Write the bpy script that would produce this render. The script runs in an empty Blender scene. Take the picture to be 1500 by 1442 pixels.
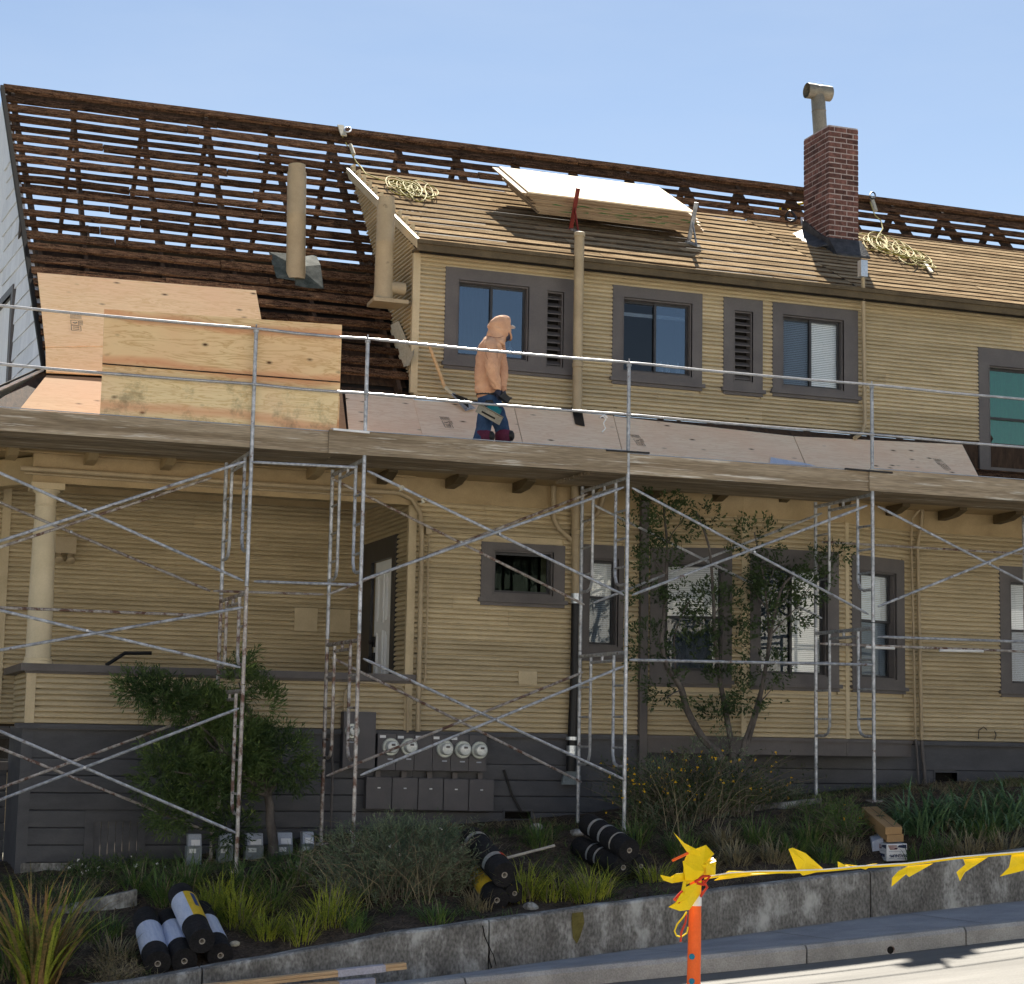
import bpy, bmesh, math, random
from mathutils import Vector, Matrix, noise
V = Vector
R = math.radians
random.seed(7)
sc = bpy.context.scene

# ------------------------------------------------------------------ camera
YAW, PITCH, ROLL, FPX = 0.34096603, 0.12940217, 0.01904358, 2743.15
_f = V((math.sin(YAW) * math.cos(PITCH), math.cos(YAW) * math.cos(PITCH), math.sin(PITCH)))
_r = V((math.cos(YAW), -math.sin(YAW), 0))
_u = _r.cross(_f)
CR = _r * math.cos(ROLL) + _u * math.sin(ROLL)
CU = _u * math.cos(ROLL) - _r * math.sin(ROLL)
CF = _f
cam_d = bpy.data.cameras.new('camera')
cam = bpy.data.objects.new('camera', cam_d)
sc.collection.objects.link(cam)
M = Matrix((CR, CU, -CF)).transposed().to_4x4()
cam.matrix_world = M
cam_d.sensor_fit = 'HORIZONTAL'
cam_d.sensor_width = 36
cam_d.lens = FPX / 1500 * 36
cam_d.clip_start = 0.1
cam_d.clip_end = 4000
sc.camera = cam

# ------------------------------------------------------------------ sky, sun, exposure
SUN = V((0.45, 1.0, 1.2)).normalized()
world = bpy.data.worlds.new('World')
sc.world = world
world.use_nodes = True
wn = world.node_tree.nodes
wn.clear()
sky = wn.new('ShaderNodeTexSky')
sky.sky_type = 'NISHITA'
sky.sun_disc = False
sky.sun_elevation = math.asin(SUN.z)
sky.sun_rotation = math.atan2(SUN.x, SUN.y)
sky.air_density = 1.0
sky.dust_density = 0.0
sky.ozone_density = 3.0
bgn = wn.new('ShaderNodeBackground')
bgn.inputs[1].default_value = 0.05
wo = wn.new('ShaderNodeOutputWorld')
wb = wn.new('ShaderNodeMix')          # the photograph's white balance
wb.data_type = 'RGBA'
wb.blend_type = 'MULTIPLY'
wb.inputs[0].default_value = 1
wb.inputs[7].default_value = (1.045, 0.86, 0.735, 1)
world.node_tree.links.new(sky.outputs[0], wb.inputs[6])
# faint high wisps of cloud
wtc = wn.new('ShaderNodeTexCoord')
wmp = wn.new('ShaderNodeMapping')
wmp.inputs['Scale'].default_value = (1.0, 1.0, 4.0)
wmp.inputs['Rotation'].default_value = (0.0, 0.25, 0.4)
wnz = wn.new('ShaderNodeTexNoise')
wnz.inputs['Scale'].default_value = 3.2
wnz.inputs['Detail'].default_value = 7
wnz.inputs['Roughness'].default_value = 0.55
wrp = wn.new('ShaderNodeMapRange')
wrp.inputs[1].default_value = 0.42
wrp.inputs[2].default_value = 0.75
wrp.inputs[3].default_value = 0.0
wrp.inputs[4].default_value = 0.30
wcm = wn.new('ShaderNodeMix')
wcm.data_type = 'RGBA'
wcm.inputs[7].default_value = (3.6, 4.3, 5.4, 1)
wl_ = world.node_tree.links
wl_.new(wtc.outputs['Generated'], wmp.inputs[0])
wl_.new(wmp.outputs[0], wnz.inputs['Vector'])
wl_.new(wnz.outputs['Fac'], wrp.inputs[0])
wl_.new(wrp.outputs[0], wcm.inputs[0])
wl_.new(wb.outputs[2], wcm.inputs[6])
wl_.new(wcm.outputs[2], bgn.inputs[0])
world.node_tree.links.new(bgn.outputs[0], wo.inputs[0])
sl = bpy.data.lights.new('sun', 'SUN')
sl.energy = 5.0
sl.angle = R(0.5)
sl.color = (1, 0.93, 0.82)
so = bpy.data.objects.new('sun', sl)
so.rotation_euler = (-SUN).to_track_quat('-Z', 'Y').to_euler()
so.location = SUN * 60
sc.collection.objects.link(so)
sc.view_settings.view_transform = 'Standard'
sc.view_settings.look = 'None'
sc.view_settings.gamma = 1
sc.view_settings.use_curve_mapping = False
sc.view_settings.exposure = 1.78


# ------------------------------------------------------------------ helpers
def ray(px, py):
    return CF + CR * ((px - 750) / FPX) - CU * ((py - 721) / FPX)


def at(px, py, y):
    """point on the plane y = const seen at that place of the photograph"""
    d = ray(px, py)
    return d * (y / d.y)


def atx(px, py, x):
    d = ray(px, py)
    return d * (x / d.x)


def onplane(px, py, p, n):
    d = ray(px, py)
    return d * (V(p).dot(n) / d.dot(n))


BASE = {}


def base_of(parent):
    if parent is None:
        return V((0, 0, 0))
    return BASE[parent.name]


def link(o, parent):
    sc.collection.objects.link(o)
    if parent is not None:
        o.parent = parent
    BASE[o.name] = base_of(parent)


class MB:
    def __init__(s):
        s.v = []
        s.f = []

    def quad(s, a, b, c, d):
        n = len(s.v)
        s.v += [V(a), V(b), V(c), V(d)]
        s.f.append((n, n + 1, n + 2, n + 3))

    def poly(s, pts):
        n = len(s.v)
        s.v += [V(p) for p in pts]
        s.f.append(tuple(range(n, n + len(pts))))

    def slab(s, pts, off):
        """polygon thickened by the vector off"""
        n = len(s.v)
        k = len(pts)
        off = V(off)
        s.v += [V(p) for p in pts] + [V(p) + off for p in pts]
        s.f.append(tuple(range(n, n + k)))
        s.f.append(tuple(range(n + 2 * k - 1, n + k - 1, -1)))
        for i in range(k):
            j = (i + 1) % k
            s.f.append((n + i, n + k + i, n + k + j, n + j))

    def box(s, a, b):
        x0, x1 = sorted((a[0], b[0]))
        y0, y1 = sorted((a[1], b[1]))
        z0, z1 = sorted((a[2], b[2]))
        s.slab([(x0, y0, z0), (x1, y0, z0), (x1, y0, z1), (x0, y0, z1)], (0, y1 - y0, 0))

    def obox(s, c, X, Y, Z):
        """box from centre and three half vectors"""
        c, X, Y, Z = V(c), V(X), V(Y), V(Z)
        s.slab([c - X - Y - Z, c + X - Y - Z, c + X - Y + Z, c - X - Y + Z], Y * 2)

    def bar(s, a, b, w, h, up=(0, 0, 1)):
        """rectangular bar from a to b, w across and h along up"""
        a, b = V(a), V(b)
        d = (b - a)
        side = d.cross(V(up)).normalized()
        upv = side.cross(d).normalized()
        s.obox((a + b) / 2, d / 2, side * (w / 2), upv * (h / 2))

    def tube(s, pts, r, n=8, cap=True):
        pts = [V(p) for p in pts]
        rs = r if isinstance(r, (list, tuple)) else [r] * len(pts)
        rings = []
        ref = None
        for i, p in enumerate(pts):
            if i == 0:
                t = pts[1] - pts[0]
            elif i == len(pts) - 1:
                t = pts[-1] - pts[-2]
            else:
                t = (pts[i + 1] - p).normalized() + (p - pts[i - 1]).normalized()
            t.normalize()
            if ref is None:
                ref = t.orthogonal().normalized()
            ref = (ref - t * ref.dot(t))
            if ref.length < 1e-5:
                ref = t.orthogonal()
            ref.normalize()
            bt = t.cross(ref)
            b0 = len(s.v)
            for k in range(n):
                a = 2 * math.pi * k / n
                s.v.append(p + (ref * math.cos(a) + bt * math.sin(a)) * rs[i])
            rings.append(b0)
        for i in range(len(rings) - 1):
            for k in range(n):
                k2 = (k + 1) % n
                s.f.append((rings[i] + k, rings[i] + k2, rings[i + 1] + k2, rings[i + 1] + k))
        if cap:
            s.f.append(tuple(rings[0] + k for k in reversed(range(n))))
            s.f.append(tuple(rings[-1] + k for k in range(n)))

    def lathe(s, c, axis, prof, n=20, cap=True):
        """prof: list of (distance along axis, radius)"""
        c, axis = V(c), V(axis).normalized()
        e = axis.orthogonal().normalized()
        g = axis.cross(e)
        rings = []
        for d, r in prof:
            b0 = len(s.v)
            for k in range(n):
                a = 2 * math.pi * k / n
                s.v.append(c + axis * d + (e * math.cos(a) + g * math.sin(a)) * r)
            rings.append(b0)
        for i in range(len(rings) - 1):
            for k in range(n):
                k2 = (k + 1) % n
                s.f.append((rings[i] + k, rings[i] + k2, rings[i + 1] + k2, rings[i + 1] + k))
        if cap:
            s.f.append(tuple(rings[0] + k for k in reversed(range(n))))
            s.f.append(tuple(rings[-1] + k for k in range(n)))

    def build(s, name, mat, parent=None, smooth=False, kind=None, label=None, bevel=0):
        b = base_of(parent)
        me = bpy.data.meshes.new(name)
        me.from_pydata([tuple(v - b) for v in s.v], [], s.f)
        me.validate()
        bm = bmesh.new()
        bm.from_mesh(me)
        bmesh.ops.recalc_face_normals(bm, faces=bm.faces)
        bm.to_mesh(me)
        bm.free()
        if isinstance(mat, (list, tuple)):
            for m in mat:
                me.materials.append(m)
        else:
            me.materials.append(mat)
        if smooth:
            me.shade_smooth()
            try:
                me.set_sharp_from_angle(angle=R(40))
            except Exception:
                pass
        o = bpy.data.objects.new(name, me)
        link(o, parent)
        if kind:
            o['kind'] = kind
        if label:
            o['label'] = label
        if bevel:
            bv = o.modifiers.new('bevel', 'BEVEL')
            bv.width = bevel
            bv.segments = 2
            bv.limit_method = 'ANGLE'
        return o


def tag(o, label, cat, group=None):
    o['label'] = label
    o['category'] = cat
    if group:
        o['group'] = group
    return o


def thing(name, loc, label, cat, group=None):
    o = bpy.data.objects.new(name, None)
    o.empty_display_size = 0.2
    o.location = V(loc)
    sc.collection.objects.link(o)
    BASE[o.name] = V(loc)
    tag(o, label, cat, group)
    return o


def inst(src_mesh, name, loc, rot, parent, scale=None):
    """another object sharing a mesh; loc is world"""
    o = bpy.data.objects.new(name, src_mesh)
    o.location = V(loc) - base_of(parent)
    if isinstance(rot, Matrix):
        o.rotation_euler = rot.to_euler()
    elif rot is not None:
        o.rotation_euler = rot
    if scale is not None:
        o.scale = scale
    sc.collection.objects.link(o)
    o.parent = parent
    BASE[o.name] = V(loc)
    return o


def text_mesh(body, size, extr=0.002):
    cu = bpy.data.curves.new('lettering', 'FONT')
    cu.body = body
    cu.size = size
    cu.extrude = extr
    cu.align_x = 'CENTER'
    cu.align_y = 'CENTER'
    o = bpy.data.objects.new('tmp', cu)
    sc.collection.objects.link(o)
    dg = bpy.context.evaluated_depsgraph_get()
    me = bpy.data.meshes.new_from_object(o.evaluated_get(dg))
    bpy.data.objects.remove(o)
    return me


def text_on(body, size, c, X, Yv, mat, parent, name='lettering'):
    """lettering centred at c, reading along X with its up along Yv"""
    me = text_mesh(body, size)
    me.materials.clear()
    me.materials.append(mat)
    X = V(X).normalized()
    Yv = V(Yv).normalized()
    Z = X.cross(Yv)
    m = Matrix((X, Yv, Z)).transposed()
    o = bpy.data.objects.new(name, me)
    o.location = V(c) - base_of(parent)
    o.rotation_euler = m.to_euler()
    link(o, parent)
    return o


# ------------------------------------------------------------------ materials
def newmat(name):
    m = bpy.data.materials.new(name)
    m.use_nodes = True
    nt = m.node_tree
    return m, nt, nt.nodes['Principled BSDF']


def N(nt, t, **k):
    n = nt.nodes.new(t)
    for a, b in k.items():
        if a.startswith('i_'):
            n.inputs[a[2:].replace('_', ' ')].default_value = b
        else:
            setattr(n, a, b)
    return n


def ramp(nt, stops):
    r = nt.nodes.new('ShaderNodeValToRGB')
    e = r.color_ramp.elements
    while len(e) < len(stops):
        e.new(0.5)
    for i, (p, c) in enumerate(stops):
        e[i].position = p
        e[i].color = (c[0], c[1], c[2], 1) if not isinstance(c, (int, float)) else (c, c, c, 1)
    return r


def coords(nt, scale=(1, 1, 1), rot=(0, 0, 0), src='Object'):
    tc = nt.nodes.new('ShaderNodeTexCoord')
    mp = nt.nodes.new('ShaderNodeMapping')
    mp.inputs['Scale'].default_value = scale
    mp.inputs['Rotation'].default_value = rot
    nt.links.new(tc.outputs[src], mp.inputs[0])
    return mp


def noisy(name, c1, c2, scale=6, stretch=(1, 1, 1), rough=0.7, bump=0.15, detail=6, obj_var=0.0,
          metal=0, spots=None, spot_scale=12, spot_thr=(0.6, 0.68), lo=0.35, hi=0.65, spec=0.3, fine=60, fineamt=0.12):
    """two-tone procedural surface with optional wear spots and a per-object change of tone"""
    m, nt, p = newmat(name)
    L = nt.links.new
    mp = coords(nt, stretch)
    oi = nt.nodes.new('ShaderNodeObjectInfo')
    add = N(nt, 'ShaderNodeVectorMath', operation='ADD')
    mul = N(nt, 'ShaderNodeVectorMath', operation='SCALE')
    comb = nt.nodes.new('ShaderNodeCombineXYZ')
    for i in range(3):
        L(oi.outputs['Random'], comb.inputs[i])
    L(comb.outputs[0], mul.inputs[0])
    mul.inputs['Scale'].default_value = 37.0 if obj_var else 0.0
    L(mp.outputs[0], add.inputs[0])
    L(mul.outputs[0], add.inputs[1])
    nz = N(nt, 'ShaderNodeTexNoise', i_Scale=scale, i_Detail=detail, i_Roughness=0.62)
    L(add.outputs[0], nz.inputs['Vector'])
    rp = ramp(nt, [(lo, c1), (hi, c2)])
    L(nz.outputs['Fac'], rp.inputs[0])
    col = rp.outputs[0]
    nf = N(nt, 'ShaderNodeTexNoise', i_Scale=fine, i_Detail=3)
    L(add.outputs[0], nf.inputs['Vector'])
    rf = ramp(nt, [(0.3, 1 - fineamt * 2), (0.7, 1.0)])
    L(nf.outputs['Fac'], rf.inputs[0])
    mx = N(nt, 'ShaderNodeMix', data_type='RGBA', blend_type='MULTIPLY')
    mx.inputs[0].default_value = 1
    L(col, mx.inputs[6])
    L(rf.outputs[0], mx.inputs[7])
    col = mx.outputs[2]
    if spots:
        ns = N(nt, 'ShaderNodeTexNoise', i_Scale=spot_scale, i_Detail=5, i_Roughness=0.7)
        L(add.outputs[0], ns.inputs['Vector'])
        rs = ramp(nt, [(spot_thr[0], 0.0), (spot_thr[1], 1.0)])
        L(ns.outputs['Fac'], rs.inputs[0])
        m2 = N(nt, 'ShaderNodeMix', data_type='RGBA')
        L(rs.outputs[0], m2.inputs[0])
        L(col, m2.inputs[6])
        m2.inputs[7].default_value = (*spots, 1)
        col = m2.outputs[2]
    if obj_var:
        mr = N(nt, 'ShaderNodeMapRange')
        mr.inputs[3].default_value = 1 - obj_var
        mr.inputs[4].default_value = 1 + obj_var * 0.6
        L(oi.outputs['Random'], mr.inputs[0])
        hs = nt.nodes.new('ShaderNodeHueSaturation')
        L(mr.outputs[0], hs.inputs['Value'])
        L(col, hs.inputs['Color'])
        col = hs.outputs[0]
    L(col, p.inputs['Base Color'])
    p.inputs['Roughness'].default_value = rough
    p.inputs['Metallic'].default_value = metal
    p.inputs['Specular IOR Level'].default_value = spec
    if bump:
        b = N(nt, 'ShaderNodeBump', i_Strength=bump, i_Distance=0.01)
        ad = N(nt, 'ShaderNodeMath', operation='ADD')
        L(nz.outputs['Fac'], ad.inputs[0])
        L(nf.outputs['Fac'], ad.inputs[1])
        L(ad.outputs[0], b.inputs['Height'])
        L(b.outputs[0], p.inputs['Normal'])
    return m


def plywood_mat(name, base, dark, grain=(1.2, 9, 9), tint=(0.62, 0.40, 0.26), moss=None, kscale=1.9, streak=None):
    """rotary-cut veneer: long flowing grain, knots, oval patches"""
    m, nt, p = newmat(name)
    L = nt.links.new
    mp = coords(nt, grain)
    oi = nt.nodes.new('ShaderNodeObjectInfo')
    comb = nt.nodes.new('ShaderNodeCombineXYZ')
    for i in range(3):
        L(oi.outputs['Random'], comb.inputs[i])
    sv = N(nt, 'ShaderNodeVectorMath', operation='SCALE')
    sv.inputs['Scale'].default_value = 23
    L(comb.outputs[0], sv.inputs[0])
    av = N(nt, 'ShaderNodeVectorMath', operation='ADD')
    L(mp.outputs[0], av.inputs[0])
    L(sv.outputs[0], av.inputs[1])
    nz = N(nt, 'ShaderNodeTexNoise', i_Scale=1.6, i_Detail=8, i_Roughness=0.6, i_Distortion=1.2)
    L(av.outputs[0], nz.inputs['Vector'])
    w = N(nt, 'ShaderNodeMath', operation='MULTIPLY')
    w.inputs[1].default_value = 5.0
    L(nz.outputs['Fac'], w.inputs[0])
    fr = N(nt, 'ShaderNodeMath', operation='PINGPONG')
    fr.inputs[1].default_value = 0.5
    L(w.outputs[0], fr.inputs[0])
    rp = ramp(nt, [(0.0, base), (0.3, [a * 0.94 for a in base]), (0.5, dark)])
    L(fr.outputs[0], rp.inputs[0])
    # broad tone
    mp2 = coords(nt, (1, 1, 1))
    a2 = N(nt, 'ShaderNodeVectorMath', operation='ADD')
    L(mp2.outputs[0], a2.inputs[0])
    L(sv.outputs[0], a2.inputs[1])
    n2 = N(nt, 'ShaderNodeTexNoise', i_Scale=1.3, i_Detail=4)
    L(a2.outputs[0], n2.inputs['Vector'])
    r2 = ramp(nt, [(0.45, 0.0), (0.72, 0.55)])
    L(n2.outputs['Fac'], r2.inputs[0])
    m2 = N(nt, 'ShaderNodeMix', data_type='RGBA')
    L(r2.outputs[0], m2.inputs[0])
    L(rp.outputs[0], m2.inputs[6])
    m2.inputs[7].default_value = (*tint, 1)
    # knots
    mp3 = coords(nt, (1.4, 2.6, 2.6))
    a3 = N(nt, 'ShaderNodeVectorMath', operation='ADD')
    L(mp3.outputs[0], a3.inputs[0])
    L(sv.outputs[0], a3.inputs[1])
    vo = N(nt, 'ShaderNodeTexVoronoi', i_Scale=kscale)
    L(a3.outputs[0], vo.inputs['Vector'])
    rk = ramp(nt, [(0.05, 1.0), (0.085, 0.45), (0.15, 0.0)])
    L(vo.outputs['Distance'], rk.inputs[0])
    m3 = N(nt, 'ShaderNodeMix', data_type='RGBA')
    L(rk.outputs[0], m3.inputs[0])
    L(m2.outputs[2], m3.inputs[6])
    m3.inputs[7].default_value = (0.10, 0.055, 0.03, 1)
    col = m3.outputs[2]
    if streak:
        sp = N(nt, 'ShaderNodeSeparateXYZ')
        L(mp2.outputs[0], sp.inputs[0])
        wz = N(nt, 'ShaderNodeTexNoise', i_Scale=0.9, i_Detail=3)
        L(a2.outputs[0], wz.inputs['Vector'])
        m_ = N(nt, 'ShaderNodeMath', operation='MULTIPLY_ADD')
        m_.inputs[1].default_value = 0.25
        L(wz.outputs['Fac'], m_.inputs[0])
        L(sp.outputs['Z'], m_.inputs[2])
        pp = N(nt, 'ShaderNodeMath', operation='PINGPONG')
        pp.inputs[1].default_value = 0.24
        L(m_.outputs[0], pp.inputs[0])
        rs5 = ramp(nt, [(0.0, 0.75), (0.035, 0.5), (0.07, 0.0)])
        L(pp.outputs[0], rs5.inputs[0])
        m5 = N(nt, 'ShaderNodeMix', data_type='RGBA')
        L(rs5.outputs[0], m5.inputs[0])
        L(col, m5.inputs[6])
        m5.inputs[7].default_value = (*streak, 1)
        col = m5.outputs[2]
    if moss:
        n4 = N(nt, 'ShaderNodeTexNoise', i_Scale=3.2, i_Detail=7, i_Roughness=0.75)
        L(a2.outputs[0], n4.inputs['Vector'])
        r4 = ramp(nt, [(0.53, 0.0), (0.70, 0.6)])
        L(n4.outputs['Fac'], r4.inputs[0])
        m4 = N(nt, 'ShaderNodeMix', data_type='RGBA')
        L(r4.outputs[0], m4.inputs[0])
        L(col, m4.inputs[6])
        m4.inputs[7].default_value = (*moss, 1)
        col = m4.outputs[2]
    L(col, p.inputs['Base Color'])
    p.inputs['Roughness'].default_value = 0.8
    p.inputs['Specular IOR Level'].default_value = 0.05
    b = N(nt, 'ShaderNodeBump', i_Strength=0.12, i_Distance=0.005)
    L(nz.outputs['Fac'], b.inputs['Height'])
    L(b.outputs[0], p.inputs['Normal'])
    return m


def leafmat(name, c1, c2, scale=1.5, rough=0.55, trans=0.25):
    m, nt, p = newmat(name)
    L = nt.links.new
    mp = coords(nt)
    nz = N(nt, 'ShaderNodeTexNoise', i_Scale=scale, i_Detail=4)
    L(mp.outputs[0], nz.inputs['Vector'])
    wn_ = N(nt, 'ShaderNodeTexNoise', i_Scale=scale * 18, i_Detail=2)
    L(mp.outputs[0], wn_.inputs['Vector'])
    ad = N(nt, 'ShaderNodeMath', operation='MULTIPLY_ADD')
    ad.inputs[1].default_value = 0.6
    L(wn_.outputs['Fac'], ad.inputs[0])
    sb = N(nt, 'ShaderNodeMath', operation='SUBTRACT')
    L(nz.outputs['Fac'], sb.inputs[0])
    sb.inputs[1].default_value = 0.3
    L(sb.outputs[0], ad.inputs[2])
    rp = ramp(nt, [(0.32, c1), (0.68, c2)])
    L(ad.outputs[0], rp.inputs[0])
    L(rp.outputs[0], p.inputs['Base Color'])
    p.inputs['Roughness'].default_value = rough
    p.inputs['Specular IOR Level'].default_value = 0.35
    out = nt.nodes['Material Output']
    tr = nt.nodes.new('ShaderNodeBsdfTranslucent')
    L(rp.outputs[0], tr.inputs['Color'])
    mx = nt.nodes.new('ShaderNodeMixShader')
    mx.inputs[0].default_value = trans
    L(p.outputs[0], mx.inputs[1])
    L(tr.outputs[0], mx.inputs[2])
    L(mx.outputs[0], out.inputs['Surface'])
    return m


def glassmat(name, tint=(0.55, 0.62, 0.66), f0=0.05, gcol=(0.95, 0.97, 1)):
    m, nt, p = newmat(name)
    L = nt.links.new
    out = nt.nodes['Material Output']
    nt.nodes.remove(p)
    t = nt.nodes.new('ShaderNodeBsdfTransparent')
    t.inputs[0].default_value = (*tint, 1)
    g = nt.nodes.new('ShaderNodeBsdfGlossy')
    g.inputs['Roughness'].default_value = 0.02
    g.inputs['Color'].default_value = (*gcol, 1)
    ge = nt.nodes.new('ShaderNodeNewGeometry')
    dt = N(nt, 'ShaderNodeVectorMath', operation='DOT_PRODUCT')
    L(ge.outputs['Normal'], dt.inputs[0])
    L(ge.outputs['Incoming'], dt.inputs[1])
    ab = N(nt, 'ShaderNodeMath', operation='ABSOLUTE')
    L(dt.outputs['Value'], ab.inputs[0])
    iv = N(nt, 'ShaderNodeMath', operation='SUBTRACT')
    iv.inputs[0].default_value = 1
    L(ab.outputs[0], iv.inputs[1])
    pw = N(nt, 'ShaderNodeMath', operation='POWER')
    pw.inputs[1].default_value = 5
    L(iv.outputs[0], pw.inputs[0])
    fr = N(nt, 'ShaderNodeMath', operation='MULTIPLY_ADD')
    fr.inputs[1].default_value = 1 - f0
    fr.inputs[2].default_value = f0
    L(pw.outputs[0], fr.inputs[0])
    mp = coords(nt)
    nz = N(nt, 'ShaderNodeTexNoise', i_Scale=1.5, i_Detail=1)
    L(mp.outputs[0], nz.inputs['Vector'])
    b = N(nt, 'ShaderNodeBump', i_Strength=0.05, i_Distance=0.01)
    L(nz.outputs['Fac'], b.inputs['Height'])
    L(b.outputs[0], g.inputs['Normal'])
    mx = nt.nodes.new('ShaderNodeMixShader')
    L(fr.outputs[0], mx.inputs[0])
    L(t.outputs[0], mx.inputs[1])
    L(g.outputs[0], mx.inputs[2])
    L(mx.outputs[0], out.inputs['Surface'])
    return m


MT = {}
MT['siding'] = noisy('cream_siding_paint', (0.485, 0.393, 0.245), (0.58, 0.478, 0.31), scale=2.5, stretch=(0.6, 1, 2.5),
                     rough=0.6, bump=0.12, obj_var=0.14, spots=(0.27, 0.22, 0.145), spot_scale=5, spot_thr=(0.62, 0.80), fineamt=0.08)
MT['cream_trim'] = noisy('cream_trim_paint', (0.495, 0.40, 0.25), (0.59, 0.485, 0.315), scale=3, rough=0.55, bump=0.05, fineamt=0.05)
MT['frieze'] = noisy('shaded_frieze_paint', (0.36, 0.265, 0.14), (0.45, 0.335, 0.185), scale=3, rough=0.55, bump=0.05, spots=(0.24, 0.17, 0.09), spot_scale=4, spot_thr=(0.62, 0.8), fineamt=0.06)  # beige paint darkened to carry the shade under the eaves
MT['leaf_tip'] = leafmat('young_shoot_leaf', (0.12, 0.20, 0.045), (0.30, 0.38, 0.10), scale=3)
MT['column'] = noisy('column_paint', (0.62, 0.53, 0.36), (0.70, 0.60, 0.43), scale=3, rough=0.5, bump=0.04, fineamt=0.04)
MT['grey'] = noisy('grey_trim_paint', (0.105, 0.095, 0.095), (0.135, 0.122, 0.118), scale=3, rough=0.55, bump=0.05, fineamt=0.06)
MT['foundation'] = noisy('slate_siding_paint', (0.074, 0.076, 0.086), (0.104, 0.106, 0.116), scale=3, stretch=(0.7, 1, 2),
                         rough=0.65, bump=0.08, obj_var=0.10, fineamt=0.08)
MT['eave'] = noisy('brown_eave_paint', (0.085, 0.06, 0.03), (0.13, 0.095, 0.05), scale=4, rough=0.6, bump=0.1)
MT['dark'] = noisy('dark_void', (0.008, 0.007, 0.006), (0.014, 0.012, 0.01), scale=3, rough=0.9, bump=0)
MT['sash'] = noisy('dark_sash', (0.035, 0.035, 0.038), (0.05, 0.05, 0.055), rough=0.4, bump=0)
MT['glass'] = glassmat('window_glass', (0.97, 0.98, 0.98), 0.035)
MT['glass_screen'] = glassmat('screened_glass', (0.62, 0.66, 0.70), 0.035)
MT['glass_dim'] = glassmat('dim_window_glass', (0.4, 0.45, 0.42), 0.006, (0.7, 0.9, 0.75))
MT['glass_blue'] = glassmat('sky_tinted_glass', (0.5, 0.55, 0.6), 0.16, (0.72, 0.86, 1.0))  # blue of the reflected sky partly put into the gloss tint
MT['glass_green'] = glassmat('green_reflection_glass', (0.30, 0.62, 0.52), 0.14, (0.72, 1.0, 0.88))  # tint carries the green of a reflected tree
MT['blind'] = noisy('white_blind', (0.84, 0.86, 0.86), (0.90, 0.91, 0.91), rough=0.5, bump=0, fineamt=0.03)
MT['curtain'] = noisy('grey_curtain', (0.20, 0.23, 0.25), (0.30, 0.33, 0.35), scale=4, stretch=(6, 6, 0.3), rough=0.8, bump=0.1)
MT['oldwood'] = noisy('weathered_batten', (0.020, 0.011, 0.009), (0.25, 0.135, 0.08), scale=4, stretch=(1.6, 9, 9), rough=0.85,
                      bump=0.5, obj_var=0.45, spots=(0.42, 0.28, 0.16), spot_scale=22, spot_thr=(0.57, 0.66), fine=60, fineamt=0.4, lo=0.36, hi=0.66, spec=0.0)
MT['rafter'] = noisy('dark_rafter', (0.03, 0.019, 0.013), (0.08, 0.048, 0.03), scale=6, stretch=(4, 1, 1), rough=0.9, bump=0.3, obj_var=0.2)
MT['lightwood'] = noisy('bleached_sheathing', (0.23, 0.155, 0.09), (0.49, 0.375, 0.235), scale=4, stretch=(0.7, 5, 5), rough=0.85,
                        bump=0.35, obj_var=0.3, spec=0.0, spots=(0.12, 0.07, 0.035), spot_scale=20, spot_thr=(0.62, 0.75), fine=50, fineamt=0.22)
MT['sheath_edge'] = noisy('shaded_board_edge', (0.045, 0.030, 0.018), (0.13, 0.085, 0.05), scale=8, rough=0.9, bump=0.2)  # board edges coloured dark to deepen the shade on them
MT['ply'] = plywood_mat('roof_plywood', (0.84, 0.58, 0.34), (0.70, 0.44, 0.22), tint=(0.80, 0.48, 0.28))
MT['ply_sun'] = plywood_mat('dimmed_plywood', (0.42, 0.275, 0.165), (0.35, 0.215, 0.12), tint=(0.41, 0.235, 0.14))  # roof plywood darkened to offset the direct sun on its sheet
MT['ply_pale'] = plywood_mat('pale_roof_plywood', (0.90, 0.72, 0.54), (0.78, 0.57, 0.39), tint=(0.82, 0.55, 0.38))
MT['ply_yellow'] = plywood_mat('yellow_plywood', (0.80, 0.60, 0.34), (0.56, 0.35, 0.16), tint=(0.74, 0.46, 0.26), grain=(1.0, 7, 7), kscale=2.3, streak=(0.66, 0.30, 0.16))
MT['ply_moss'] = plywood_mat('stained_plywood', (0.80, 0.64, 0.38), (0.62, 0.44, 0.22), tint=(0.78, 0.54, 0.36), moss=(0.13, 0.12, 0.07), kscale=2.3, streak=(0.66, 0.34, 0.2))
MT['ply_top'] = plywood_mat('new_plywood', (0.84, 0.70, 0.50), (0.72, 0.56, 0.36), tint=(0.86, 0.68, 0.50))
MT['ply_edge'] = noisy('plywood_edge', (0.26, 0.17, 0.10), (0.46, 0.33, 0.20), scale=3, stretch=(1, 1, 30), rough=0.8, bump=0.2)
MT['stamp'] = noisy('stamp_ink', (0.06, 0.045, 0.035), (0.14, 0.10, 0.075), scale=30, rough=0.8, bump=0)
MT['plank'] = noisy('scaffold_plank_wood', (0.24, 0.18, 0.115), (0.47, 0.38, 0.27), scale=2.2, stretch=(0.22, 3, 5), rough=0.8,
                    bump=0.2, obj_var=0.16, spots=(0.64, 0.60, 0.53), spot_scale=4.5, spot_thr=(0.56, 0.68), fine=26, fineamt=0.22)
MT['steel'] = noisy('galvanised_tube', (0.36, 0.38, 0.41), (0.68, 0.70, 0.74), scale=11, stretch=(1, 1, 1), rough=0.42, bump=0.1,
                    metal=0.35, spots=(0.17, 0.12, 0.10), spot_scale=10, spot_thr=(0.58, 0.68), obj_var=0.15, fine=25, fineamt=0.2)
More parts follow.
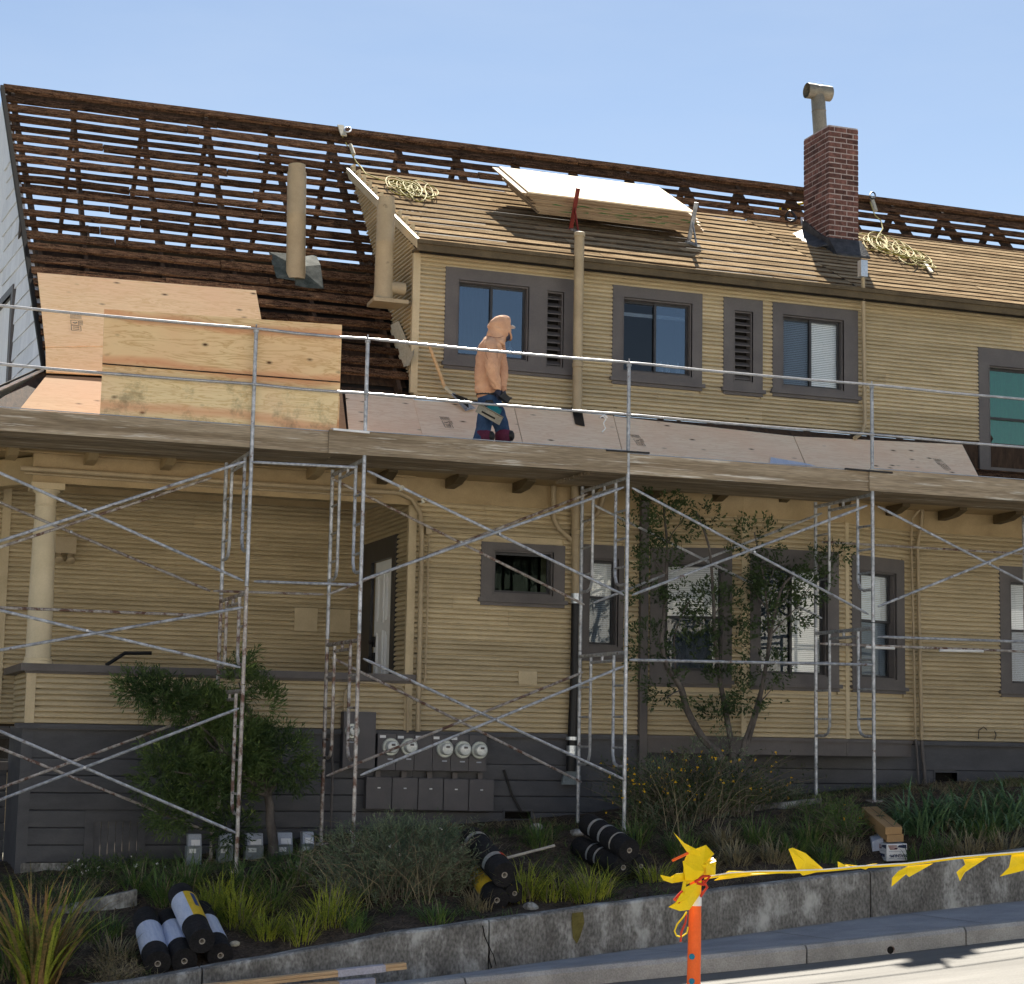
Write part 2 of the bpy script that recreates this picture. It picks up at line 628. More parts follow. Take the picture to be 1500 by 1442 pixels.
MT['rusty'] = noisy('rusty_painted_tube', (0.30, 0.25, 0.22), (0.64, 0.62, 0.60), scale=12, rough=0.55, bump=0.2, metal=0.35,
                    spots=(0.15, 0.085, 0.065), spot_scale=9, spot_thr=(0.50, 0.60), obj_var=0.15)
MT['rail'] = noisy('rail_tube', (0.34, 0.345, 0.36), (0.52, 0.52, 0.53), scale=7, rough=0.33, bump=0.05, metal=0.5,
                   spots=(0.30, 0.24, 0.20), spot_scale=6, spot_thr=(0.64, 0.74))
MT['pipe'] = noisy('beige_painted_pipe', (0.36, 0.285, 0.18), (0.44, 0.35, 0.225), scale=4, rough=0.5, bump=0.08,
                   spots=(0.16, 0.12, 0.07), spot_scale=5, spot_thr=(0.66, 0.78), fineamt=0.05)
MT['blackpipe'] = noisy('black_pipe', (0.012, 0.012, 0.014), (0.02, 0.02, 0.022), rough=0.45, bump=0.02)
MT['flash'] = noisy('old_flashing_metal', (0.04, 0.052, 0.048), (0.12, 0.135, 0.125), scale=8, rough=0.8, bump=0.3, metal=0.0, spec=0.05)
MT['silver'] = noisy('silver_tape', (0.55, 0.60, 0.66), (0.72, 0.76, 0.80), rough=0.3, bump=0.1, metal=0.7)
MT['brick'] = noisy('chimney_brick', (0.11, 0.05, 0.042), (0.27, 0.125, 0.10), scale=14, rough=0.85, bump=0.4, obj_var=0.5,
                    spots=(0.07, 0.05, 0.05), spot_scale=20, spot_thr=(0.6, 0.72), fineamt=0.2)
MT['mortar'] = noisy('mortar', (0.40, 0.33, 0.32), (0.54, 0.46, 0.44), scale=20, rough=0.9, bump=0.3)
MT['tar'] = noisy('tarred_flashing', (0.025, 0.026, 0.03), (0.075, 0.075, 0.08), scale=9, rough=0.6, bump=0.5, spots=(0.22, 0.21, 0.2), spot_scale=16, spot_thr=(0.64, 0.72))
MT['flue'] = noisy('flue_metal', (0.22, 0.20, 0.16), (0.32, 0.29, 0.23), scale=5, rough=0.5, bump=0.05, metal=0.4)
MT['shingle'] = noisy('white_shingle_paint', (0.70, 0.71, 0.76), (0.82, 0.83, 0.87), scale=3, stretch=(1, 6, 1), rough=0.6, bump=0.15, obj_var=0.10, fineamt=0.06)
MT['concrete'] = noisy('stained_concrete', (0.17, 0.16, 0.145), (0.40, 0.39, 0.36), scale=3.2, stretch=(1, 1, 0.55), rough=0.9, bump=0.5, detail=9,
                       spots=(0.50, 0.50, 0.47), spot_scale=3.2, spot_thr=(0.52, 0.70), fine=45, fineamt=0.3)
MT['walk'] = noisy('pavement_concrete', (0.30, 0.30, 0.31), (0.40, 0.40, 0.405), scale=2, rough=0.9, bump=0.2, fine=80, fineamt=0.12)
MT['kerb'] = noisy('kerb_concrete', (0.32, 0.31, 0.295), (0.46, 0.45, 0.43), scale=3, rough=0.9, bump=0.3, obj_var=0.06, fine=70, fineamt=0.15)
MT['road'] = noisy('pale_road', (0.14, 0.136, 0.125), (0.20, 0.195, 0.18), scale=1.2, stretch=(0.4, 2.5, 1), rough=0.9, bump=0.2, fine=90, fineamt=0.15)
MT['opposite'] = noisy('pale_bounce_ground', (0.40, 0.395, 0.38), (0.50, 0.49, 0.47), scale=1, rough=0.9, bump=0)  # unseen ground kept paler than the road to bounce more sunlight
MT['soil'] = noisy('bark_soil', (0.045, 0.034, 0.026), (0.15, 0.11, 0.08), scale=5, rough=0.95, bump=0.8, detail=10, fine=40, fineamt=0.35)
MT['far'] = noisy('far_ground', (0.07, 0.075, 0.05), (0.13, 0.125, 0.09), scale=0.15, rough=0.95, bump=0.1)
MT['meterbox'] = noisy('grey_meter_box', (0.085, 0.082, 0.09), (0.105, 0.10, 0.108), scale=5, rough=0.5, bump=0.03, fineamt=0.05, obj_var=0.06)
MT['meterglass'] = noisy('meter_dome', (0.66, 0.70, 0.69), (0.80, 0.84, 0.82), scale=14, rough=0.15, bump=0, spec=0.8)
MT['meterring'] = noisy('meter_ring', (0.42, 0.46, 0.44), (0.56, 0.60, 0.58), rough=0.35, bump=0, metal=0.3)
MT['white'] = noisy('white_paper', (0.72, 0.73, 0.74), (0.80, 0.81, 0.82), rough=0.6, bump=0, fineamt=0.03)
MT['whitedoor'] = noisy('white_door_paint', (0.82, 0.84, 0.86), (0.88, 0.89, 0.90), rough=0.4, bump=0, fineamt=0.02)
MT['bluebox'] = noisy('grey_blue_pedestal', (0.17, 0.20, 0.21), (0.26, 0.30, 0.31), scale=5, rough=0.5, bump=0.05)
MT['bluelid'] = noisy('pale_blue_lid', (0.38, 0.42, 0.50), (0.48, 0.52, 0.60), scale=5, rough=0.45, bump=0.05)
MT['felt'] = noisy('black_roofing_felt', (0.013, 0.013, 0.015), (0.026, 0.025, 0.028), scale=12, rough=0.8, bump=0.35, fineamt=0.3)
MT['label_w'] = noisy('pale_blue_wrap', (0.50, 0.58, 0.76), (0.66, 0.72, 0.86), scale=6, stretch=(8, 1, 1), rough=0.4, bump=0.05)
MT['label_y'] = noisy('yellow_wrap', (0.72, 0.47, 0.03), (0.80, 0.54, 0.05), rough=0.4, bump=0.03)
MT['label_b'] = noisy('blue_print', (0.02, 0.06, 0.22), (0.03, 0.08, 0.28), rough=0.4, bump=0)
MT['core'] = noisy('cardboard_core', (0.38, 0.34, 0.30), (0.5, 0.46, 0.40), rough=0.8, bump=0.05)
MT['card'] = noisy('brown_cardboard', (0.36, 0.22, 0.10), (0.43, 0.27, 0.13), scale=3, rough=0.8, bump=0.03, fineamt=0.05)
MT['red'] = noisy('red_paint', (0.16, 0.02, 0.015), (0.24, 0.03, 0.02), rough=0.4, bump=0.02)
MT['rope'] = noisy('yellow_green_rope', (0.26, 0.22, 0.04), (0.44, 0.38, 0.10), scale=40, rough=0.8, bump=0.3)
MT['strap'] = noisy('pale_strap', (0.5, 0.45, 0.33), (0.62, 0.57, 0.44), scale=15, rough=0.8, bump=0.1)
MT['tapey'] = noisy('yellow_pennant_plastic', (0.86, 0.60, 0.0), (0.92, 0.66, 0.005), scale=8, rough=0.4, bump=0.15, fineamt=0.03)
MT['orange'] = noisy('orange_post_plastic', (0.86, 0.12, 0.015), (0.92, 0.15, 0.02), rough=0.45, bump=0.03, fineamt=0.04)
MT['redtape'] = noisy('red_ribbon', (0.62, 0.04, 0.015), (0.72, 0.06, 0.02), rough=0.5, bump=0.1)
MT['teal'] = noisy('teal_plastic', (0.0, 0.12, 0.14), (0.005, 0.16, 0.18), rough=0.4, bump=0)
MT['bluedot'] = noisy('blue_button', (0.0, 0.18, 0.30), (0.0, 0.22, 0.36), rough=0.4, bump=0)
MT['hoodie'] = noisy('peach_hoodie', (0.54, 0.28, 0.17), (0.74, 0.44, 0.27), scale=3.5, rough=0.9, bump=0.35, fine=120, fineamt=0.06)
MT['jeans'] = noisy('blue_jeans', (0.018, 0.045, 0.11), (0.045, 0.09, 0.18), scale=7, rough=0.9, bump=0.35, fine=150, fineamt=0.12)
MT['glove'] = noisy('dark_glove', (0.02, 0.025, 0.05), (0.05, 0.055, 0.09), scale=20, rough=0.7, bump=0.2)
MT['kneepad'] = noisy('maroon_knee_pad', (0.07, 0.008, 0.03), (0.12, 0.015, 0.05), rough=0.7, bump=0.1)
MT['skin'] = noisy('skin', (0.40, 0.22, 0.14), (0.46, 0.26, 0.17), rough=0.55, bump=0.03, fineamt=0.03)
MT['lumber'] = noisy('fresh_lumber', (0.56, 0.36, 0.19), (0.70, 0.48, 0.27), scale=4, stretch=(0.7, 6, 6), rough=0.7, bump=0.15, fineamt=0.08)
MT['wrapw'] = noisy('white_lumber_wrap', (0.48, 0.46, 0.52), (0.60, 0.58, 0.64), scale=10, rough=0.6, bump=0.05)
MT['bark'] = noisy('grey_bark', (0.07, 0.06, 0.055), (0.16, 0.14, 0.125), scale=9, stretch=(1, 1, 0.4), rough=0.9, bump=0.5)
MT['leaf_dark'] = leafmat('dark_shrub_leaf', (0.018, 0.044, 0.016), (0.12, 0.18, 0.05), scale=2.2)
MT['leaf_tree'] = leafmat('small_tree_leaf', (0.018, 0.036, 0.013), (0.075, 0.115, 0.04), scale=2.5)
MT['leaf_grey'] = leafmat('grey_green_leaf', (0.06, 0.10, 0.06), (0.22, 0.27, 0.16), scale=3)
MT['grass_y'] = leafmat('yellow_green_blade', (0.10, 0.16, 0.02), (0.50, 0.52, 0.07), scale=3.5, trans=0.35)
MT['grass_g'] = leafmat('green_blade', (0.04, 0.09, 0.025), (0.16, 0.24, 0.06), scale=3, trans=0.3)
MT['flax'] = leafmat('bronze_flax_blade', (0.11, 0.13, 0.04), (0.46, 0.27, 0.11), scale=2.5, trans=0.3)
MT['agap'] = leafmat('dark_strap_leaf', (0.035, 0.085, 0.04), (0.17, 0.28, 0.13), scale=3, trans=0.2, rough=0.4)
MT['dry'] = leafmat('dry_blade', (0.14, 0.12, 0.065), (0.34, 0.29, 0.17), scale=4, trans=0.2)
MT['flower'] = leafmat('yellow_petal', (0.80, 0.42, 0.01), (0.85, 0.60, 0.03), scale=6, trans=0.3)
MT['whiteflower'] = leafmat('white_petal', (0.75, 0.75, 0.72), (0.85, 0.85, 0.8), scale=6)
MT['stem'] = noisy('twig', (0.10, 0.085, 0.06), (0.22, 0.19, 0.14), scale=10, rough=0.9, bump=0.1)

# ------------------------------------------------------------------ ground
def lerp(a, b, t):
    return a + (b - a) * t


def interp(x, pts):
    if x <= pts[0][0]:
        a, b = pts[0], pts[1]
    elif x >= pts[-1][0]:
        a, b = pts[-2], pts[-1]
    else:
        for a, b in zip(pts, pts[1:]):
            if a[0] <= x <= b[0]:
                break
    return lerp(a[1], b[1], (x - a[0]) / (b[0] - a[0]))


YW = 16.5      # street face of the retaining wall
YK = 15.0      # street edge of the pavement
WT = [(-8, -3.0), (2.5, -2.14), (4.96, -1.76), (7.3, -1.50), (9.64, -1.26), (11.5, -1.05), (22, -0.2)]
PG = [(-8, -2.4), (1.0, -1.75), (3.8, -1.42), (5.09, -1.2), (8.1, -1.0), (11.2, -0.66), (13, -0.5), (22, 0.2)]


HOLLOWS = [(at(1308, 1250, 17.4).x, 17.45, 0.16, 0.55), (at(925, 1270, 17.9).x, 17.9, 0.10, 0.6), (at(880, 1250, 18.4).x, 18.4, 0.08, 0.5), (at(735, 1305, 17.3).x, 17.4, 0.07, 0.5), (at(420, 1260, 20.1).x, 20.0, 0.08, 0.9)]


def wall_top(x):
    return interp(x, WT)


def walk_in(x):
    return interp(x, [(-8, -3.1), (4.97, -2.19), (9.6, -1.71), (11.46, -1.56), (24, -0.8)])


def kerb_top(x):
    return interp(x, [(-8, -2.95), (5.46, -1.96), (8.28, -1.78), (10.4, -1.61), (24, -0.65)])


def g(x, y):
    if y < YW:
        return kerb_top(x) - 0.15
    w = wall_top(x) - 0.07
    p = interp(x, PG)
    if y < 19:
        t = (y - YW) / 2.5
        t = t ** 0.85
        z = lerp(w, p, t ** 1.6)
    else:
        z = p + interp(x, [(2, 0.03), (9, 0.03), (12, 0.0)]) * min(y - 19, 2.5)
    for hx, hy, hd, hr in HOLLOWS:
        q = ((x - hx) ** 2 + (y - hy) ** 2) / (hr * hr)
        if q < 6:
            z -= hd * math.exp(-q)
    z += 0.035 * noise.noise(V((x * 1.7, y * 1.7, 0))) + 0.02 * noise.noise(V((x * 6, y * 6, 3)))
    return z


def gpt(px, py, y0=16.55):
    """where the line of sight through that place of the photograph meets the soil"""
    d = ray(px, py)
    y = y0
    while y < 24:
        p = d * (y / d.y)
        if p.z <= g(p.x, p.y):
            return p
        y += 0.02
    return d * (21.0 / d.y)


def xz(px, py, y):
    p = at(px, py, y)
    return p.x, p.z


# soil bed
def grid(fn, x0, x1, nx, y0, y1, ny):
    mb = MB()
    for j in range(ny + 1):
        for i in range(nx + 1):
            x = lerp(x0, x1, i / nx)
            y = lerp(y0, y1, j / ny)
            mb.v.append(V((x, y, fn(x, y))))
    for j in range(ny):
        for i in range(nx):
            a = j * (nx + 1) + i
            mb.f.append((a, a + 1, a + nx + 2, a + nx + 1))
    return mb


grid(g, -6, 20, 260, YW + 0.16, 23.6, 70).build('soil_bed', MT['soil'], smooth=True, kind='structure')
grid(lambda x, y: lerp(kerb_top(x), walk_in(x), (y - YK - 0.15) / (YW - YK - 0.15)), -8, 24, 60, YK + 0.15, YW + 0.02, 4).build(
    'pavement', MT['walk'], smooth=True, kind='structure')


def roadz(x, y):
    e = kerb_top(x) - 0.15
    return e + 0.03 * min(1, (YK - y) / 3)


grid(roadz, -8, 24, 60, 2.0, YK, 14).build('road', MT['road'], smooth=True, kind='structure')
mb = MB()
mb.quad((-1500, -1500, -3.6), (1500, -1500, -3.6), (1500, 1500, -3.6), (-1500, 1500, -3.6))
mb.build('ground', MT['far'], kind='structure')
# street margin on the camera's side
grid(lambda x, y: lerp(roadz(x, 2.0), -2.2, min(1, (2.0 - y) / 8)), -60, 60, 60, -60, 2.0, 20).build('far_side_ground', MT['opposite'], smooth=True, kind='structure')
mb = MB()
for x0, x1 in ((-60, -8), (24, 80)):
    for a, b in ((2, 16.5), (16.5, 70)):
        mb.quad((x0, a, -2.9 if x0 < 0 else -0.7), (x1, a, -3.2 if x0 < 0 else 1.5), (x1, b, -3.2 if x0 < 0 else 1.5), (x0, b, -2.9 if x0 < 0 else -0.7))
mb.build('side_ground', MT['far'], kind='structure')
mb = MB()
mb.quad((-8, 24.0, -1.9), (24, 24.0, -0.9), (24, 90, -0.9), (-8, 90, -1.9))
mb.build('back_ground', MT['far'], kind='structure')

# unseen pale houses added behind the camera to bounce sunlight, also mirrored in the panes
hcols = [(0.78, 0.74, 0.66), (0.80, 0.79, 0.77), (0.76, 0.70, 0.60), (0.80, 0.77, 0.70), (0.74, 0.74, 0.72), (0.79, 0.75, 0.66), (0.77, 0.76, 0.74)]
hx = -34.0
for k, (wd, ht) in enumerate(((10.5, 7.6), (9.5, 8.2), (11, 7.2), (10, 8.4), (9.5, 7.8), (11, 8.0), (10, 7.4))):
    y1 = -13.5 - 0.5 * (k % 3)
    c_ = hcols[k]
    m_ = noisy('stucco_wall', [v * 0.95 for v in c_], c_, scale=2, rough=0.85, bump=0.1, fineamt=0.04)
    desc = ['cream', 'white', 'sand-coloured', 'ivory', 'pale grey', 'buff', 'off-white'][k]
    hs = thing('added_street_house', (hx + wd / 2, y1, -2.4), f'{desc} stucco house added behind the camera to bounce sunlight', 'house', 'pale houses added to bounce sunlight')
    mb = MB()
    mb.box((hx, y1 - 9, -2.6), (hx + wd, y1, ht - 2.2))
    mb.build('wall', m_, hs)
    mb = MB()
    mb.slab([(hx - 0.4, y1 + 0.4, ht - 2.2), (hx - 0.4, y1 - 9.4, ht - 2.2), (hx - 0.4, y1 - 4.5, ht + 0.2)], (wd + 0.8, 0, 0))
    mb.build('roof', MT['rafter'], hs)
    for fl_z in (-1.1, 1.9):
        for q in (0.2, 0.5, 0.8):
            xc = hx + wd * q
            nm_ = 'door' if (fl_z < 0 and q == 0.5) else 'window'
            mb = MB()
            z0_ = -2.3 if nm_ == 'door' else fl_z
            mb.box((xc - 0.6, y1 + 0.001, z0_), (xc + 0.6, y1 + 0.05, fl_z + 1.5))
            mb.build(nm_, MT['sash'], hs)
    hx += wd + 1.2

# kerb stones: a structure with stones as parts
kerb = bpy.data.objects.new('kerb', None)
kerb.location = (8, YK, kerb_top(8))
sc.collection.objects.link(kerb)
BASE[kerb.name] = V(kerb.location)
kerb['kind'] = 'structure'
cuts = [-8, -4, -1, 2.0, 5.0, xz(1182, 1400, YK)[0], xz(1415, 1360, YK)[0], 12.4, 15, 19, 24]
for i, (a, b) in enumerate(zip(cuts, cuts[1:])):
    mb = MB()
    a2, b2 = a + 0.008, b - 0.008
    pr = []
    for x in (a2, b2):
        z = kerb_top(x)
        pr.append([(x, YK, z - 0.35), (x, YK, z - 0.03), (x, YK + 0.03, z + 0.004), (x, YK + 0.15, z + 0.004), (x, YK + 0.15, z - 0.35)])
    n = len(pr[0])
    for k in range(n):
        mb.quad(pr[0][k], pr[1][k], pr[1][(k + 1) % n], pr[0][(k + 1) % n])
    mb.poly(pr[0])
    mb.poly(pr[1][::-1])
    mb.build('kerb_stone', MT['kerb'], kerb)
# drain outlet in the kerb face
mb = MB()
c = at(1304, 1392, YK - 0.004)
mb.lathe(c, (0, -1, 0), [(0, 0.045), (0.004, 0.045), (0.004, 0.034)], 16, cap=False)
mb.build('drain_ring', MT['rusty'], kerb)
mb = MB()
mb.lathe(c + V((0, 0.001, 0)), (0, -1, 0), [(0, 0.036), (0.002, 0.036)], 16)
mb.build('drain_hole', MT['dark'], kerb)

# pavement joints
mb = MB()
for px, py in ((985, 1402), (1180, 1380), (1390, 1347), (820, 1420)):
    p = at(px, py, YK + 0.7)
    x = p.x
    za, zb = kerb_top(x) + 0.006, walk_in(x) + 0.006
    mb.quad((x, YK + 0.16, za), (x + 0.012, YK + 0.16, za), (x + 0.012, YW, zb), (x, YW, zb))
mb.build('pavement_joint', MT['soil'], kind='structure')

# retaining wall
rw = thing('retaining_wall', (8, YW, walk_in(8)), 'low stained concrete retaining wall running uphill between pavement and planting bed', 'retaining wall')
wc = [-8, -3.5, 0.2, 3.1, xz(716, 1390, YW)[0], xz(1275, 1310, YW)[0], 13.6, 17, 22]
for a, b in zip(wc, wc[1:]):
    k = max(2, int((b - a) / 0.12))
    mb = MB()
    prev = None
    for i in range(k + 1):
        x = lerp(a + 0.008, b - 0.008, i / k)
        zt = wall_top(x) + 0.012 * noise.noise(V((x * 2, 0, 7)))
        zb = walk_in(x) - 0.3
        dy = 0.012 * noise.noise(V((x * 1.3, 5, 0)))
        row = [V((x, YW + dy, zb)), V((x, YW + dy, lerp(zb, zt, 0.6))), V((x, YW + dy * 0.5, zt - 0.02)), V((x, YW + 0.02, zt)), V((x, YW + 0.17, zt)), V((x, YW + 0.17, zb))]
        if prev:
            for q in range(len(row) - 1):
                mb.quad(prev[q], row[q], row[q + 1], prev[q + 1])
        else:
            mb.poly(row[::-1])
        prev = row
    mb.poly(prev)
    mb.build('wall_section', MT['concrete'], rw, smooth=True)
# fine crack and mossy stripe
mb = MB()
pts = [(707, 1356), (710, 1372), (718, 1390), (716, 1402), (720, 1418)]
mb.tube([at(px, py, YW - 0.004) for px, py in pts], 0.006, 5)
pts = [(718, 1390), (723, 1400), (727, 1415)]
mb.tube([at(px, py, YW - 0.004) for px, py in pts], 0.004, 5)
mb.build('crack', MT['dark'], rw)
mossm = noisy('moss_stain', (0.13, 0.11, 0.03), (0.19, 0.16, 0.05), scale=9, rough=0.95, bump=0.2)
mb = MB()
a = [(838, 1338), (854, 1336), (856, 1352), (850, 1372), (845, 1383), (839, 1374), (837, 1352)]
mb.poly([at(px, py, YW - 0.016) for px, py in a])
mb.build('moss_stain', mossm, rw)

# ------------------------------------------------------------------ the house
YF = 21.0     # lower front wall
YU = 21.5     # upper front wall
YP = 23.2     # back wall of the porch
BR = V((6.33, 21.5, 4.15))                    # a point of the main roof plane
MS = math.tan(R(47.7))
MN = V((0, -MS, 1)).normalized()
ZRIDGE = 8.62
YRIDGE = BR.y + (ZRIDGE - BR.z) / MS
DC = V((6.27, 21.25, 5.94))                   # corner of the dormer roof
DS = math.tan(R(28.34))
DN = V((0, -DS, 1)).normalized()
ZJ = DC.z + (BR.y - DC.y) * 0                 # helper, overwritten below
# line where the dormer roof meets the main slope
YJ = (DC.z - BR.z + MS * BR.y - DS * DC.y) / (MS - DS)
ZJ = BR.z + MS * (YJ - BR.y)
SK0 = V((0, 21.5, 4.07))                      # top of the skirt roof
SKS = 0.70
SKN = V((0, -SKS, 1)).normalized()
YSK = 20.32


def mz(y):
    return BR.z + MS * (y - BR.y)


def dz(y):
    return DC.z + DS * (y - DC.y)


def skz(y):
    return SK0.z + SKS * (y - SK0.y)


def onmain(px, py):
    return onplane(px, py, BR, MN)


def ondorm(px, py):
    return onplane(px, py, DC, DN)


def onskirt(px, py):
    return onplane(px, py, SK0, SKN)


house = thing('house', (8, YF, -1.2), 'two-storey tan clapboard house with stripped roof battens behind the scaffolding', 'house')

PROF = [(0.0, -0.004)]
for _k in range(3):
    PROF += [(_k / 3 + 0.010, 0.026), (_k / 3 + 0.040, 0.034), (_k / 3 + 0.11, 0.034), (_k / 3 + 0.20, 0.027), (_k / 3 + 0.27, 0.014), (_k / 3 + 0.30, 0.002 if _k < 2 else -0.006)]
PROF.append((1.0, -0.004))


def add_board(mb, P0, U, NN, u0, u1, z, h, slope0=0.0, slope1=0.0, simple=False):
    """one clapboard; slope0/1 shift its ends with height"""
    prof = PROF if not simple else [(0, 0), (0.04, 0.02), (0.5, 0.024), (0.95, 0.02), (1, 0)]
    a = []
    b = []
    for t, o in prof:
        zz = z + t * h
        a.append(P0 + U * (u0 + slope0 * t * h) + NN * o + V((0, 0, zz - P0.z)))
        b.append(P0 + U * (u1 + slope1 * t * h) + NN * o + V((0, 0, zz - P0.z)))
    n0 = len(mb.v)
    k = len(prof)
    mb.v += a + b
    for i in range(k - 1):
        mb.f.append((n0 + i, n0 + k + i, n0 + k + i + 1, n0 + i + 1))
    mb.f.append(tuple(n0 + i for i in range(k)))
    mb.f.append(tuple(n0 + k + i for i in reversed(range(k))))


def cut(u0, u1, holes):
    segs = [(u0, u1)]
    for a, b in holes:
        out = []
        for s, e in segs:
            if b <= s or a >= e:
                out.append((s, e))
            else:
                if a > s:
                    out.append((s, a))
                if b < e:
                    out.append((b, e))
        segs = out
    return [(s, e) for s, e in segs if e - s > 0.02]


def siding(p0, p1, z0, z1, pitch, mat, holes=(), name='front_wall', board='siding_board', joints=True, span=None, backing=True, simple=False, thick=0.12,
           onemesh=False):
    """a wall of clapboards: backing with real openings and boards over it.
    holes are (u0,u1,z0,z1) in wall coordinates"""
    p0 = V((p0[0], p0[1], 0))
    p1 = V((p1[0], p1[1], 0))
    L = (p1 - p0).length
    U = (p1 - p0).normalized()
    NN = V((U.y, -U.x, 0))
    mb = MB()
    if backing:
        extra = [z0 + 0.163 * i for i in range(1, int((z1 - z0) / 0.163) + 1)] if span else []
        zs = sorted(set([z0, z1] + extra + [min(max(h[2], z0), z1) for h in holes] + [min(max(h[3], z0), z1) for h in holes]))
        for za, zb in zip(zs, zs[1:]):
            if zb - za < 1e-4:
                continue
            zm = (za + zb) / 2
            rng = span(zm) if span else (0, L)
            hs = [(h[0], h[1]) for h in holes if h[2] < zm < h[3]]
            for s, e in cut(rng[0], rng[1], hs):
                a = p0 + U * s
                b = p0 + U * e
                mb.slab([a + V((0, 0, za)), b + V((0, 0, za)), b + V((0, 0, zb)), a + V((0, 0, zb))], -NN * thick)
    else:
        mb.slab([p0 + V((0, 0, z0)), p0 + U * 0.01 + V((0, 0, z0)), p0 + U * 0.01 + V((0, 0, z0 + 0.01))], -NN * 0.01)
    wall = mb.build(name, mat, house)
    rows = int(round((z1 - z0) / pitch))
    pitch = (z1 - z0) / rows
    rs = random.Random(int(abs(p0.x * 100) + z0 * 77))
    one = MB()
    for r in range(rows):
        z = z0 + r * pitch
        zm = z + pitch / 2
        rng = span(zm) if span else (0, L)
        if rng[1] - rng[0] < 0.03:
            continue
        hs = [(h[0], h[1]) for h in holes if h[2] < z + pitch * 0.8 and h[3] > z + pitch * 0.2]
        for s, e in cut(rng[0], rng[1], hs):
            parts = [(s, e)]
            if joints and e - s > 1.8 and rs.random() < 0.6:
                m = s + (e - s) * rs.uniform(0.2, 0.8)
                parts = [(s, m - 0.002), (m + 0.002, e)]
            for a, b in parts:
                bm_ = one if onemesh else MB()
                add_board(bm_, p0, U, NN, a, b, z, pitch, simple=simple)
                if not onemesh:
                    bm_.build(board, mat, wall, smooth=True)
    if onemesh:
        one.build(board, mat, wall, smooth=True, kind='stuff')
    return wall


class Fr:
    """wall frame: u along the wall, z up, o outwards"""

    def __init__(s, p0, p1):
        s.p0 = V((p0[0], p0[1], 0))
        s.U = (V((p1[0], p1[1], 0)) - s.p0).normalized()
        s.N = V((s.U.y, -s.U.x, 0))

    def p(s, u, z, o=0):
        return s.p0 + s.U * u + s.N * o + V((0, 0, z))

    def uz(s, px, py):
        q = onplane(px, py, s.p0, s.N)
        return (q - s.p0).dot(s.U), q.z

    def rect(s, x0, x1, y0, y1):
        """pixel rectangle -> u0,u1,z0,z1"""
        ym = (y0 + y1) / 2
        xm = (x0 + x1) / 2
        return s.uz(x0, ym)[0], s.uz(x1, ym)[0], s.uz(xm, y1)[1], s.uz(xm, y0)[1]

    def box(s, mb, u0, u1, z0, z1, o0, o1):
        a = [s.p(u0, z0, o0), s.p(u1, z0, o0), s.p(u1, z1, o0), s.p(u0, z1, o0)]
        mb.slab(a, s.N * (o1 - o0))


def frame4(fr, mb, r, w, o0, o1):
    """rectangular ring; r outer rect; w = (left,right,top,bottom)"""
    u0, u1, z0, z1 = r
    l, rr, t, b = w
    fr.box(mb, u0, u1, z1 - t, z1, o0, o1)
    if b:
        fr.box(mb, u0, u1, z0, z0 + b, o0, o1)
    fr.box(mb, u0, u0 + l, z0 + b, z1 - t, o0, o1)
    fr.box(mb, u1 - rr, u1, z0 + b, z1 - t, o0, o1)


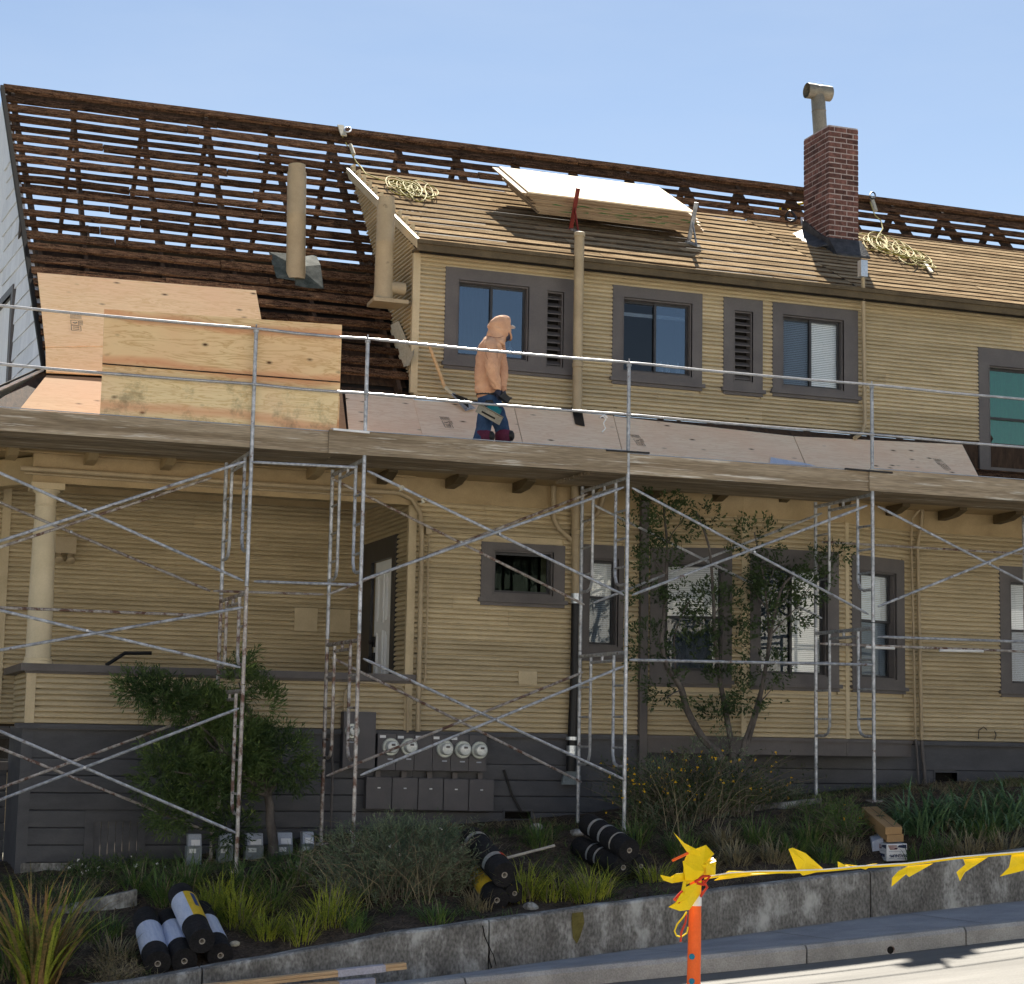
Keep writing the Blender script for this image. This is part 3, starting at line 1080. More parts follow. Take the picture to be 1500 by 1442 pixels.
def window(fr, outer, inner, kind='slide', left='dark', right='dark', glass='glass', label=None, name='window', sill=True, mull=0.5, sill_to=None):
    """outer = trim rect, inner = glazed rect (both u0,u1,z0,z1)"""
    U0, U1, Z0, Z1 = outer
    u0, u1, z0, z1 = inner
    mb = MB()
    frame4(fr, mb, outer, (u0 - U0, U1 - u1, Z1 - z1, z0 - Z0), -0.005, 0.038)
    w = mb.build(name, MT['grey'], house, label=label)
    mb = MB()
    frame4(fr, mb, (u0 - 0.012, u1 + 0.012, z0 - 0.012, z1 + 0.012), (0.012, 0.012, 0.012, 0.012), -0.12, 0.042)
    # reveal lining
    frame4(fr, mb, (u0, u1, z0, z1), (0.02, 0.02, 0.02, 0.02), -0.12, 0.012)
    mb.build('frame', MT['grey'], w)
    if sill:
        mb = MB()
        Us = sill_to if sill_to else U1
        fr.box(mb, U0 - 0.03, Us + 0.03, Z0 - 0.035, Z0 + 0.012, -0.005, 0.075)
        fr.box(mb, U0, Us, Z0 - 0.075, Z0 - 0.036, -0.005, 0.045)
        mb.build('sill', MT['grey'], w)
    iu0, iu1, iz0, iz1 = u0 + 0.02, u1 - 0.02, z0 + 0.02, z1 - 0.02
    if kind == 'louver':
        n = 10
        h = (iz1 - iz0) / n
        for k in range(n):
            mb = MB()
            z = iz0 + (k + 0.5) * h
            a = [fr.p(iu0, z - h * 0.35, -0.005), fr.p(iu1, z - h * 0.35, -0.005), fr.p(iu1, z + h * 0.25, -0.075), fr.p(iu0, z + h * 0.25, -0.075)]
            mb.slab(a, (0, 0, 0.012))
            mb.build('louver_slat', MT['grey'], w)
        mb = MB()
        fr.box(mb, iu0, iu1, iz0, iz1, -0.118, -0.11)
        mb.build('dark_backing', MT['dark'], w)
        return w
    halves = []
    sw = 0.03
    if kind == 'slide':
        um = lerp(iu0, iu1, mull)
        halves = [(iu0, um + 0.015, iz0, iz1, -0.075), (um - 0.015, iu1, iz0, iz1, -0.055)]
    elif kind == 'hung':
        zm = lerp(iz0, iz1, mull)
        halves = [(iu0, iu1, zm - 0.015, iz1, -0.055), (iu0, iu1, iz0, zm + 0.015, -0.08)]
    else:
        halves = [(iu0, iu1, iz0, iz1, -0.06)]
    for k, (a, b, c, d, o) in enumerate(halves):
        mb = MB()
        frame4(fr, mb, (a, b, c, d), (sw, sw, sw, sw), o - 0.02, o + 0.005)
        mb.build('sash', MT['sash'], w)
        mb = MB()
        fr.box(mb, a + sw, b - sw, c + sw, d - sw, o - 0.012, o - 0.007)
        tr = left if k == 0 else right
        gk = glass
        if isinstance(glass, tuple):
            gk = glass[k]
        mb.build('pane', MT[gk], w)
        if tr in ('blind', 'blind_half'):
            mb = MB()
            zz = d - 0.01
            low = c if tr == 'blind' else lerp(c, d, 0.12)
            while zz > low:
                q = [fr.p(a, zz, o - 0.05), fr.p(b, zz, o - 0.05), fr.p(b, zz - 0.022, o - 0.038), fr.p(a, zz - 0.022, o - 0.038)]
                mb.quad(*q)
                zz -= 0.024
            for cu in (0.2, 0.8):
                uu = lerp(a, b, cu)
                fr.box(mb, uu - 0.002, uu + 0.002, low, d, o - 0.036, o - 0.034)
            mb.build('blind', MT['blind'], w)
        elif tr in ('curtain', 'screen'):
            mb = MB()
            n = 16
            for i in range(n):
                ua, ub = lerp(a, b, i / n), lerp(a, b, (i + 1) / n)
                oa = o - 0.05 - 0.012 * (i % 2)
                ob = o - 0.05 - 0.012 * ((i + 1) % 2)
                mb.quad(fr.p(ua, c, oa), fr.p(ub, c, ob), fr.p(ub, d, ob), fr.p(ua, d, oa))
            mb.build('curtain', MT['curtain'] if tr == 'curtain' else MT['sash'], w)
        elif tr == 'rail':
            mb = MB()
            fr.box(mb, a, b, lerp(c, d, 0.80), lerp(c, d, 0.85), o - 0.06, o - 0.05)
            mb.build('blind_rail', MT['blind'], w)
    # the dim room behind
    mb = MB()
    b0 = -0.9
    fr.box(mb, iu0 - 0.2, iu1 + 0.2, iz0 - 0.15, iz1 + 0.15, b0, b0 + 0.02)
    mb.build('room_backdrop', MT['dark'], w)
    return w


def hole(inner, m=0.0):
    return (inner[0] - m, inner[1] + m, inner[2] - m, inner[3] + m)


# ---- upper front wall
fu = Fr((6.33, YU), (22, YU))
ups = []
A_out = fu.rect(650, 838.5, 401, 540)
A_in = fu.rect(669, 773, 416, 526)
AV_in = fu.rect(799, 824, 428, 539)
# merged window and vent share one wide surround
B_out = fu.rect(895.5, 1027, 425, 560)
B_in = fu.rect(911, 1012, 441, 549)
C_out = fu.rect(1058, 1115.5, 439, 572)
C_in = fu.rect(1074, 1101, 457, 560)
D_out = fu.rect(1130, 1255, 450, 578)
D_in = fu.rect(1145, 1234, 466, 570)
E_out = fu.rect(1432, 1560, 516, 696)
E_in = fu.rect(1448, 1545, 541, 690)
zU0, zU1 = 4.07, 5.86
siding((6.33, YU), (22, YU), zU0, zU1, 0.163, MT['siding'],
       [hole(A_out, -0.02), hole(B_out, -0.02), hole(C_out, -0.02), hole(D_out, -0.02), hole(E_out, -0.02)], name='upper_front_wall')
# surround of the leftmost window runs on round its vent
wA = window(fu, (A_out[0], (A_in[1] + AV_in[0]) / 2, A_out[2], A_out[3]), A_in, 'slide', 'screen', 'dark', glass=('glass_blue', 'glass_blue'), label='blue-tinted reflecting window with a wide surround at the upper left', sill_to=A_out[1])
window(fu, ((A_in[1] + AV_in[0]) / 2, A_out[1], A_out[2], A_out[3]), AV_in, 'louver', name='louvre_vent', sill=False)
window(fu, B_out, B_in, 'slide', 'rail', 'rail', glass=('glass_screen', 'glass_blue'))
window(fu, C_out, C_in, 'louver', name='louvre_vent')
window(fu, D_out, D_in, 'slide', 'blind', 'blind', glass=('glass_screen', 'glass'))
window(fu, E_out, E_in, 'hung', 'curtain', 'curtain', glass='glass_green', label='tall sash window with a tree-green reflection tint', sill=False, mull=0.5)
# bottles on two sills
for px, py, fr_ in ((752, 519, fu), (974, 546, fu), (984, 547, fu), (999, 548, fu)):
    u, z = fr_.uz(px, py)
    mb = MB()
    mb.lathe(fr_.p(u, z, -0.13), (0, 0, 1), [(0, 0.03), (0.09, 0.032), (0.12, 0.012), (0.17, 0.011)], 10)
    mb.build('sill_bottle', MT['white'], house, smooth=True)
mb = MB()
mb.box((13.4, YU - 0.004, 3.5), (22, YU + 0.12, 4.066))
mb.build('lower_strip', MT['rafter'], house)
# corner board and eaves trim of the dormer
mb = MB()
mb.box((6.285, YU - 0.035, 4.1), (6.375, YU + 0.03, 5.86))
mb.build('corner_board', MT['cream_trim'], house)
mb = MB()
mb.box((6.27, 21.23, 5.835), (22, 21.5, 5.865))
mb.build('soffit', MT['eave'], house)
mb = MB()
mb.box((6.25, 21.20, 5.80), (22, 21.23, 5.925))
mb.box((6.25, 21.175, 5.885), (22, 21.199, 5.935))
mb.build('eave_fascia', MT['eave'], house)

# ---- dormer side wall (facing left)
xs = 6.33


def sidespan(z):
    # u runs from back (y=YJ) to front (y=YU)
    L0 = YJ + 0.05
    ym = BR.y + (z - BR.z) / MS
    yf = YU if z < 5.95 else DC.y + (z - DC.z) / DS
    return (L0 - ym, L0 - max(yf, YU))


siding((xs, YJ + 0.05), (xs, YU), 4.15, ZJ - 0.03, 0.163, MT['siding'], name='dormer_side_wall', span=sidespan, joints=False, thick=0.03)

# ---- dormer roof: spaced sheathing boards over a dark deck
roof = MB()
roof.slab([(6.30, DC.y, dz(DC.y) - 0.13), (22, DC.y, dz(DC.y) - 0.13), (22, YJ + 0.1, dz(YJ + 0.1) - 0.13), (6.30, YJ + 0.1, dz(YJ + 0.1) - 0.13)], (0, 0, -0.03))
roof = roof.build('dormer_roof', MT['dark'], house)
Lr = (YJ - DC.y) / math.cos(math.atan(DS))
dd = V((0, math.cos(math.atan(DS)), math.sin(math.atan(DS))))
rs = random.Random(5)


def roofboard(x0, x1, s0, w, th, mat, parent, name, origin, dirv, nrm, jit=0.01, segs=6, edge=None):
    mb = MB()
    pr = []
    sag = rs.uniform(-1, 1) * jit
    tw = rs.uniform(-1, 1) * jit
    seed = rs.uniform(0, 99)
    for i in range(segs + 1):
        t = i / segs
        x = lerp(x0, x1, t)
        c = V((x, origin.y, origin.z)) + dirv * (s0 + tw * (t - 0.5) + sag * math.sin(math.pi * t)) + nrm * 0.004 * noise.noise(V((x * 2, seed, 0)))
        e1 = jit * 0.8 * noise.noise(V((x * 5, seed, 2)))
        e2 = jit * 0.8 * noise.noise(V((x * 5, seed, 5)))
        pr.append([c - dirv * (w / 2 + e1), c + dirv * (w / 2 + e2), c + dirv * (w / 2 + e2) + nrm * th, c - dirv * (w / 2 + e1) + nrm * th])
    for a, b in zip(pr, pr[1:]):
        for k in range(4):
            mb.quad(a[k], b[k], b[(k + 1) % 4], a[(k + 1) % 4])
    mb.poly(pr[0])
    mb.poly(pr[-1][::-1])
    o = mb.build(name, [mat, edge] if edge else mat, parent)
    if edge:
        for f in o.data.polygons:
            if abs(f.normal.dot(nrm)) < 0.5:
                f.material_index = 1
    return o


xsplit = at(1265, 418, DC.y).x
nrow = 14
pit = Lr / nrow
for k in range(nrow):
    s = (k + 0.42) * pit
    cuts_ = [6.31, rs.uniform(8, 9.5), rs.uniform(10.2, 11.5), xsplit]
    for a, b in zip(cuts_, cuts_[1:]):
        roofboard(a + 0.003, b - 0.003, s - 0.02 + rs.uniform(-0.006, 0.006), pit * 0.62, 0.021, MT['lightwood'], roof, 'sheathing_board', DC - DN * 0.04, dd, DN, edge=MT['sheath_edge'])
nrow = 19
pit = Lr / nrow
for k in range(nrow):
    s = (k + 0.45) * pit
    cuts_ = [xsplit + 0.02, rs.uniform(14, 16), rs.uniform(17, 19), 22]
    for a, b in zip(cuts_, cuts_[1:]):
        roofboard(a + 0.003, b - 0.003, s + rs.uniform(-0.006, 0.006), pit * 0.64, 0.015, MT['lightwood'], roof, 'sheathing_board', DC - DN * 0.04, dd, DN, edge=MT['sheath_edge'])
# rafters under it are hidden; rake board on the left edge
mb = MB()
mb.slab([DC + V((-0.03, -0.04, -0.11)), V((6.24, YJ + 0.02, dz(YJ) - 0.11)), V((6.24, YJ + 0.02, dz(YJ) + 0.01)), DC + V((-0.03, -0.04, 0.01))], (0.035, 0, 0))
mb.build('rake_board', MT['cream_trim'], roof)

# ---- main roof with stripped battens
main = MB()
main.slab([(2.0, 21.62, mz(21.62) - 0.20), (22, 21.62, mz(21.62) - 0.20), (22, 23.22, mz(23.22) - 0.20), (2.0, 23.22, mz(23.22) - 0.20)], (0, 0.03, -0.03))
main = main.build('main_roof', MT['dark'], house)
lowd = V((0, 1, MS)).normalized()
SL = (YRIDGE - BR.y) * math.sqrt(1 + MS * MS)


def rake_x(z):
    """left end of the roof slope, slightly out of square"""
    return interp(z, [(4.0, 1.97), (6.1, 1.80), (8.62, 1.60)])


nb = 24
bp = SL / nb
rs = random.Random(11)
for k in range(1, nb + 1):
    s = SL - k * bp - 0.03
    if s < 0.0:
        break
    z = BR.z + lowd.z * s
    xl = rake_x(z)
    w = 0.136
    if z > ZJ - 0.12:
        cuts_ = [xl, 4.6 + rs.uniform(-1, 1), 7.5 + rs.uniform(-1, 1), 10.8 + rs.uniform(-1, 1), 14 + rs.uniform(-1, 1), 18 + rs.uniform(-1, 1), 22]
    else:
        cuts_ = [xl, 3.6 + rs.uniform(-0.9, 1.4), xs - 0.02]
    for a, b in zip(cuts_, cuts_[1:]):
        ww = w * rs.uniform(0.72, 1.15)
        roofboard(a + 0.004, b - 0.004, s + rs.uniform(-0.012, 0.012), ww, rs.uniform(0.026, 0.042), MT['oldwood'], main, 'batten', BR, lowd, MN, jit=0.016, segs=14)
# ridge
mb = MB()
mb.box((rake_x(8.62), YRIDGE - 0.02, ZRIDGE - 0.15), (22, YRIDGE + 0.02, ZRIDGE - 0.03))
mb.build('ridge_beam', MT['rafter'], main)
roofboard(rake_x(8.62), 10, SL - 0.02, 0.13, 0.05, MT['oldwood'], main, 'ridge_board', BR, lowd, MN, jit=0.01, segs=10)
roofboard(10.01, 21.2, SL - 0.03, 0.13, 0.05, MT['oldwood'], main, 'ridge_board', BR, lowd, MN, jit=0.01, segs=10)
# rafters
pxs = [109, 211, 307, 403, 491, 591, 677]
rx = [rake_x(8.3) + 0.1]
for q in pxs:
    rx.append(onmain(q, 128 + 0.131 * q + 30).x)
step = (rx[-1] - rx[1]) / (len(pxs) - 1)
while rx[-1] < 21.5:
    rx.append(rx[-1] + step)
for x in rx:
    mb = MB()
    a = V((x if x > 2.2 else 2.12, BR.y - 0.02, mz(BR.y - 0.02)))
    b = V((x, YRIDGE - 0.02, mz(YRIDGE - 0.02)))
    off = MN * -0.075
    mb.bar(a + off, b + off, 0.05, 0.14, up=MN)
    mb.build('rafter', MT['rafter'], main)
    mb = MB()
    c = V((x + 0.05, YRIDGE + 0.02, ZRIDGE - 0.12))
    d = V((x + 0.05, YRIDGE + 4.1, ZRIDGE - 0.12 - 4.1 * MS))
    mb.bar(c, d, 0.05, 0.14)
    mb.build('rear_rafter', MT['rafter'], main)
# joist ends and gussets that show above the attic floor
ZA = 6.02
YA = BR.y + (ZA - BR.z) / MS
for x in rx[:6]:
    mb = MB()
    mb.slab([(x + 0.03, YA - 0.02, ZA + 0.02), (x + 0.03, YA + 0.40, ZA + 0.02), (x + 0.03, YA + 0.35, ZA + 0.26), (x + 0.03, YA + 0.2, ZA + 0.24)], (0.03, 0, 0))
    mb.build('gusset', MT['rafter'], main)
# two battens left on the rear slope
for zz in (7.55, 6.75):
    mb = MB()
    yy = YRIDGE + (ZRIDGE - zz) / MS
    mb.box((1.8, yy - 0.01, zz - 0.05), (22, yy + 0.02, zz + 0.05))
    mb.build('rear_batten', MT['oldwood'], main)
mb = MB()
mb.box((1.95, YA - 0.05, ZA - 0.06), (22, YRIDGE + (YRIDGE - YA), ZA - 0.02))
mb.build('attic_floor', MT['rafter'], main)
# lath lining seen between the low battens
for k in range(9):
    z0_ = 4.15 + k * 0.21
    mb = MB()
    y0_ = BR.y + (z0_ - BR.z) / MS
    mb.slab([(2.0, y0_, z0_ - 0.16), (6.3, y0_, z0_ - 0.16), (6.3, y0_ + 0.13, z0_ - 0.16 + 0.13 * MS), (2.0, y0_ + 0.13, z0_ - 0.16 + 0.13 * MS)], MN * -0.012)
    mb.build('lath', MT['rafter'], main)
# rear and side walls of the house body
mb = MB()
yb = YRIDGE + (YRIDGE - BR.y)
mb.box((2.0, yb, -1.9), (22, yb + 0.15, 4.2))
mb.build('rear_wall', MT['siding'], house)
mb = MB()
mb.slab([(22, YF, -1.5), (22, yb, -1.5), (22, yb, 4.15), (22, YRIDGE, ZRIDGE - 0.1), (22, YJ, ZJ), (22, 21.2, 5.8), (22, 21.2, 4.1), (22, YF, 3.6)], (0.12, 0, 0))
mb.build('right_side_wall', MT['siding'], house)

# ---- plywood nailed over the lower slope
def ply_on(plane, pix, mat, parent, off=0.03, th=0.015, name='plywood_sheet', nrm=None):
    f_ = {'m': onmain, 'k': onskirt}[plane]
    nn = {'m': MN, 'k': SKN}[plane]
    mb = MB()
    mb.slab([f_(px, py) + nn * off for px, py in pix], nn * th)
    return mb.build(name, mat, parent, label=None)


def strips(mb, pts, w, nn):
    for a, b in zip(pts, pts[1:]):
        d = (b - a).normalized()
        sd = d.cross(nn).normalized() * w / 2
        mb.quad(a - sd, b - sd, b + sd, a + sd)


def stamp(o, X, Yv, size, mat, parent, nn):
    """grade stamp: two hatched blocks, a mark and a boxed 11, reading sideways"""
    mb = MB()
    X = V(X).normalized()
    Yv = V(Yv).normalized()
    P = lambda a, b: V(o) + X * a * size + Yv * b * size
    bx = [P(0, 0), P(1, 0), P(1, 0.9), P(0, 0.9), P(0, 0)]
    strips(mb, bx, size * 0.06, nn)
    for q in (0.28, 0.62):
        strips(mb, [P(0.18, q), P(0.82, q)], size * 0.10, nn)
        strips(mb, [P(0.70, q + 0.12), P(0.82, q)], size * 0.07, nn)
    bx = [P(0, 1.0), P(0.8, 1.0), P(0.8, 1.8), P(0, 1.8), P(0, 1.0)]
    strips(mb, bx, size * 0.05, nn)
    strips(mb, [P(0.2, 1.45), P(0.42, 1.32), P(0.65, 1.5)], size * 0.14, nn)
    for q in range(5):
        strips(mb, [P(0.9 + q * 0.08, 1.05), P(0.9 + q * 0.08, 1.95)], size * 0.03, nn)
    for q in range(11):
        strips(mb, [P(0.0 + q * 0.11, 2.1), P(0.0 + q * 0.11, 3.0)], size * 0.035, nn)
    mb.build('stamp', mat, parent)


roofply = main
p1 = ply_on('m', [(54, 404), (374, 430), (383, 478), (383, 510), (66, 513)], MT['ply'], main)
p2 = ply_on('m', [(66, 514.5), (383, 511), (395, 566), (67, 550)], MT['ply'], main, off=0.032)
stamp(onmain(104, 489) + MN * 0.049, (1, 0, 0), lowd, 0.11, MT['stamp'], p1, MN)

# ---- skirt roof between the storeys
mb = MB()
XC = 13.70
mb.slab([(1.1, YSK, skz(YSK) - 0.05), (XC, YSK, skz(YSK) - 0.05), (XC, YU, skz(YU) - 0.05), (1.97, YU, skz(YU) - 0.05)], (0, 0, -0.03))
lz = lambda y: lerp(skz(YSK) - 0.05, 3.68, (y - YSK) / (YU - YSK))
mb.slab([(XC, YSK, lz(YSK)), (22, YSK, lz(YSK)), (22, YU + 0.1, lz(YU)), (XC, YU + 0.1, lz(YU))], (0, 0, -0.03))
mb.slab([(XC, YSK, lz(YSK) - 0.03), (XC, YU, lz(YU) - 0.03), (XC, YU, skz(YU) - 0.05), (XC, YSK, skz(YSK) - 0.04)], (-0.03, 0, 0))
skirt = mb.build('skirt_roof', MT['rafter'], house)
for k in range(9):
    mb = MB()
    y = YSK + 0.05 + k * 0.135
    mb.slab([(XC + 0.01, y, lz(y) + 0.004), (22, y, lz(y) + 0.004), (22, y + 0.10, lz(y + 0.10) + 0.004), (XC + 0.01, y + 0.10, lz(y + 0.10) + 0.004)], (0, 0, 0.02))
    mb.build('batten', MT['oldwood'], skirt)
eave = lambda px, dx=0: None


def ext(px0, py0, px1, py1):
    """continue the pixel line down to the eaves edge"""
    a, b = onskirt(px0, py0), onskirt(px1, py1)
    t = (YSK - a.y) / (b.y - a.y)
    return a + (b - a) * t


def skirt_sheet(tl, tr, jl, jr, mat, off=0.0):
    """sheet from top-left and top-right pixels with joint directions"""
    a, b = onskirt(*tl), onskirt(*tr)
    c = ext(*tr, *jr)
    d = ext(*tl, *jl)
    for q in (a, b):
        if q.y > YU - 0.03:
            q.z -= (q.y - (YU - 0.03)) * SKS
            q.y = YU - 0.03
    mb = MB()
    mb.slab([d + SKN * off, c + SKN * off, b + SKN * off, a + SKN * off], SKN * 0.015)
    return mb.build('plywood_sheet', mat, skirt)


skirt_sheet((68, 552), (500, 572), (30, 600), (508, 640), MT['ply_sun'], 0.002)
skirt_sheet((503, 568), (604, 580), (511, 640), (618, 640), MT['ply_pale'], 0.0)
s2 = skirt_sheet((605, 588), (752, 598), (620, 645), (764, 648), MT['ply_pale'], 0.004)
stamp(onskirt(652, 629) + SKN * 0.023, (1, 0, 0), V((0, 1, SKS)), 0.10, MT['stamp'], s2, SKN)
skirt_sheet((753, 598), (897.6, 611), (765, 648), (908.6, 655), MT['ply_pale'], 0.002)
s4 = skirt_sheet((898.6, 612), (1161.5, 641), (909.6, 655), (1178.5, 682), MT['ply_pale'], 0.003)
stamp(onskirt(934, 655) + SKN * 0.022, (1, 0, 0), V((0, 1, SKS)), 0.10, MT['stamp'], s4, SKN)
s5 = skirt_sheet((1162.6, 641), (1409, 653), (1180, 682), (1432, 698), MT['ply_pale'], 0.001)
stamp(onskirt(1392, 690) + SKN * 0.02, (-1, 0, 0), V((0, 1, SKS)), 0.10, MT['stamp'], s5, SKN)
# offcut of pale underlay lying on the skirt
mb = MB()
mb.poly([onskirt(*q) + SKN * 0.03 for q in ((1128, 673), (1180, 682), (1195, 686), (1127, 682))])
tag(mb.build('paper_offcut', MT['label_w'], None), 'pale blue paper offcut lying on the plywood skirt', 'paper')

# ---- hip return of the skirt round the left end
mb = MB()
h0 = V((1.97, 21.45, skz(21.45)))
h1 = V((1.97 - 1.13, YSK, skz(YSK)))
mb.slab([h0, h1, V((h1.x, 27, h1.z)), V((h0.x, 27, h0.z))], (0, 0, -0.03))
mb.build('hip_return', MT['shingle'], skirt)
mb = MB()
mb.bar(h0 + V((0, 0, 0.02)), h1 + V((0, 0, 0.02)), 0.025, 0.02)
mb.build('hip_edge', MT['dark'], skirt)

# ---- left gable with white shingles
gp = V((1.97, 21.5, 0))
gtop = V((rake_x(8.62), YRIDGE, 8.62))
gd = (V((gtop.x, gtop.y, 0)) - gp).normalized()      # horizontal direction of the gable
GN = V((-gd.y, gd.x, 0))                              # outward
mb = MB()
E1 = gp + gd * 8.0
mb.slab([V((1.97, 21.5, 4.0)), V((E1.x, E1.y, 4.0)), V((E1.x, E1.y, 4.4)), gtop - V((0, 0, 0.05)), V((1.975, 21.52, 4.15))], -GN * 0.05)
gable = mb.build('gable_wall', MT['shingle'], house)
# window of the gable: pixel column 0-18, 430-598
rows_z = 4.02
rr = random.Random(3)
gf = Fr((gp.x, gp.y), (gp.x + gd.x, gp.y + gd.y))
gf.N = GN
wq = [gf.uz(19, 500)[0], gf.uz(19, 500)[0] + 1.3]
wz0, wz1 = 4.02, gf.uz(10, 432)[1]
RSH = 0.235
k = 0
z = rows_z
while z < 8.5:
    def umin(zz):
        if zz < 4.15:
            return 0.02
        return (BR.y + (zz - BR.z) / MS - gp.y) / gd.y + 0.03
    def umax(zz):
        return 6.5
    u = umin(z + RSH * 0.5) - rr.uniform(0, 0.25)
    end = min(6.5, 8.1 - umin(z))
    first = True
    while u < end:
        w = rr.uniform(0.22, 0.36)
        a = max(u, umin(z))
        b = max(u + w - 0.006, umin(z))
        c = max(u + w - 0.006, umin(z + RSH))
        d = max(u, umin(z + RSH))
        if b - a > 0.02 and not (wq[0] - 0.1 < (a + b) / 2 < wq[1] and z + RSH * 0.6 < wz1):
            mb = MB()
            dr = rr.uniform(-0.006, 0.006)
            q = [gf.p(a, z + dr, 0.004), gf.p(b, z + dr, 0.004), gf.p(c, z + RSH - 0.003, 0.001), gf.p(d, z + RSH - 0.003, 0.001)]
            q2 = [gf.p(a, z + dr, 0.022), gf.p(b, z + dr, 0.022), gf.p(c, z + RSH - 0.003, 0.008), gf.p(d, z + RSH - 0.003, 0.008)]
            n0 = len(mb.v)
            mb.v += q + q2
            mb.f += [(4, 5, 6, 7), (0, 1, 5, 4), (1, 2, 6, 5), (3, 0, 4, 7)]
            if u < 3.2:
                mb.build('shingle', MT['shingle'], gable)
        u += w
    z += RSH
mb = MB()
mb.bar(V((1.955, 21.42, 4.02)), gtop + V((-0.02, -0.05, 0.0)), 0.05, 0.07, up=MN)
mb.build('rake_edge', MT['dark'], gable)
mb = MB()
mb.bar(gf.p(0.02, 4.0, 0.03), gf.p(5, 4.0, 0.03), 0.05, 0.05)
mb.build('gable_foot_trim', MT['dark'], gable)
window(gf, (wq[0], wq[1], wz0, wz1), (wq[0] + 0.12, wq[1] - 0.12, wz0 + 0.1, wz1 - 0.10), 'hung', 'dark', 'dark', sill=False)

# ------------------------------------------------------------------ lower storey
fl = Fr((1.94, YF), (22, YF))
ZB = 0.04      # foot of the cream siding
F_out = fl.rect(703, 826, 797, 880)
F_in = fl.rect(722, 809, 808, 872)
G_out = fl.rect(848, 912, 799, 960)
G_in = fl.rect(861, 904, 819, 947)
H_out = fl.rect(1463, 1560, 832, 1014)
H_in = fl.rect(1479, 1545, 852, 1004)
x600 = 6.21
u600 = x600 - 1.94
bayL, bayR = at(945, 900, YF).x, at(1329, 900, YF).x
ub0, ub1 = bayL - 1.94, bayR - 1.94
ZFR = 2.72
siding((x600, YF), (22, YF), ZB, ZFR, 0.18, MT['siding'],
       [tuple([h[0] - u600, h[1] - u600, h[2], h[3]]) for h in (hole(F_out, -0.02), hole(G_out, -0.02), hole(H_out, -0.02))] + [(ub0 - u600, ub1 - u600, -0.5, 3)],
       name='lower_front_wall')
window(fl, F_out, F_in, 'fixed', 'dark', 'dark', glass='glass_dim')
window(fl, G_out, G_in, 'hung', 'blind', 'blind', glass=('glass', 'glass_screen'), mull=0.56)
window(fl, H_out, H_in, 'hung', 'blind', 'blind', glass=('glass', 'glass_screen'), mull=0.52)
mb = MB()
mb.box((x600 - 0.045, YF - 0.04, ZB), (x600 + 0.05, YF + 0.03, ZFR))
mb.build('corner_board', MT['cream_trim'], house)
# porch parapet
siding((1.94, YF), (x600 - 0.045, YF), ZB, 0.60, 0.185, MT['siding'], name='porch_parapet')
siding((1.94, YF + 1.6), (1.94, YF), ZB, 0.60, 0.185, MT['siding'], name='porch_parapet_end', joints=False)
mb = MB()
mb.box((1.90, YF - 0.045, ZB), (2.0, YF + 0.03, 0.60))
mb.build('corner_board', MT['cream_trim'], house)
mb = MB()
mb.box((1.83, YF - 0.11, 0.60), (x600 + 0.10, YF + 0.13, 0.68))
mb.box((1.88, YF - 0.06, 0.575), (x600 + 0.05, YF - 0.02, 0.599))
mb.box((1.83, YF + 0.131, 0.60), (2.02, YP, 0.68))
mb.build('parapet_rail', MT['grey'], house)
# belt moulding and the flat board under it
mb = MB()
mb.box((1.80, YF - 0.085, -0.02), (bayL - 0.05, YF - 0.001, 0.035))
mb.box((bayR + 0.05, YF - 0.085, -0.02), (22, YF - 0.001, 0.035))
mb.build('belt_moulding', MT['foundation'], house)
mb = MB()
mb.box((1.93, YF - 0.02, -0.33), (22, YF + 0.1, -0.021))
mb.build('belt_board', MT['foundation'], house)
# slate-painted siding of the basement
siding((1.94, YF), (22, YF), -1.45, -0.332, 0.185, MT['foundation'],
       [(fl.rect(122, 212, 1188, 1290)[0], fl.rect(122, 212, 1188, 1290)[1], -1.8, fl.uz(165, 1190)[1]),
        hole(fl.rect(1368, 1400, 1132, 1147)), hole(fl.rect(1110, 1147, 1153, 1170)), hole(fl.rect(738, 776, 1188, 1200))],
       name='basement_wall', board='basement_board', simple=True)
mb = MB()
mb.box((1.94, YF - 0.035, -2.0), (22, YF + 0.1, -1.451))
for a in ((7.6, 8.6, -0.98), (11.8, 22, -0.62), (9.3, 11.8, -0.85)):
    mb.box((a[0], YF - 0.05, -1.6), (a[1], YF - 0.001, a[2] - 0.09))
mb.build('footing', MT['concrete'], house)
mb = MB()
mb.box((1.88, YF - 0.03, -2.0), (2.0, YF + 0.03, ZB - 0.03))
mb.build('corner_post', MT['foundation'], house)
# vents
for r_ in ((1368, 1400, 1132, 1147), (1110, 1147, 1153, 1170), (738, 776, 1188, 1200)):
    q = fl.rect(*r_)
    mb = MB()
    fl.box(mb, q[0], q[1], q[2], q[3], -0.10, -0.09)
    v = mb.build('crawl_vent', MT['dark'], house)
    mb = MB()
    frame4(fl, mb, (q[0] - 0.02, q[1] + 0.02, q[2] - 0.02, q[3] + 0.02), (0.02,) * 4, -0.09, 0.035)
    mb.build('frame', MT['foundation'], v)
# plank hatch
q = fl.rect(122, 212, 1190, 1290)
mb = MB()
frame4(fl, mb, (q[0], q[1], q[2] - 0.3, q[3]), (0.10, 0.09, 0.10, 0.0), 0.0, 0.035)
ht = mb.build('cellar_hatch', MT['foundation'], house)
n = 6
for k in range(n):
    mb = MB()
    fl.box(mb, lerp(q[0] + 0.10, q[1] - 0.09, k / n) + 0.003, lerp(q[0] + 0.10, q[1] - 0.09, (k + 1) / n) - 0.003, q[2] - 0.3, q[3] - 0.10, -0.02, 0.012)
    mb.build('plank', MT['foundation'], ht)

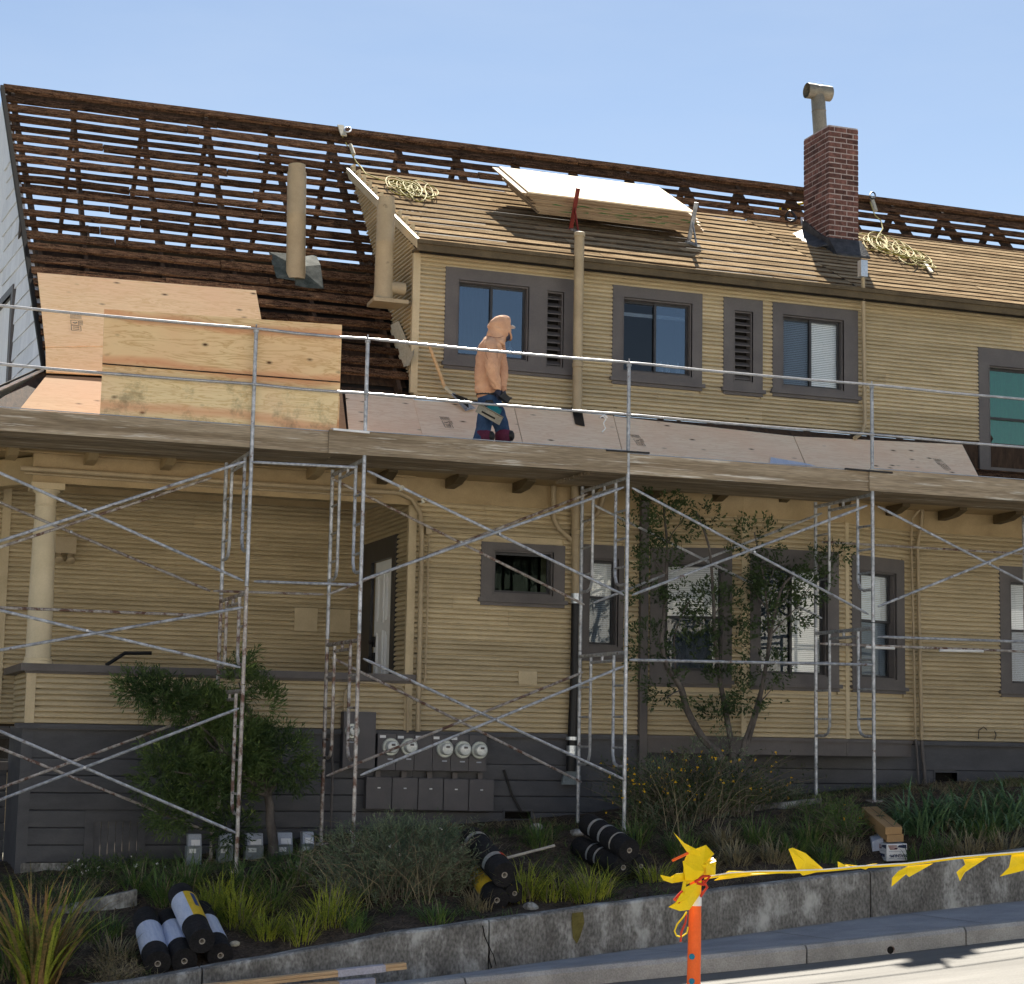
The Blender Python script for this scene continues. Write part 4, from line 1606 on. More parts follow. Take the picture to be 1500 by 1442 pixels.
# porch: floor, back wall, side wall with door, ceiling, beam, column
mb = MB()
mb.box((2.0, YF + 0.12, 0.0), (x600, YP, 0.04))
mb.build('porch_floor', MT['foundation'], house)
fp = Fr((-3, YP), (x600, YP))
siding((-3, YP), (x600, YP), ZB, 2.84, 0.18, MT['siding'], name='porch_back_wall', onemesh=False)
siding((-3, YP), (1.93, YP), -1.9, -0.0, 0.185, MT['foundation'], [hole(fp.rect(-40, 33, 1076, 1118))], name='left_basement_wall', board='basement_board', joints=False, simple=True)
wl = window(fp, fp.rect(-50, 37, 1066, 1128), fp.rect(-40, 30, 1076, 1118), 'fixed', 'dark', 'dark', sill=False)
mb = MB()
mb.box((0.4, YP - 0.045, ZB), (0.5, YP - 0.001, 2.9))
px5 = at(6, 850, YP - 0.05).x
mb.box((px5 - 0.06, YP - 0.045, 0.3), (px5 + 0.04, YP - 0.001, 2.9))
mb.build('corner_board', MT['cream_trim'], house)
mb = MB()
mb.box((-3, YP - 0.03, 2.84), (x600, YP, 3.0))
mb.build('porch_frieze', MT['frieze'], house)
mb = MB()
mb.box((1.94, YF + 0.12, -1.9), (2.06, YP, 0.0))
mb.build('porch_basement_side', MT['foundation'], house)
fd = Fr((x600, YP), (x600, YF))
d_u = lambda px: YP - atx(px, 880, x600).y
ud0, ud1 = YP - 23.02, YP - 21.50
dw0, dw1 = YP - 22.60, YP - 21.68
siding((x600, YP), (x600, YF), 0.04, 2.84, 0.18, MT['siding'], [(ud0 + 0.02, ud1 - 0.02, 0.04, 2.34)], name='porch_side_wall', joints=False)
mb = MB()
frame4(fd, mb, (ud0, ud1, 0.04, 2.37), (dw0 - ud0, ud1 - dw1, 0.26, 0), 0.0, 0.04)
dr = mb.build('door', MT['sash'], house)
mb = MB()
fd.box(mb, dw0, dw1, 0.06, 2.11, -0.06, -0.02)
leaf = mb.build('door_leaf', MT['whitedoor'], dr)
for (a, b, c, d) in ((0.14, 0.46, 1.35, 1.95), (0.56, 0.86, 1.35, 1.95), (0.14, 0.46, 0.62, 1.25), (0.56, 0.86, 0.62, 1.25), (0.14, 0.46, 0.16, 0.52), (0.56, 0.86, 0.16, 0.52)):
    mb = MB()
    W = dw1 - dw0
    frame4(fd, mb, (dw0 + a * W, dw0 + b * W, c, d), (0.02,) * 4, -0.02, -0.008)
    frame4(fd, mb, (dw0 + a * W + 0.05, dw0 + b * W - 0.05, c + 0.05, d - 0.05), (0.015,) * 4, -0.02, -0.012)
    mb.build('door_moulding', MT['whitedoor'], dr)
for z in (1.06, 0.86):
    mb = MB()
    fd.box(mb, dw0 + 0.03, dw0 + 0.09, z, z + 0.13, -0.02, 0.01)
    mb.lathe(fd.p(dw0 + 0.06, z + 0.06, 0.0), fd.N, [(0, 0.02), (0.03, 0.02), (0.035, 0.03), (0.06, 0.028), (0.065, 0.01)], 10)
    mb.build('door_handle', MT['blackpipe'], dr, smooth=True)
# ceiling, beam, eaves
mb = MB()
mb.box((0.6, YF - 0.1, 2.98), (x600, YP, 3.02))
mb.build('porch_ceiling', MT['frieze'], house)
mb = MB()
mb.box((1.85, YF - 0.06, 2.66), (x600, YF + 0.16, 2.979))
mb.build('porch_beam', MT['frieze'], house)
mb = MB()
mb.bar((1.95, YF + 0.05, 2.8), (1.95 - 1.6, YF + 2.15, 2.8), 0.18, 0.3)
mb.build('porch_side_beam', MT['frieze'], house)
mb = MB()
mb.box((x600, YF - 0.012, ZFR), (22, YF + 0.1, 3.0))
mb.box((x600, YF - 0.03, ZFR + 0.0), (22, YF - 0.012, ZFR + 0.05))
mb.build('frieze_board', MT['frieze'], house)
mb = MB()
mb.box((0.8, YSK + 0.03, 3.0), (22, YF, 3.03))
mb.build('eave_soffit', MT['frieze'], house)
mb = MB()
mb.box((0.8, YSK, 3.0), (22, YSK + 0.028, 3.22))
mb.build('eave_fascia', MT['eave'], house)
x = 1.55
while x < 21:
    mb = MB()
    mb.slab([(x, YF - 0.07, 2.88), (x, YF - 0.07, 2.999), (x, YSK + 0.10, 2.999), (x, YSK + 0.10, 2.96), (x, YSK + 0.3, 2.90)], (0.11, 0, 0))
    mb.build('rafter_tail', MT['frieze'] if x < 5.2 else MT['eave'], house)
    x += 0.84
cb, ct = at(53, 972, YF), at(66, 706, YF)
cx_ = (cb.x + ct.x) / 2 + 0.02
mb = MB()
mb.lathe((cx_, YF + 0.02, 0.68), (0, 0, 1), [(0, 0.16), (0.03, 0.16), (0.035, 0.145), (0.06, 0.15), (0.08, 0.135), (0.6, 0.135), (1.3, 0.125), (1.72, 0.112), (1.73, 0.12), (1.745, 0.12), (1.75, 0.112), (1.86, 0.115), (1.89, 0.15), (1.90, 0.15)], 28)
col = mb.build('porch_column', MT['column'], house, smooth=True)
mb = MB()
mb.box((cx_ - 0.18, YF - 0.16, 2.58), (cx_ + 0.18, YF + 0.2, 2.65))
mb.build('capital', MT['cream_trim'], col)
# conduit clamps, electrical plates, flood light
for r_ in ((430, 464, 891, 925), (476, 512, 893, 927)):
    q = fp.rect(*r_)
    mb = MB()
    fp.box(mb, q[0], q[1], q[2], q[3], 0.02, 0.045)
    mb.build('blank_plate', MT['cream_trim'], house)
q = fl.rect(758, 785, 984, 1003)
mb = MB()
fl.box(mb, q[0], q[1], q[2], q[3], 0.02, 0.045)
mb.build('blank_plate', MT['cream_trim'], house)
q = fp.rect(79, 110, 788, 812)
mb = MB()
fp.box(mb, q[0], q[1], q[2], q[3], 0.02, 0.14)
fx = mb.build('flood_light', MT['pipe'], house)
for k in (0.2, 0.75):
    mb = MB()
    u = lerp(q[0], q[1], k)
    mb.lathe(fp.p(u, q[2] - 0.01, 0.10), V((0, -0.7, -0.7)), [(0, 0.03), (0.06, 0.045), (0.12, 0.055), (0.13, 0.04)], 12)
    mb.build('lamp_head', MT['pipe'], fx, smooth=True)
# dark handrail inside the porch
mb = MB()
mb.tube([at(155, 975, YF + 0.9), at(183, 957, YF + 0.9), at(222, 957, YF + 0.9)], 0.022, 8)
mb.build('porch_handrail', MT['blackpipe'], house, smooth=True)

# ---- angled bay
pBL = V((bayL, YF, 0))
pB1 = V((at(1088, 900, 20.55).x, 20.55, 0))
pB2 = V((at(1238, 900, 20.55).x, 20.55, 0))
pBR = V((bayR, YF, 0))
bay = []
for i, (a, b) in enumerate(((pBL, pB1), (pB1, pB2), (pB2, pBR))):
    fr = Fr((a.x, a.y), (b.x, b.y))
    Lb = (b - a).length
    if i == 0:
        out, inn, args = fr.rect(952, 1072, 803, 998), fr.rect(972, 1058, 824, 985), ('hung', 'blind', 'curtain', ('glass', 'glass_screen'))
    elif i == 1:
        out, inn, args = fr.rect(1097, 1227, 806, 1003), fr.rect(1112, 1210, 830, 990), ('slide', 'curtain', 'blind', ('glass_screen', 'glass'))
    else:
        out, inn, args = fr.rect(1245, 1322, 817, 1007), fr.rect(1258, 1310, 838, 995), ('hung', 'blind', 'blind', ('glass', 'glass_screen'))
    out = (max(out[0], 0.03), min(out[1], Lb - 0.03), out[2], out[3])
    siding((a.x, a.y), (b.x, b.y), ZB, ZFR, 0.18, MT['siding'], [hole(out, -0.02)], name='bay_wall', joints=False, thick=0.06)
    window(fr, out, inn, args[0], args[1], args[2], glass=args[3], mull=0.5 if i != 2 else 0.54)
    mb = MB()
    fr.box(mb, -0.02, Lb + 0.02, -0.17, -0.005, 0.0, 0.03)
    fr.box(mb, -0.02, Lb + 0.02, -0.005, ZB - 0.003, 0.0, 0.06)
    mb.build('bay_band', MT['grey'], house)
    mb = MB()
    fr.box(mb, -0.01, Lb + 0.01, ZFR, 3.0, -0.03, 0.012)
    mb.build('frieze_board', MT['frieze'], house)
    if i:
        mb = MB()
        fr.box(mb, -0.03, 0.035, ZB, ZFR, -0.01, 0.036)
        mb.build('corner_board', MT['cream_trim'], house)
mb = MB()
mb.slab([pBL + V((0, 0, -0.16)), pB1 + V((0, 0, -0.16)), pB2 + V((0, 0, -0.16)), pBR + V((0, 0, -0.16))], (0, 0, 0.04))
mb.build('bay_floor', MT['foundation'], house)
mb = MB()
mb.box((bayL - 0.1, YF - 0.10, -1.0), (bayL + 0.0, YF - 0.02, 2.9))
mb.build('grey_downpipe', MT['grey'], house)

# ---- downpipes, conduits
def pipe(name, pix, y, r, mat='pipe', parent=None, n=10, label=None):
    mb = MB()
    ys = y if isinstance(y, (list, tuple)) else [y] * len(pix)
    mb.tube([at(a, b, yy) for (a, b), yy in zip(pix, ys)], r, n)
    return mb.build(name, MT[mat], parent or house, smooth=True, label=label)


p = pipe('vent_stack', [(849, 341), (847, 465), (845.5, 603)], [21.12, 21.30, 21.33], 0.062)
for (a, b, yy) in ((849, 344, 21.12), (846.5, 535, 21.3)):
    mb = MB()
    c = at(a, b, yy)
    mb.lathe(c - V((0, 0, 0.03)), (0, 0, 1), [(0, 0.066), (0.005, 0.072), (0.05, 0.072), (0.055, 0.066)], 14, cap=False)
    mb.build('collar', MT['pipe'], p, smooth=True)
mb = MB()
mb.poly([onskirt(a, b) + SKN * 0.03 for a, b in ((836, 599), (851, 600), (856, 628), (842, 625))])
mb.build('black_flashing', MT['blackpipe'], p)
p = pipe('vent_stack', [(843, 700), (843, 770), (844, 872)], YF - 0.10, 0.055)
mb = MB()
c = at(844, 784, YF - 0.10)
mb.lathe(c, (0, 0, 1), [(0, 0.055), (0.005, 0.066), (0.06, 0.066), (0.065, 0.055)], 14, cap=False)
mb.build('collar', MT['pipe'], p, smooth=True)
pipe('vent_branch', [(811, 712), (811, 760), (819, 775), (838, 792)], YF - 0.08, 0.032)
pipe('vent_branch', [(885, 727), (876, 752), (850, 775)], YF - 0.08, 0.03)
p = pipe('black_drainpipe', [(844, 874), (842, 1000), (838, 1085), (836, 1130)], YF - 0.10, 0.058, 'blackpipe')
for b, rr_ in ((877, 0.062), (1082, 0.075), (1100, 0.062)):
    mb = MB()
    c = at(844 - (b - 874) * 0.03, b, YF - 0.10)
    hh = 0.04 if b == 1082 else 0.12
    mb.lathe(c - V((0, 0, hh / 2)), (0, 0, 1), [(0, rr_), (hh, rr_)], 16, cap=False)
    mb.build('tape_band', MT['silver'], p, smooth=True)
mb = MB()
c = at(836, 1142, YF - 0.10)
mb.slab([c + V((-0.12, -0.03, -0.06)), c + V((0.12, -0.03, -0.06)), c + V((0.12, -0.03, 0.04)), c + V((0.03, -0.03, 0.12)), c + V((-0.09, -0.03, 0.08))], (0, 0.05, 0))
mb.build('base_plate', MT['bluebox'], p)
p = pipe('leader_pipe', [(1264, 388), (1265, 480), (1267, 622), (1262, 635), (1252, 642)], [21.12, 21.40, 21.40, 21.35, 21.2], 0.027)
mb = MB()
c = at(1264, 393, 21.13)
mb.box(c + V((-0.05, -0.04, -0.12)), c + V((0.05, 0.05, 0.10)))
mb.build('leader_head', MT['silver'], p)
pipe('conduit', [(30, 686), (330, 706), (585, 722), (603, 731), (616, 752), (618, 790), (615, 930), (612, 1072)], YF - 0.12, 0.030)
pipe('thin_conduit', [(628, 770), (626, 900), (623, 992), (619, 1010), (614, 1016)], YF - 0.09, 0.011)
pipe('thin_conduit', [(36, 693), (330, 714), (560, 728)], YF - 0.085, 0.013)
pipe('meter_conduit', [(504, 1042), (505, 1015), (513, 1003), (530, 1000), (570, 1002), (588, 1008), (597, 1022), (597, 1073)], YF - 0.08, 0.015)
pipe('meter_conduit', [(501, 1033), (492, 1036), (488, 1046), (487, 1066)], YF - 0.10, 0.015)
pipe('meter_conduit', [(487, 1067), (487, 1140), (484, 1245)], YF - 0.10, 0.015, 'grey')
pipe('rain_pipe', [(1352, 738), (1349, 770), (1344, 800), (1347, 930), (1350, 1084)], YF - 0.09, 0.024)
pipe('rain_pipe', [(1350, 1085), (1351, 1100), (1356, 1150)], YF - 0.09, 0.024, 'grey')
pipe('rain_pipe', [(1349, 745), (1336, 760), (1335, 800), (1338, 930), (1341, 1082)], YF - 0.09, 0.015)
pipe('rain_pipe', [(1341, 1083), (1343, 1098), (1346, 1150)], YF - 0.09, 0.015, 'grey')
mb = MB()
c = at(627, 778, YF - 0.09)
mb.box(c + V((-0.035, -0.04, -0.04)), c + V((0.035, 0.05, 0.05)))
mb.build('junction_box', MT['pipe'], house)

# ---- roof vents
def flue(name, bx, by, tx, ty, y, r, label):
    b, t = at(bx, by, y), at(tx, ty, y)
    mb = MB()
    mb.lathe(b, t - b, [(0, r * 1.08), (0.18, r), ((t - b).length * 0.55, r), ((t - b).length * 0.555, r * 1.03), ((t - b).length * 0.57, r), ((t - b).length - 0.10, r), ((t - b).length - 0.095, r * 0.9), ((t - b).length, r * 0.9)], 24)
    return mb.build(name, MT['pipe'], house, smooth=True, label=label)


v1 = flue('roof_flue', 433, 410, 435, 242, 22.90, 0.122, 'tall beige flue among the bare battens')
mb = MB()
pts = [(393, 372), (404, 412), (430, 418), (432, 424), (473, 428), (468, 395), (462, 376), (448, 380), (420, 378)]
hp = [onmain(*q) + MN * (0.05 + 0.02 * ((i % 3) - 1)) for i, q in enumerate(pts)]
cen = onmain(433, 402) + MN * 0.12
for i in range(len(hp)):
    mb.poly([hp[i], hp[(i + 1) % len(hp)], cen])
mb.build('flashing', MT['flash'], v1)
v2 = flue('roof_flue', 561, 441, 566, 290, 21.55, 0.112, 'beige flue beside the dormer corner')
mb = MB()
c = at(563, 444, 21.55)
mb.slab([c + V((-0.18, -0.16, -0.02)), c + V((0.26, -0.16, -0.02)), c + V((0.22, 0.22, -0.02)), c + V((-0.16, 0.22, -0.02))], (0, 0, 0.045))
mb.build('flue_shelf', MT['pipe'], v2)
mb = MB()
mb.tube([c + V((0.02, 0, 0.2)), c + V((0.25, 0.02, 0.2))], 0.08, 14)
mb.build('flue_elbow', MT['pipe'], v2, smooth=True)

# ---- chimney
cx0, cx1 = at(1214, 250, 23.4).x, at(1257, 250, 23.4).x
cy0, cy1 = 23.4, 24.15
cz0, cz1 = dz(cy0) - 0.35, at(1235, 184, 23.4).z
mb = MB()
mb.box((cx0 + 0.003, cy0 + 0.003, cz0), (cx1 - 0.003, cy1 - 0.003, cz1 - 0.02))
chim = mb.build('chimney', MT['mortar'], house)
bh = 0.0595
jt = 0.0185
rr = random.Random(21)
z = cz0
row = 0
while z + bh < cz1 + 0.01:
    W = cx1 - cx0
    D = cy1 - cy0
    top = z > cz1 - 0.10
    ins = 0.02 if top else 0.0
    # front: brick+a half, alternating
    def course(L, start):
        out = []
        u = 0
        first = True
        while u < L - 0.01:
            w = 0.20 if not first else start
            first = False
            w = min(w, L - u)
            if L - (u + w) < 0.05:
                w = L - u
            out.append((u, u + w - (jt if u + w < L - 1e-3 else 0)))
            u += w
        return out
    fst = course(W, 0.215 if row % 2 == 0 else 0.105)
    sst = course(D, 0.105 if row % 2 == 0 else 0.215)
    for (a, b) in fst:
        mb = MB()
        o = rr.uniform(0.001, 0.009)
        mb.box((cx0 + a, cy0 - o + ins, z), (cx0 + b, cy0 + 0.09, z + bh))
        mb.build('brick', MT['brick'], chim)
    for k_, (a, b) in enumerate(sst):
        mb = MB()
        o = rr.uniform(0.001, 0.007)
        a_ = a if k_ else 0.091
        if b - a_ < 0.01:
            continue
        mb.box((cx0 - o + ins, cy0 + a_, z), (cx0 + 0.09, cy0 + b, z + bh))
        mb.build('brick', MT['brick'], chim)
    # right and rear faces, plainer
    mb = MB()
    mb.box((cx1 - 0.03, cy0 + 0.092, z), (cx1 + 0.002, cy1, z + bh))
    mb.build('brick', MT['brick'], chim)
    z += bh + jt
    row += 1
# tarred flashing at the foot
mb = MB()
x0_, x1_ = cx0 - 0.03, cx1 + 0.03
yy = cy0 - 0.03
mb.slab([(x0_, yy - 0.25, dz(yy - 0.25) + 0.0), (x1_, yy - 0.25, dz(yy - 0.25) + 0.0), (x1_, yy, dz(yy) + 0.16), (x0_, yy, dz(yy) + 0.16)], (0, 0, -0.16))
mb.slab([(x0_, yy, dz(yy) - 0.1), (x0_, cy1, dz(cy1) - 0.1), (x0_, cy1, dz(cy1) + 0.2), (x0_, yy + 0.3, dz(yy + 0.3) + 0.14), (x0_, yy, dz(yy) + 0.14)], (0.025, 0, 0))
mb.slab([(x0_ - 0.22, yy + 0.1, dz(yy + 0.1) - 0.04), (x0_ + 0.02, yy, dz(yy) + 0.06), (x0_ + 0.02, cy1, dz(cy1) + 0.06), (x0_ - 0.18, cy1, dz(cy1) - 0.04)], (0, 0, -0.02))
mb.build('flashing', MT['tar'], chim)
# flue pipe with tee cap
fb = at(1202, 190, 23.9)
ft = at(1198, 140, 23.9)
mb = MB()
fb2 = V((fb.x, 23.9, cz1 - 0.05))
L_ = ft.z - fb2.z
mb.lathe(fb2, (ft - fb2), [(0, 0.105), (L_ * 0.62, 0.105), (L_ * 0.625, 0.112), (L_ * 0.64, 0.105), (L_, 0.105)], 20)
fl_ = mb.build('flue_pipe', MT['flue'], chim, smooth=True)
mb = MB()
c0, c1 = V((ft.x - 0.20, 23.62, ft.z + 0.06)), V((ft.x + 0.20, 23.98, ft.z + 0.0))
ax = V((1, 0.0, 0))
cc = V((ft.x - 0.19, 23.9, ft.z + 0.05))
ring = []
nn_ = 20
outer = [(math.cos(a), math.sin(a)) for a in [2 * math.pi * i / nn_ for i in range(nn_)]]
b0 = len(mb.v)
for xx, rad in ((0, 0.115), (0.40, 0.115), (0.40, 0.108), (0, 0.108)):
    for ca, sa in outer:
        mb.v.append(cc + V((xx, ca * rad, sa * rad)))
for rgi in range(3):
    for i in range(nn_):
        j = (i + 1) % nn_
        mb.f.append((b0 + rgi * nn_ + i, b0 + rgi * nn_ + j, b0 + (rgi + 1) * nn_ + j, b0 + (rgi + 1) * nn_ + i))
mb.build('tee_cap', MT['flue'], chim, smooth=True)

# ------------------------------------------------------------------ scaffolding
YS0, YS1 = 19.0, 20.36
TR = 0.0215
FX = [0.82, at(361, 868, YS0).x, at(527, 900, YS0).x, at(917.5, 900, YS0).x, at(1279, 900, YS0).x, 14.22]
ZT = 2.93


def scaffold_frame(x, zt, zb, mat, label, seed=0, foot=False):
    """welded ladder frame standing across the wall: two legs, inner ladder tubes, top bars and rungs"""
    t = thing('scaffold_tower', (x, (YS0 + YS1) / 2, zb), label, 'scaffold tower', 'welded scaffold towers in front of the house')
    m = MT[mat]
    for y in (YS0, YS1):
        zz = zb
        if foot:
            zz = min(zb, g(x, y) - 0.02)
        mb = MB()
        mb.tube([(x, y, zz), (x, y, zt)], TR, 10)
        mb.build('leg', m, t, smooth=True)
        if foot:
            mb = MB()
            mb.box((x - 0.07, y - 0.07, zz - 0.0), (x + 0.07, y + 0.07, zz + 0.03))
            mb.build('base_plate', MT['rusty'], t)
    h = zt - zb
    mb = MB()
    mb.tube([(x, YS0, zt - 0.06), (x, YS1, zt - 0.06)], TR, 8)
    mb.build('top_bar', m, t, smooth=True)
    mb = MB()
    mb.tube([(x, YS0 + 0.36, zt - 0.14), (x, YS1 - 0.36, zt - 0.14)], TR * 0.8, 8)
    mb.tube([(x, (YS0 + YS1) / 2, zt - 0.14), (x, (YS0 + YS1) / 2, zt - 0.06)], TR * 0.8, 8)
    mb.build('lower_bar', m, t, smooth=True)
    for s, y in ((1, YS0), (-1, YS1)):
        yi = y + s * 0.34
        zl = max(zb + 0.38, zt - 1.25) if h > 1.2 else zb + 0.2
        if foot and h > 1.5:
            zl = zt - 1.3
        mb = MB()
        mb.tube([(x, yi, zt - 0.08), (x, yi, zl + 0.12), (x, yi - s * 0.05, zl + 0.03), (x, yi - s * 0.14, zl), (x, y, zl)][:5], TR * 0.85, 8)
        mb.build('ladder_tube', m, t, smooth=True)
        n = 3 if h > 1.2 else 1
        for k in range(n):
            z = lerp(zt - 0.42, zl + 0.2, k / max(1, n - 1)) if n > 1 else (zt + zl) / 2
            mb = MB()
            mb.tube([(x, y, z), (x, yi, z)], TR * 0.6, 6)
            mb.build('rung', m, t, smooth=True)
    return t


GZ = [min(g(x, YS0), g(x, YS1)) for x in FX]
names = ['beyond the left edge of the house', 'left of the round shrub', 'right of the round shrub by the meter boxes',
         'beside the black drainpipe', 'in front of the narrow bay window', 'beyond the right edge of the house']
levels = [
    [ZT, 1.46, 0.46, None], [ZT, 1.46, 0.46, None], [ZT, 1.02, None], [ZT, 0.99, None], [ZT, 1.37, None], [ZT, 1.37, None]]
for i, x in enumerate(FX):
    lv = levels[i]
    tiers = list(zip(lv, lv[1:]))
    for k, (a, b) in enumerate(tiers):
        foot = b is None
        if foot:
            b = GZ[i]
        pos = 'top' if k == 0 else ('bottom' if foot else 'middle')
        mat = 'steel' if k == 0 else ('rusty' if i in (1, 2) else 'steel')
        tone = 'grey galvanised' if mat == 'steel' else 'rust-stained'
        scaffold_frame(x, a, b + (0.0 if foot else 0.01), mat, f'{tone} scaffolding, {pos} tier {names[i]}', i * 3 + k, foot)

# guard posts above the deck and guard rails
wheres = ['off the left edge', 'through the leaning plywood boards', 'at the right end of the leaning plywood', 'in front of the sliding bathroom window',
          'right of the window with white blinds', 'off the right edge']
wheres[3] = 'below the second upper window'
for i, x in enumerate(FX):
    t = thing('guard_post', (x, YS0, ZT), f'grey steel guard post standing on the scaffold {wheres[i]}', 'guard post', 'guard posts along the deck')
    mb = MB()
    mb.tube([(x, YS0, ZT), (x, YS0, 4.16)], 0.021, 10)
    mb.build('post', MT['steel'], t, smooth=True)
    mb = MB()
    mb.tube([(x, YS0, 4.15), (x, YS0, 4.215)], 0.008, 6)
    mb.build('pin', MT['steel'], t)
    mb = MB()
    for z in (3.58, 4.15):
        mb.lathe((x, YS0, z - 0.025), (0, 0, 1), [(0, 0.022), (0.003, 0.029), (0.045, 0.029), (0.05, 0.022)], 12, cap=False)
    mb.build('collar', MT['steel'], t)
bayn = ['far left bay', 'short bay with the leaning boards', 'bay in front of the worker', 'bay under the chimney', 'far right bay']
for lab, z0_, hi in (('upper', 4.165, True), ('lower', 3.575, False)):
    for i in range(5):
        a, b = V((FX[i], YS0 - 0.012, z0_)), V((FX[i + 1], YS0 - 0.012, z0_))
        n = 14
        pts, rs_ = [], []
        for k in range(n + 1):
            tt = k / n
            p = a.lerp(b, tt)
            p.z -= 0.012 * math.sin(math.pi * tt)
            p.y -= 0.012 + 0.004 * math.sin(k)
            pts.append(p)
            rs_.append(0.009 if k in (0, n) else 0.0155)
        pts.insert(1, a.lerp(b, 0.035) + V((0, -0.016, -0.002)))
        rs_.insert(1, 0.0155)
        pts.insert(-1, a.lerp(b, 0.965) + V((0, -0.016, -0.002)))
        rs_.insert(-1, 0.0155)
        mb = MB()
        mb.tube(pts, rs_, 10)
        o = mb.build('guard_rail', MT['rail'], None, smooth=True)
        tag(o, f'{lab} guard rail tube along the {bayn[i]}', 'guard rail', 'guard rails of the scaffold deck')


def seg(name, p0, p1, y, r, mat, label, cat='brace', group=None, flat=True):
    """straight tube between two places of the photograph on the plane y, with flattened ends"""
    a, b = at(*p0, y), at(*p1, y)
    d = (b - a)
    L = d.length
    mb = MB()
    mb.tube([a, a + d * (0.05 / L), b - d * (0.05 / L), b], [r * 0.55, r, r, r * 0.55], 8)
    o = mb.build(name, MT[mat], None, smooth=True)
    tag(o, label, cat, group)
    return o


def xbrace(p, q, r_, s_, y, mat, label):
    """pair of crossing tubes riveted in the middle"""
    a, b, c, d = at(*p, y), at(*q, y), at(*r_, y - 0.03), at(*s_, y - 0.03)
    t = thing('cross_brace', (a + b) / 2, label, 'cross brace', 'cross braces of the scaffold')
    for u, v in ((a, b), (c, d)):
        e = v - u
        L = e.length
        mb = MB()
        mb.tube([u, u + e * (0.06 / L), v - e * (0.06 / L), v], [0.009, 0.0155, 0.0155, 0.009], 8)
        mb.build('tube', MT[mat], t, smooth=True)
    m_ = (a + b) / 2
    mb = MB()
    mb.tube([m_ + V((0, 0.03, 0)), m_ + V((0, -0.06, 0))], 0.014, 8)
    mb.build('rivet', MT['steel'], t)
    return t


yf_, yb_ = YS0 - 0.035, YS1 - 0.03
xbrace((-120, 640), (356, 851), (-120, 832), (360, 676), yf_, 'steel', 'front cross brace of the upper tier before the porch column')
xbrace((-110, 690), (308, 866), (-110, 838), (310, 700), yb_, 'rusty', 'rear cross brace of the upper tier behind the porch column bay')
xbrace((-110, 868), (352, 978), (-110, 972), (356, 890), yf_, 'steel', 'front cross brace of the middle tier crossing low over the porch column')
xbrace((-110, 1024), (345, 1220), (-110, 1214), (350, 1038), yf_, 'steel', 'front cross brace of the bottom tier left of the round shrub')
xbrace((-110, 1052), (296, 1215), (-110, 1195), (300, 1045), yb_, 'rusty', 'rear cross brace of the bottom tier reaching the round shrub')
xbrace((538, 690), (914, 872), (530, 850), (914, 714), yf_, 'steel', 'front cross brace of the upper tier over the small dark window')
xbrace((484, 700), (856, 886), (478, 872), (860, 724), yb_, 'rusty', 'rear cross brace of the upper tier behind the small dark window bay')
xbrace((532, 965), (914, 1142), (528, 1136), (914, 976), yf_, 'steel', 'front cross brace of the bottom tier over the meter boxes')
xbrace((485, 963), (852, 1146), (478, 1137), (854, 985), yb_, 'rusty', 'rear cross brace of the bottom tier over the meter boxes')
xbrace((926, 715), (1272, 900), (926, 872), (1270, 741), yf_, 'steel', 'front cross brace of the upper tier over the slender tree')
xbrace((866, 738), (1204, 906), (868, 884), (1204, 752), yb_, 'steel', 'rear cross brace of the upper tier half hidden by the slender tree')
xbrace((1286, 742), (1600, 905), (1286, 889), (1600, 762), yf_, 'steel', 'front cross brace of the upper tier at the right end')
HB = 'horizontal ties of the scaffold'
seg('tie_tube', (372, 852), (522, 857), yf_, 0.015, 'steel', 'grey horizontal tie between two stacks left of the door', 'tie tube', HB)
seg('tie_tube', (312, 866), (474, 871), yb_, 0.014, 'rusty', 'rusty rear horizontal tie left of the door', 'tie tube', HB)
seg('tie_tube', (368, 677), (524, 685), yf_, 0.015, 'steel', 'grey horizontal tie just under the short deck', 'tie tube', HB)
seg('tie_tube', (-110, 886), (302, 902), yb_, 0.016, 'rusty', 'red-brown rusty tie tube passing behind the porch column', 'tie tube', HB)
seg('tie_tube', (922, 967), (1278, 974), yf_, 0.017, 'steel', 'grey horizontal tie across the bay windows', 'tie tube', HB)
seg('tie_tube', (1286, 933), (1600, 944), yf_, 0.016, 'steel', 'grey horizontal tie at the right end, in front', 'tie tube', HB)
seg('tie_tube', (1200, 943), (1560, 957), yb_, 0.016, 'rusty', 'brown rear tie tube with white paint at the right end', 'tie tube', HB)
seg('tie_tube', (1204, 794), (1560, 815), yb_, 0.015, 'rusty', 'tan rear tie tube under the brackets at the right', 'tie tube', HB)
for a, b in (((1268, 948), (1310, 950)), ((1376, 953), (1440, 954))):
    mb = MB()
    mb.tube([at(*a, yb_ - 0.002), at(*b, yb_ - 0.002)], 0.0185, 8)
    tag(mb.build('tape_wrap', MT['white'], None, smooth=True), 'white tape wrapped round the rear tie tube ' + ('before the bay window' if a[0] == 1268 else 'right of the bay window'), 'tape')

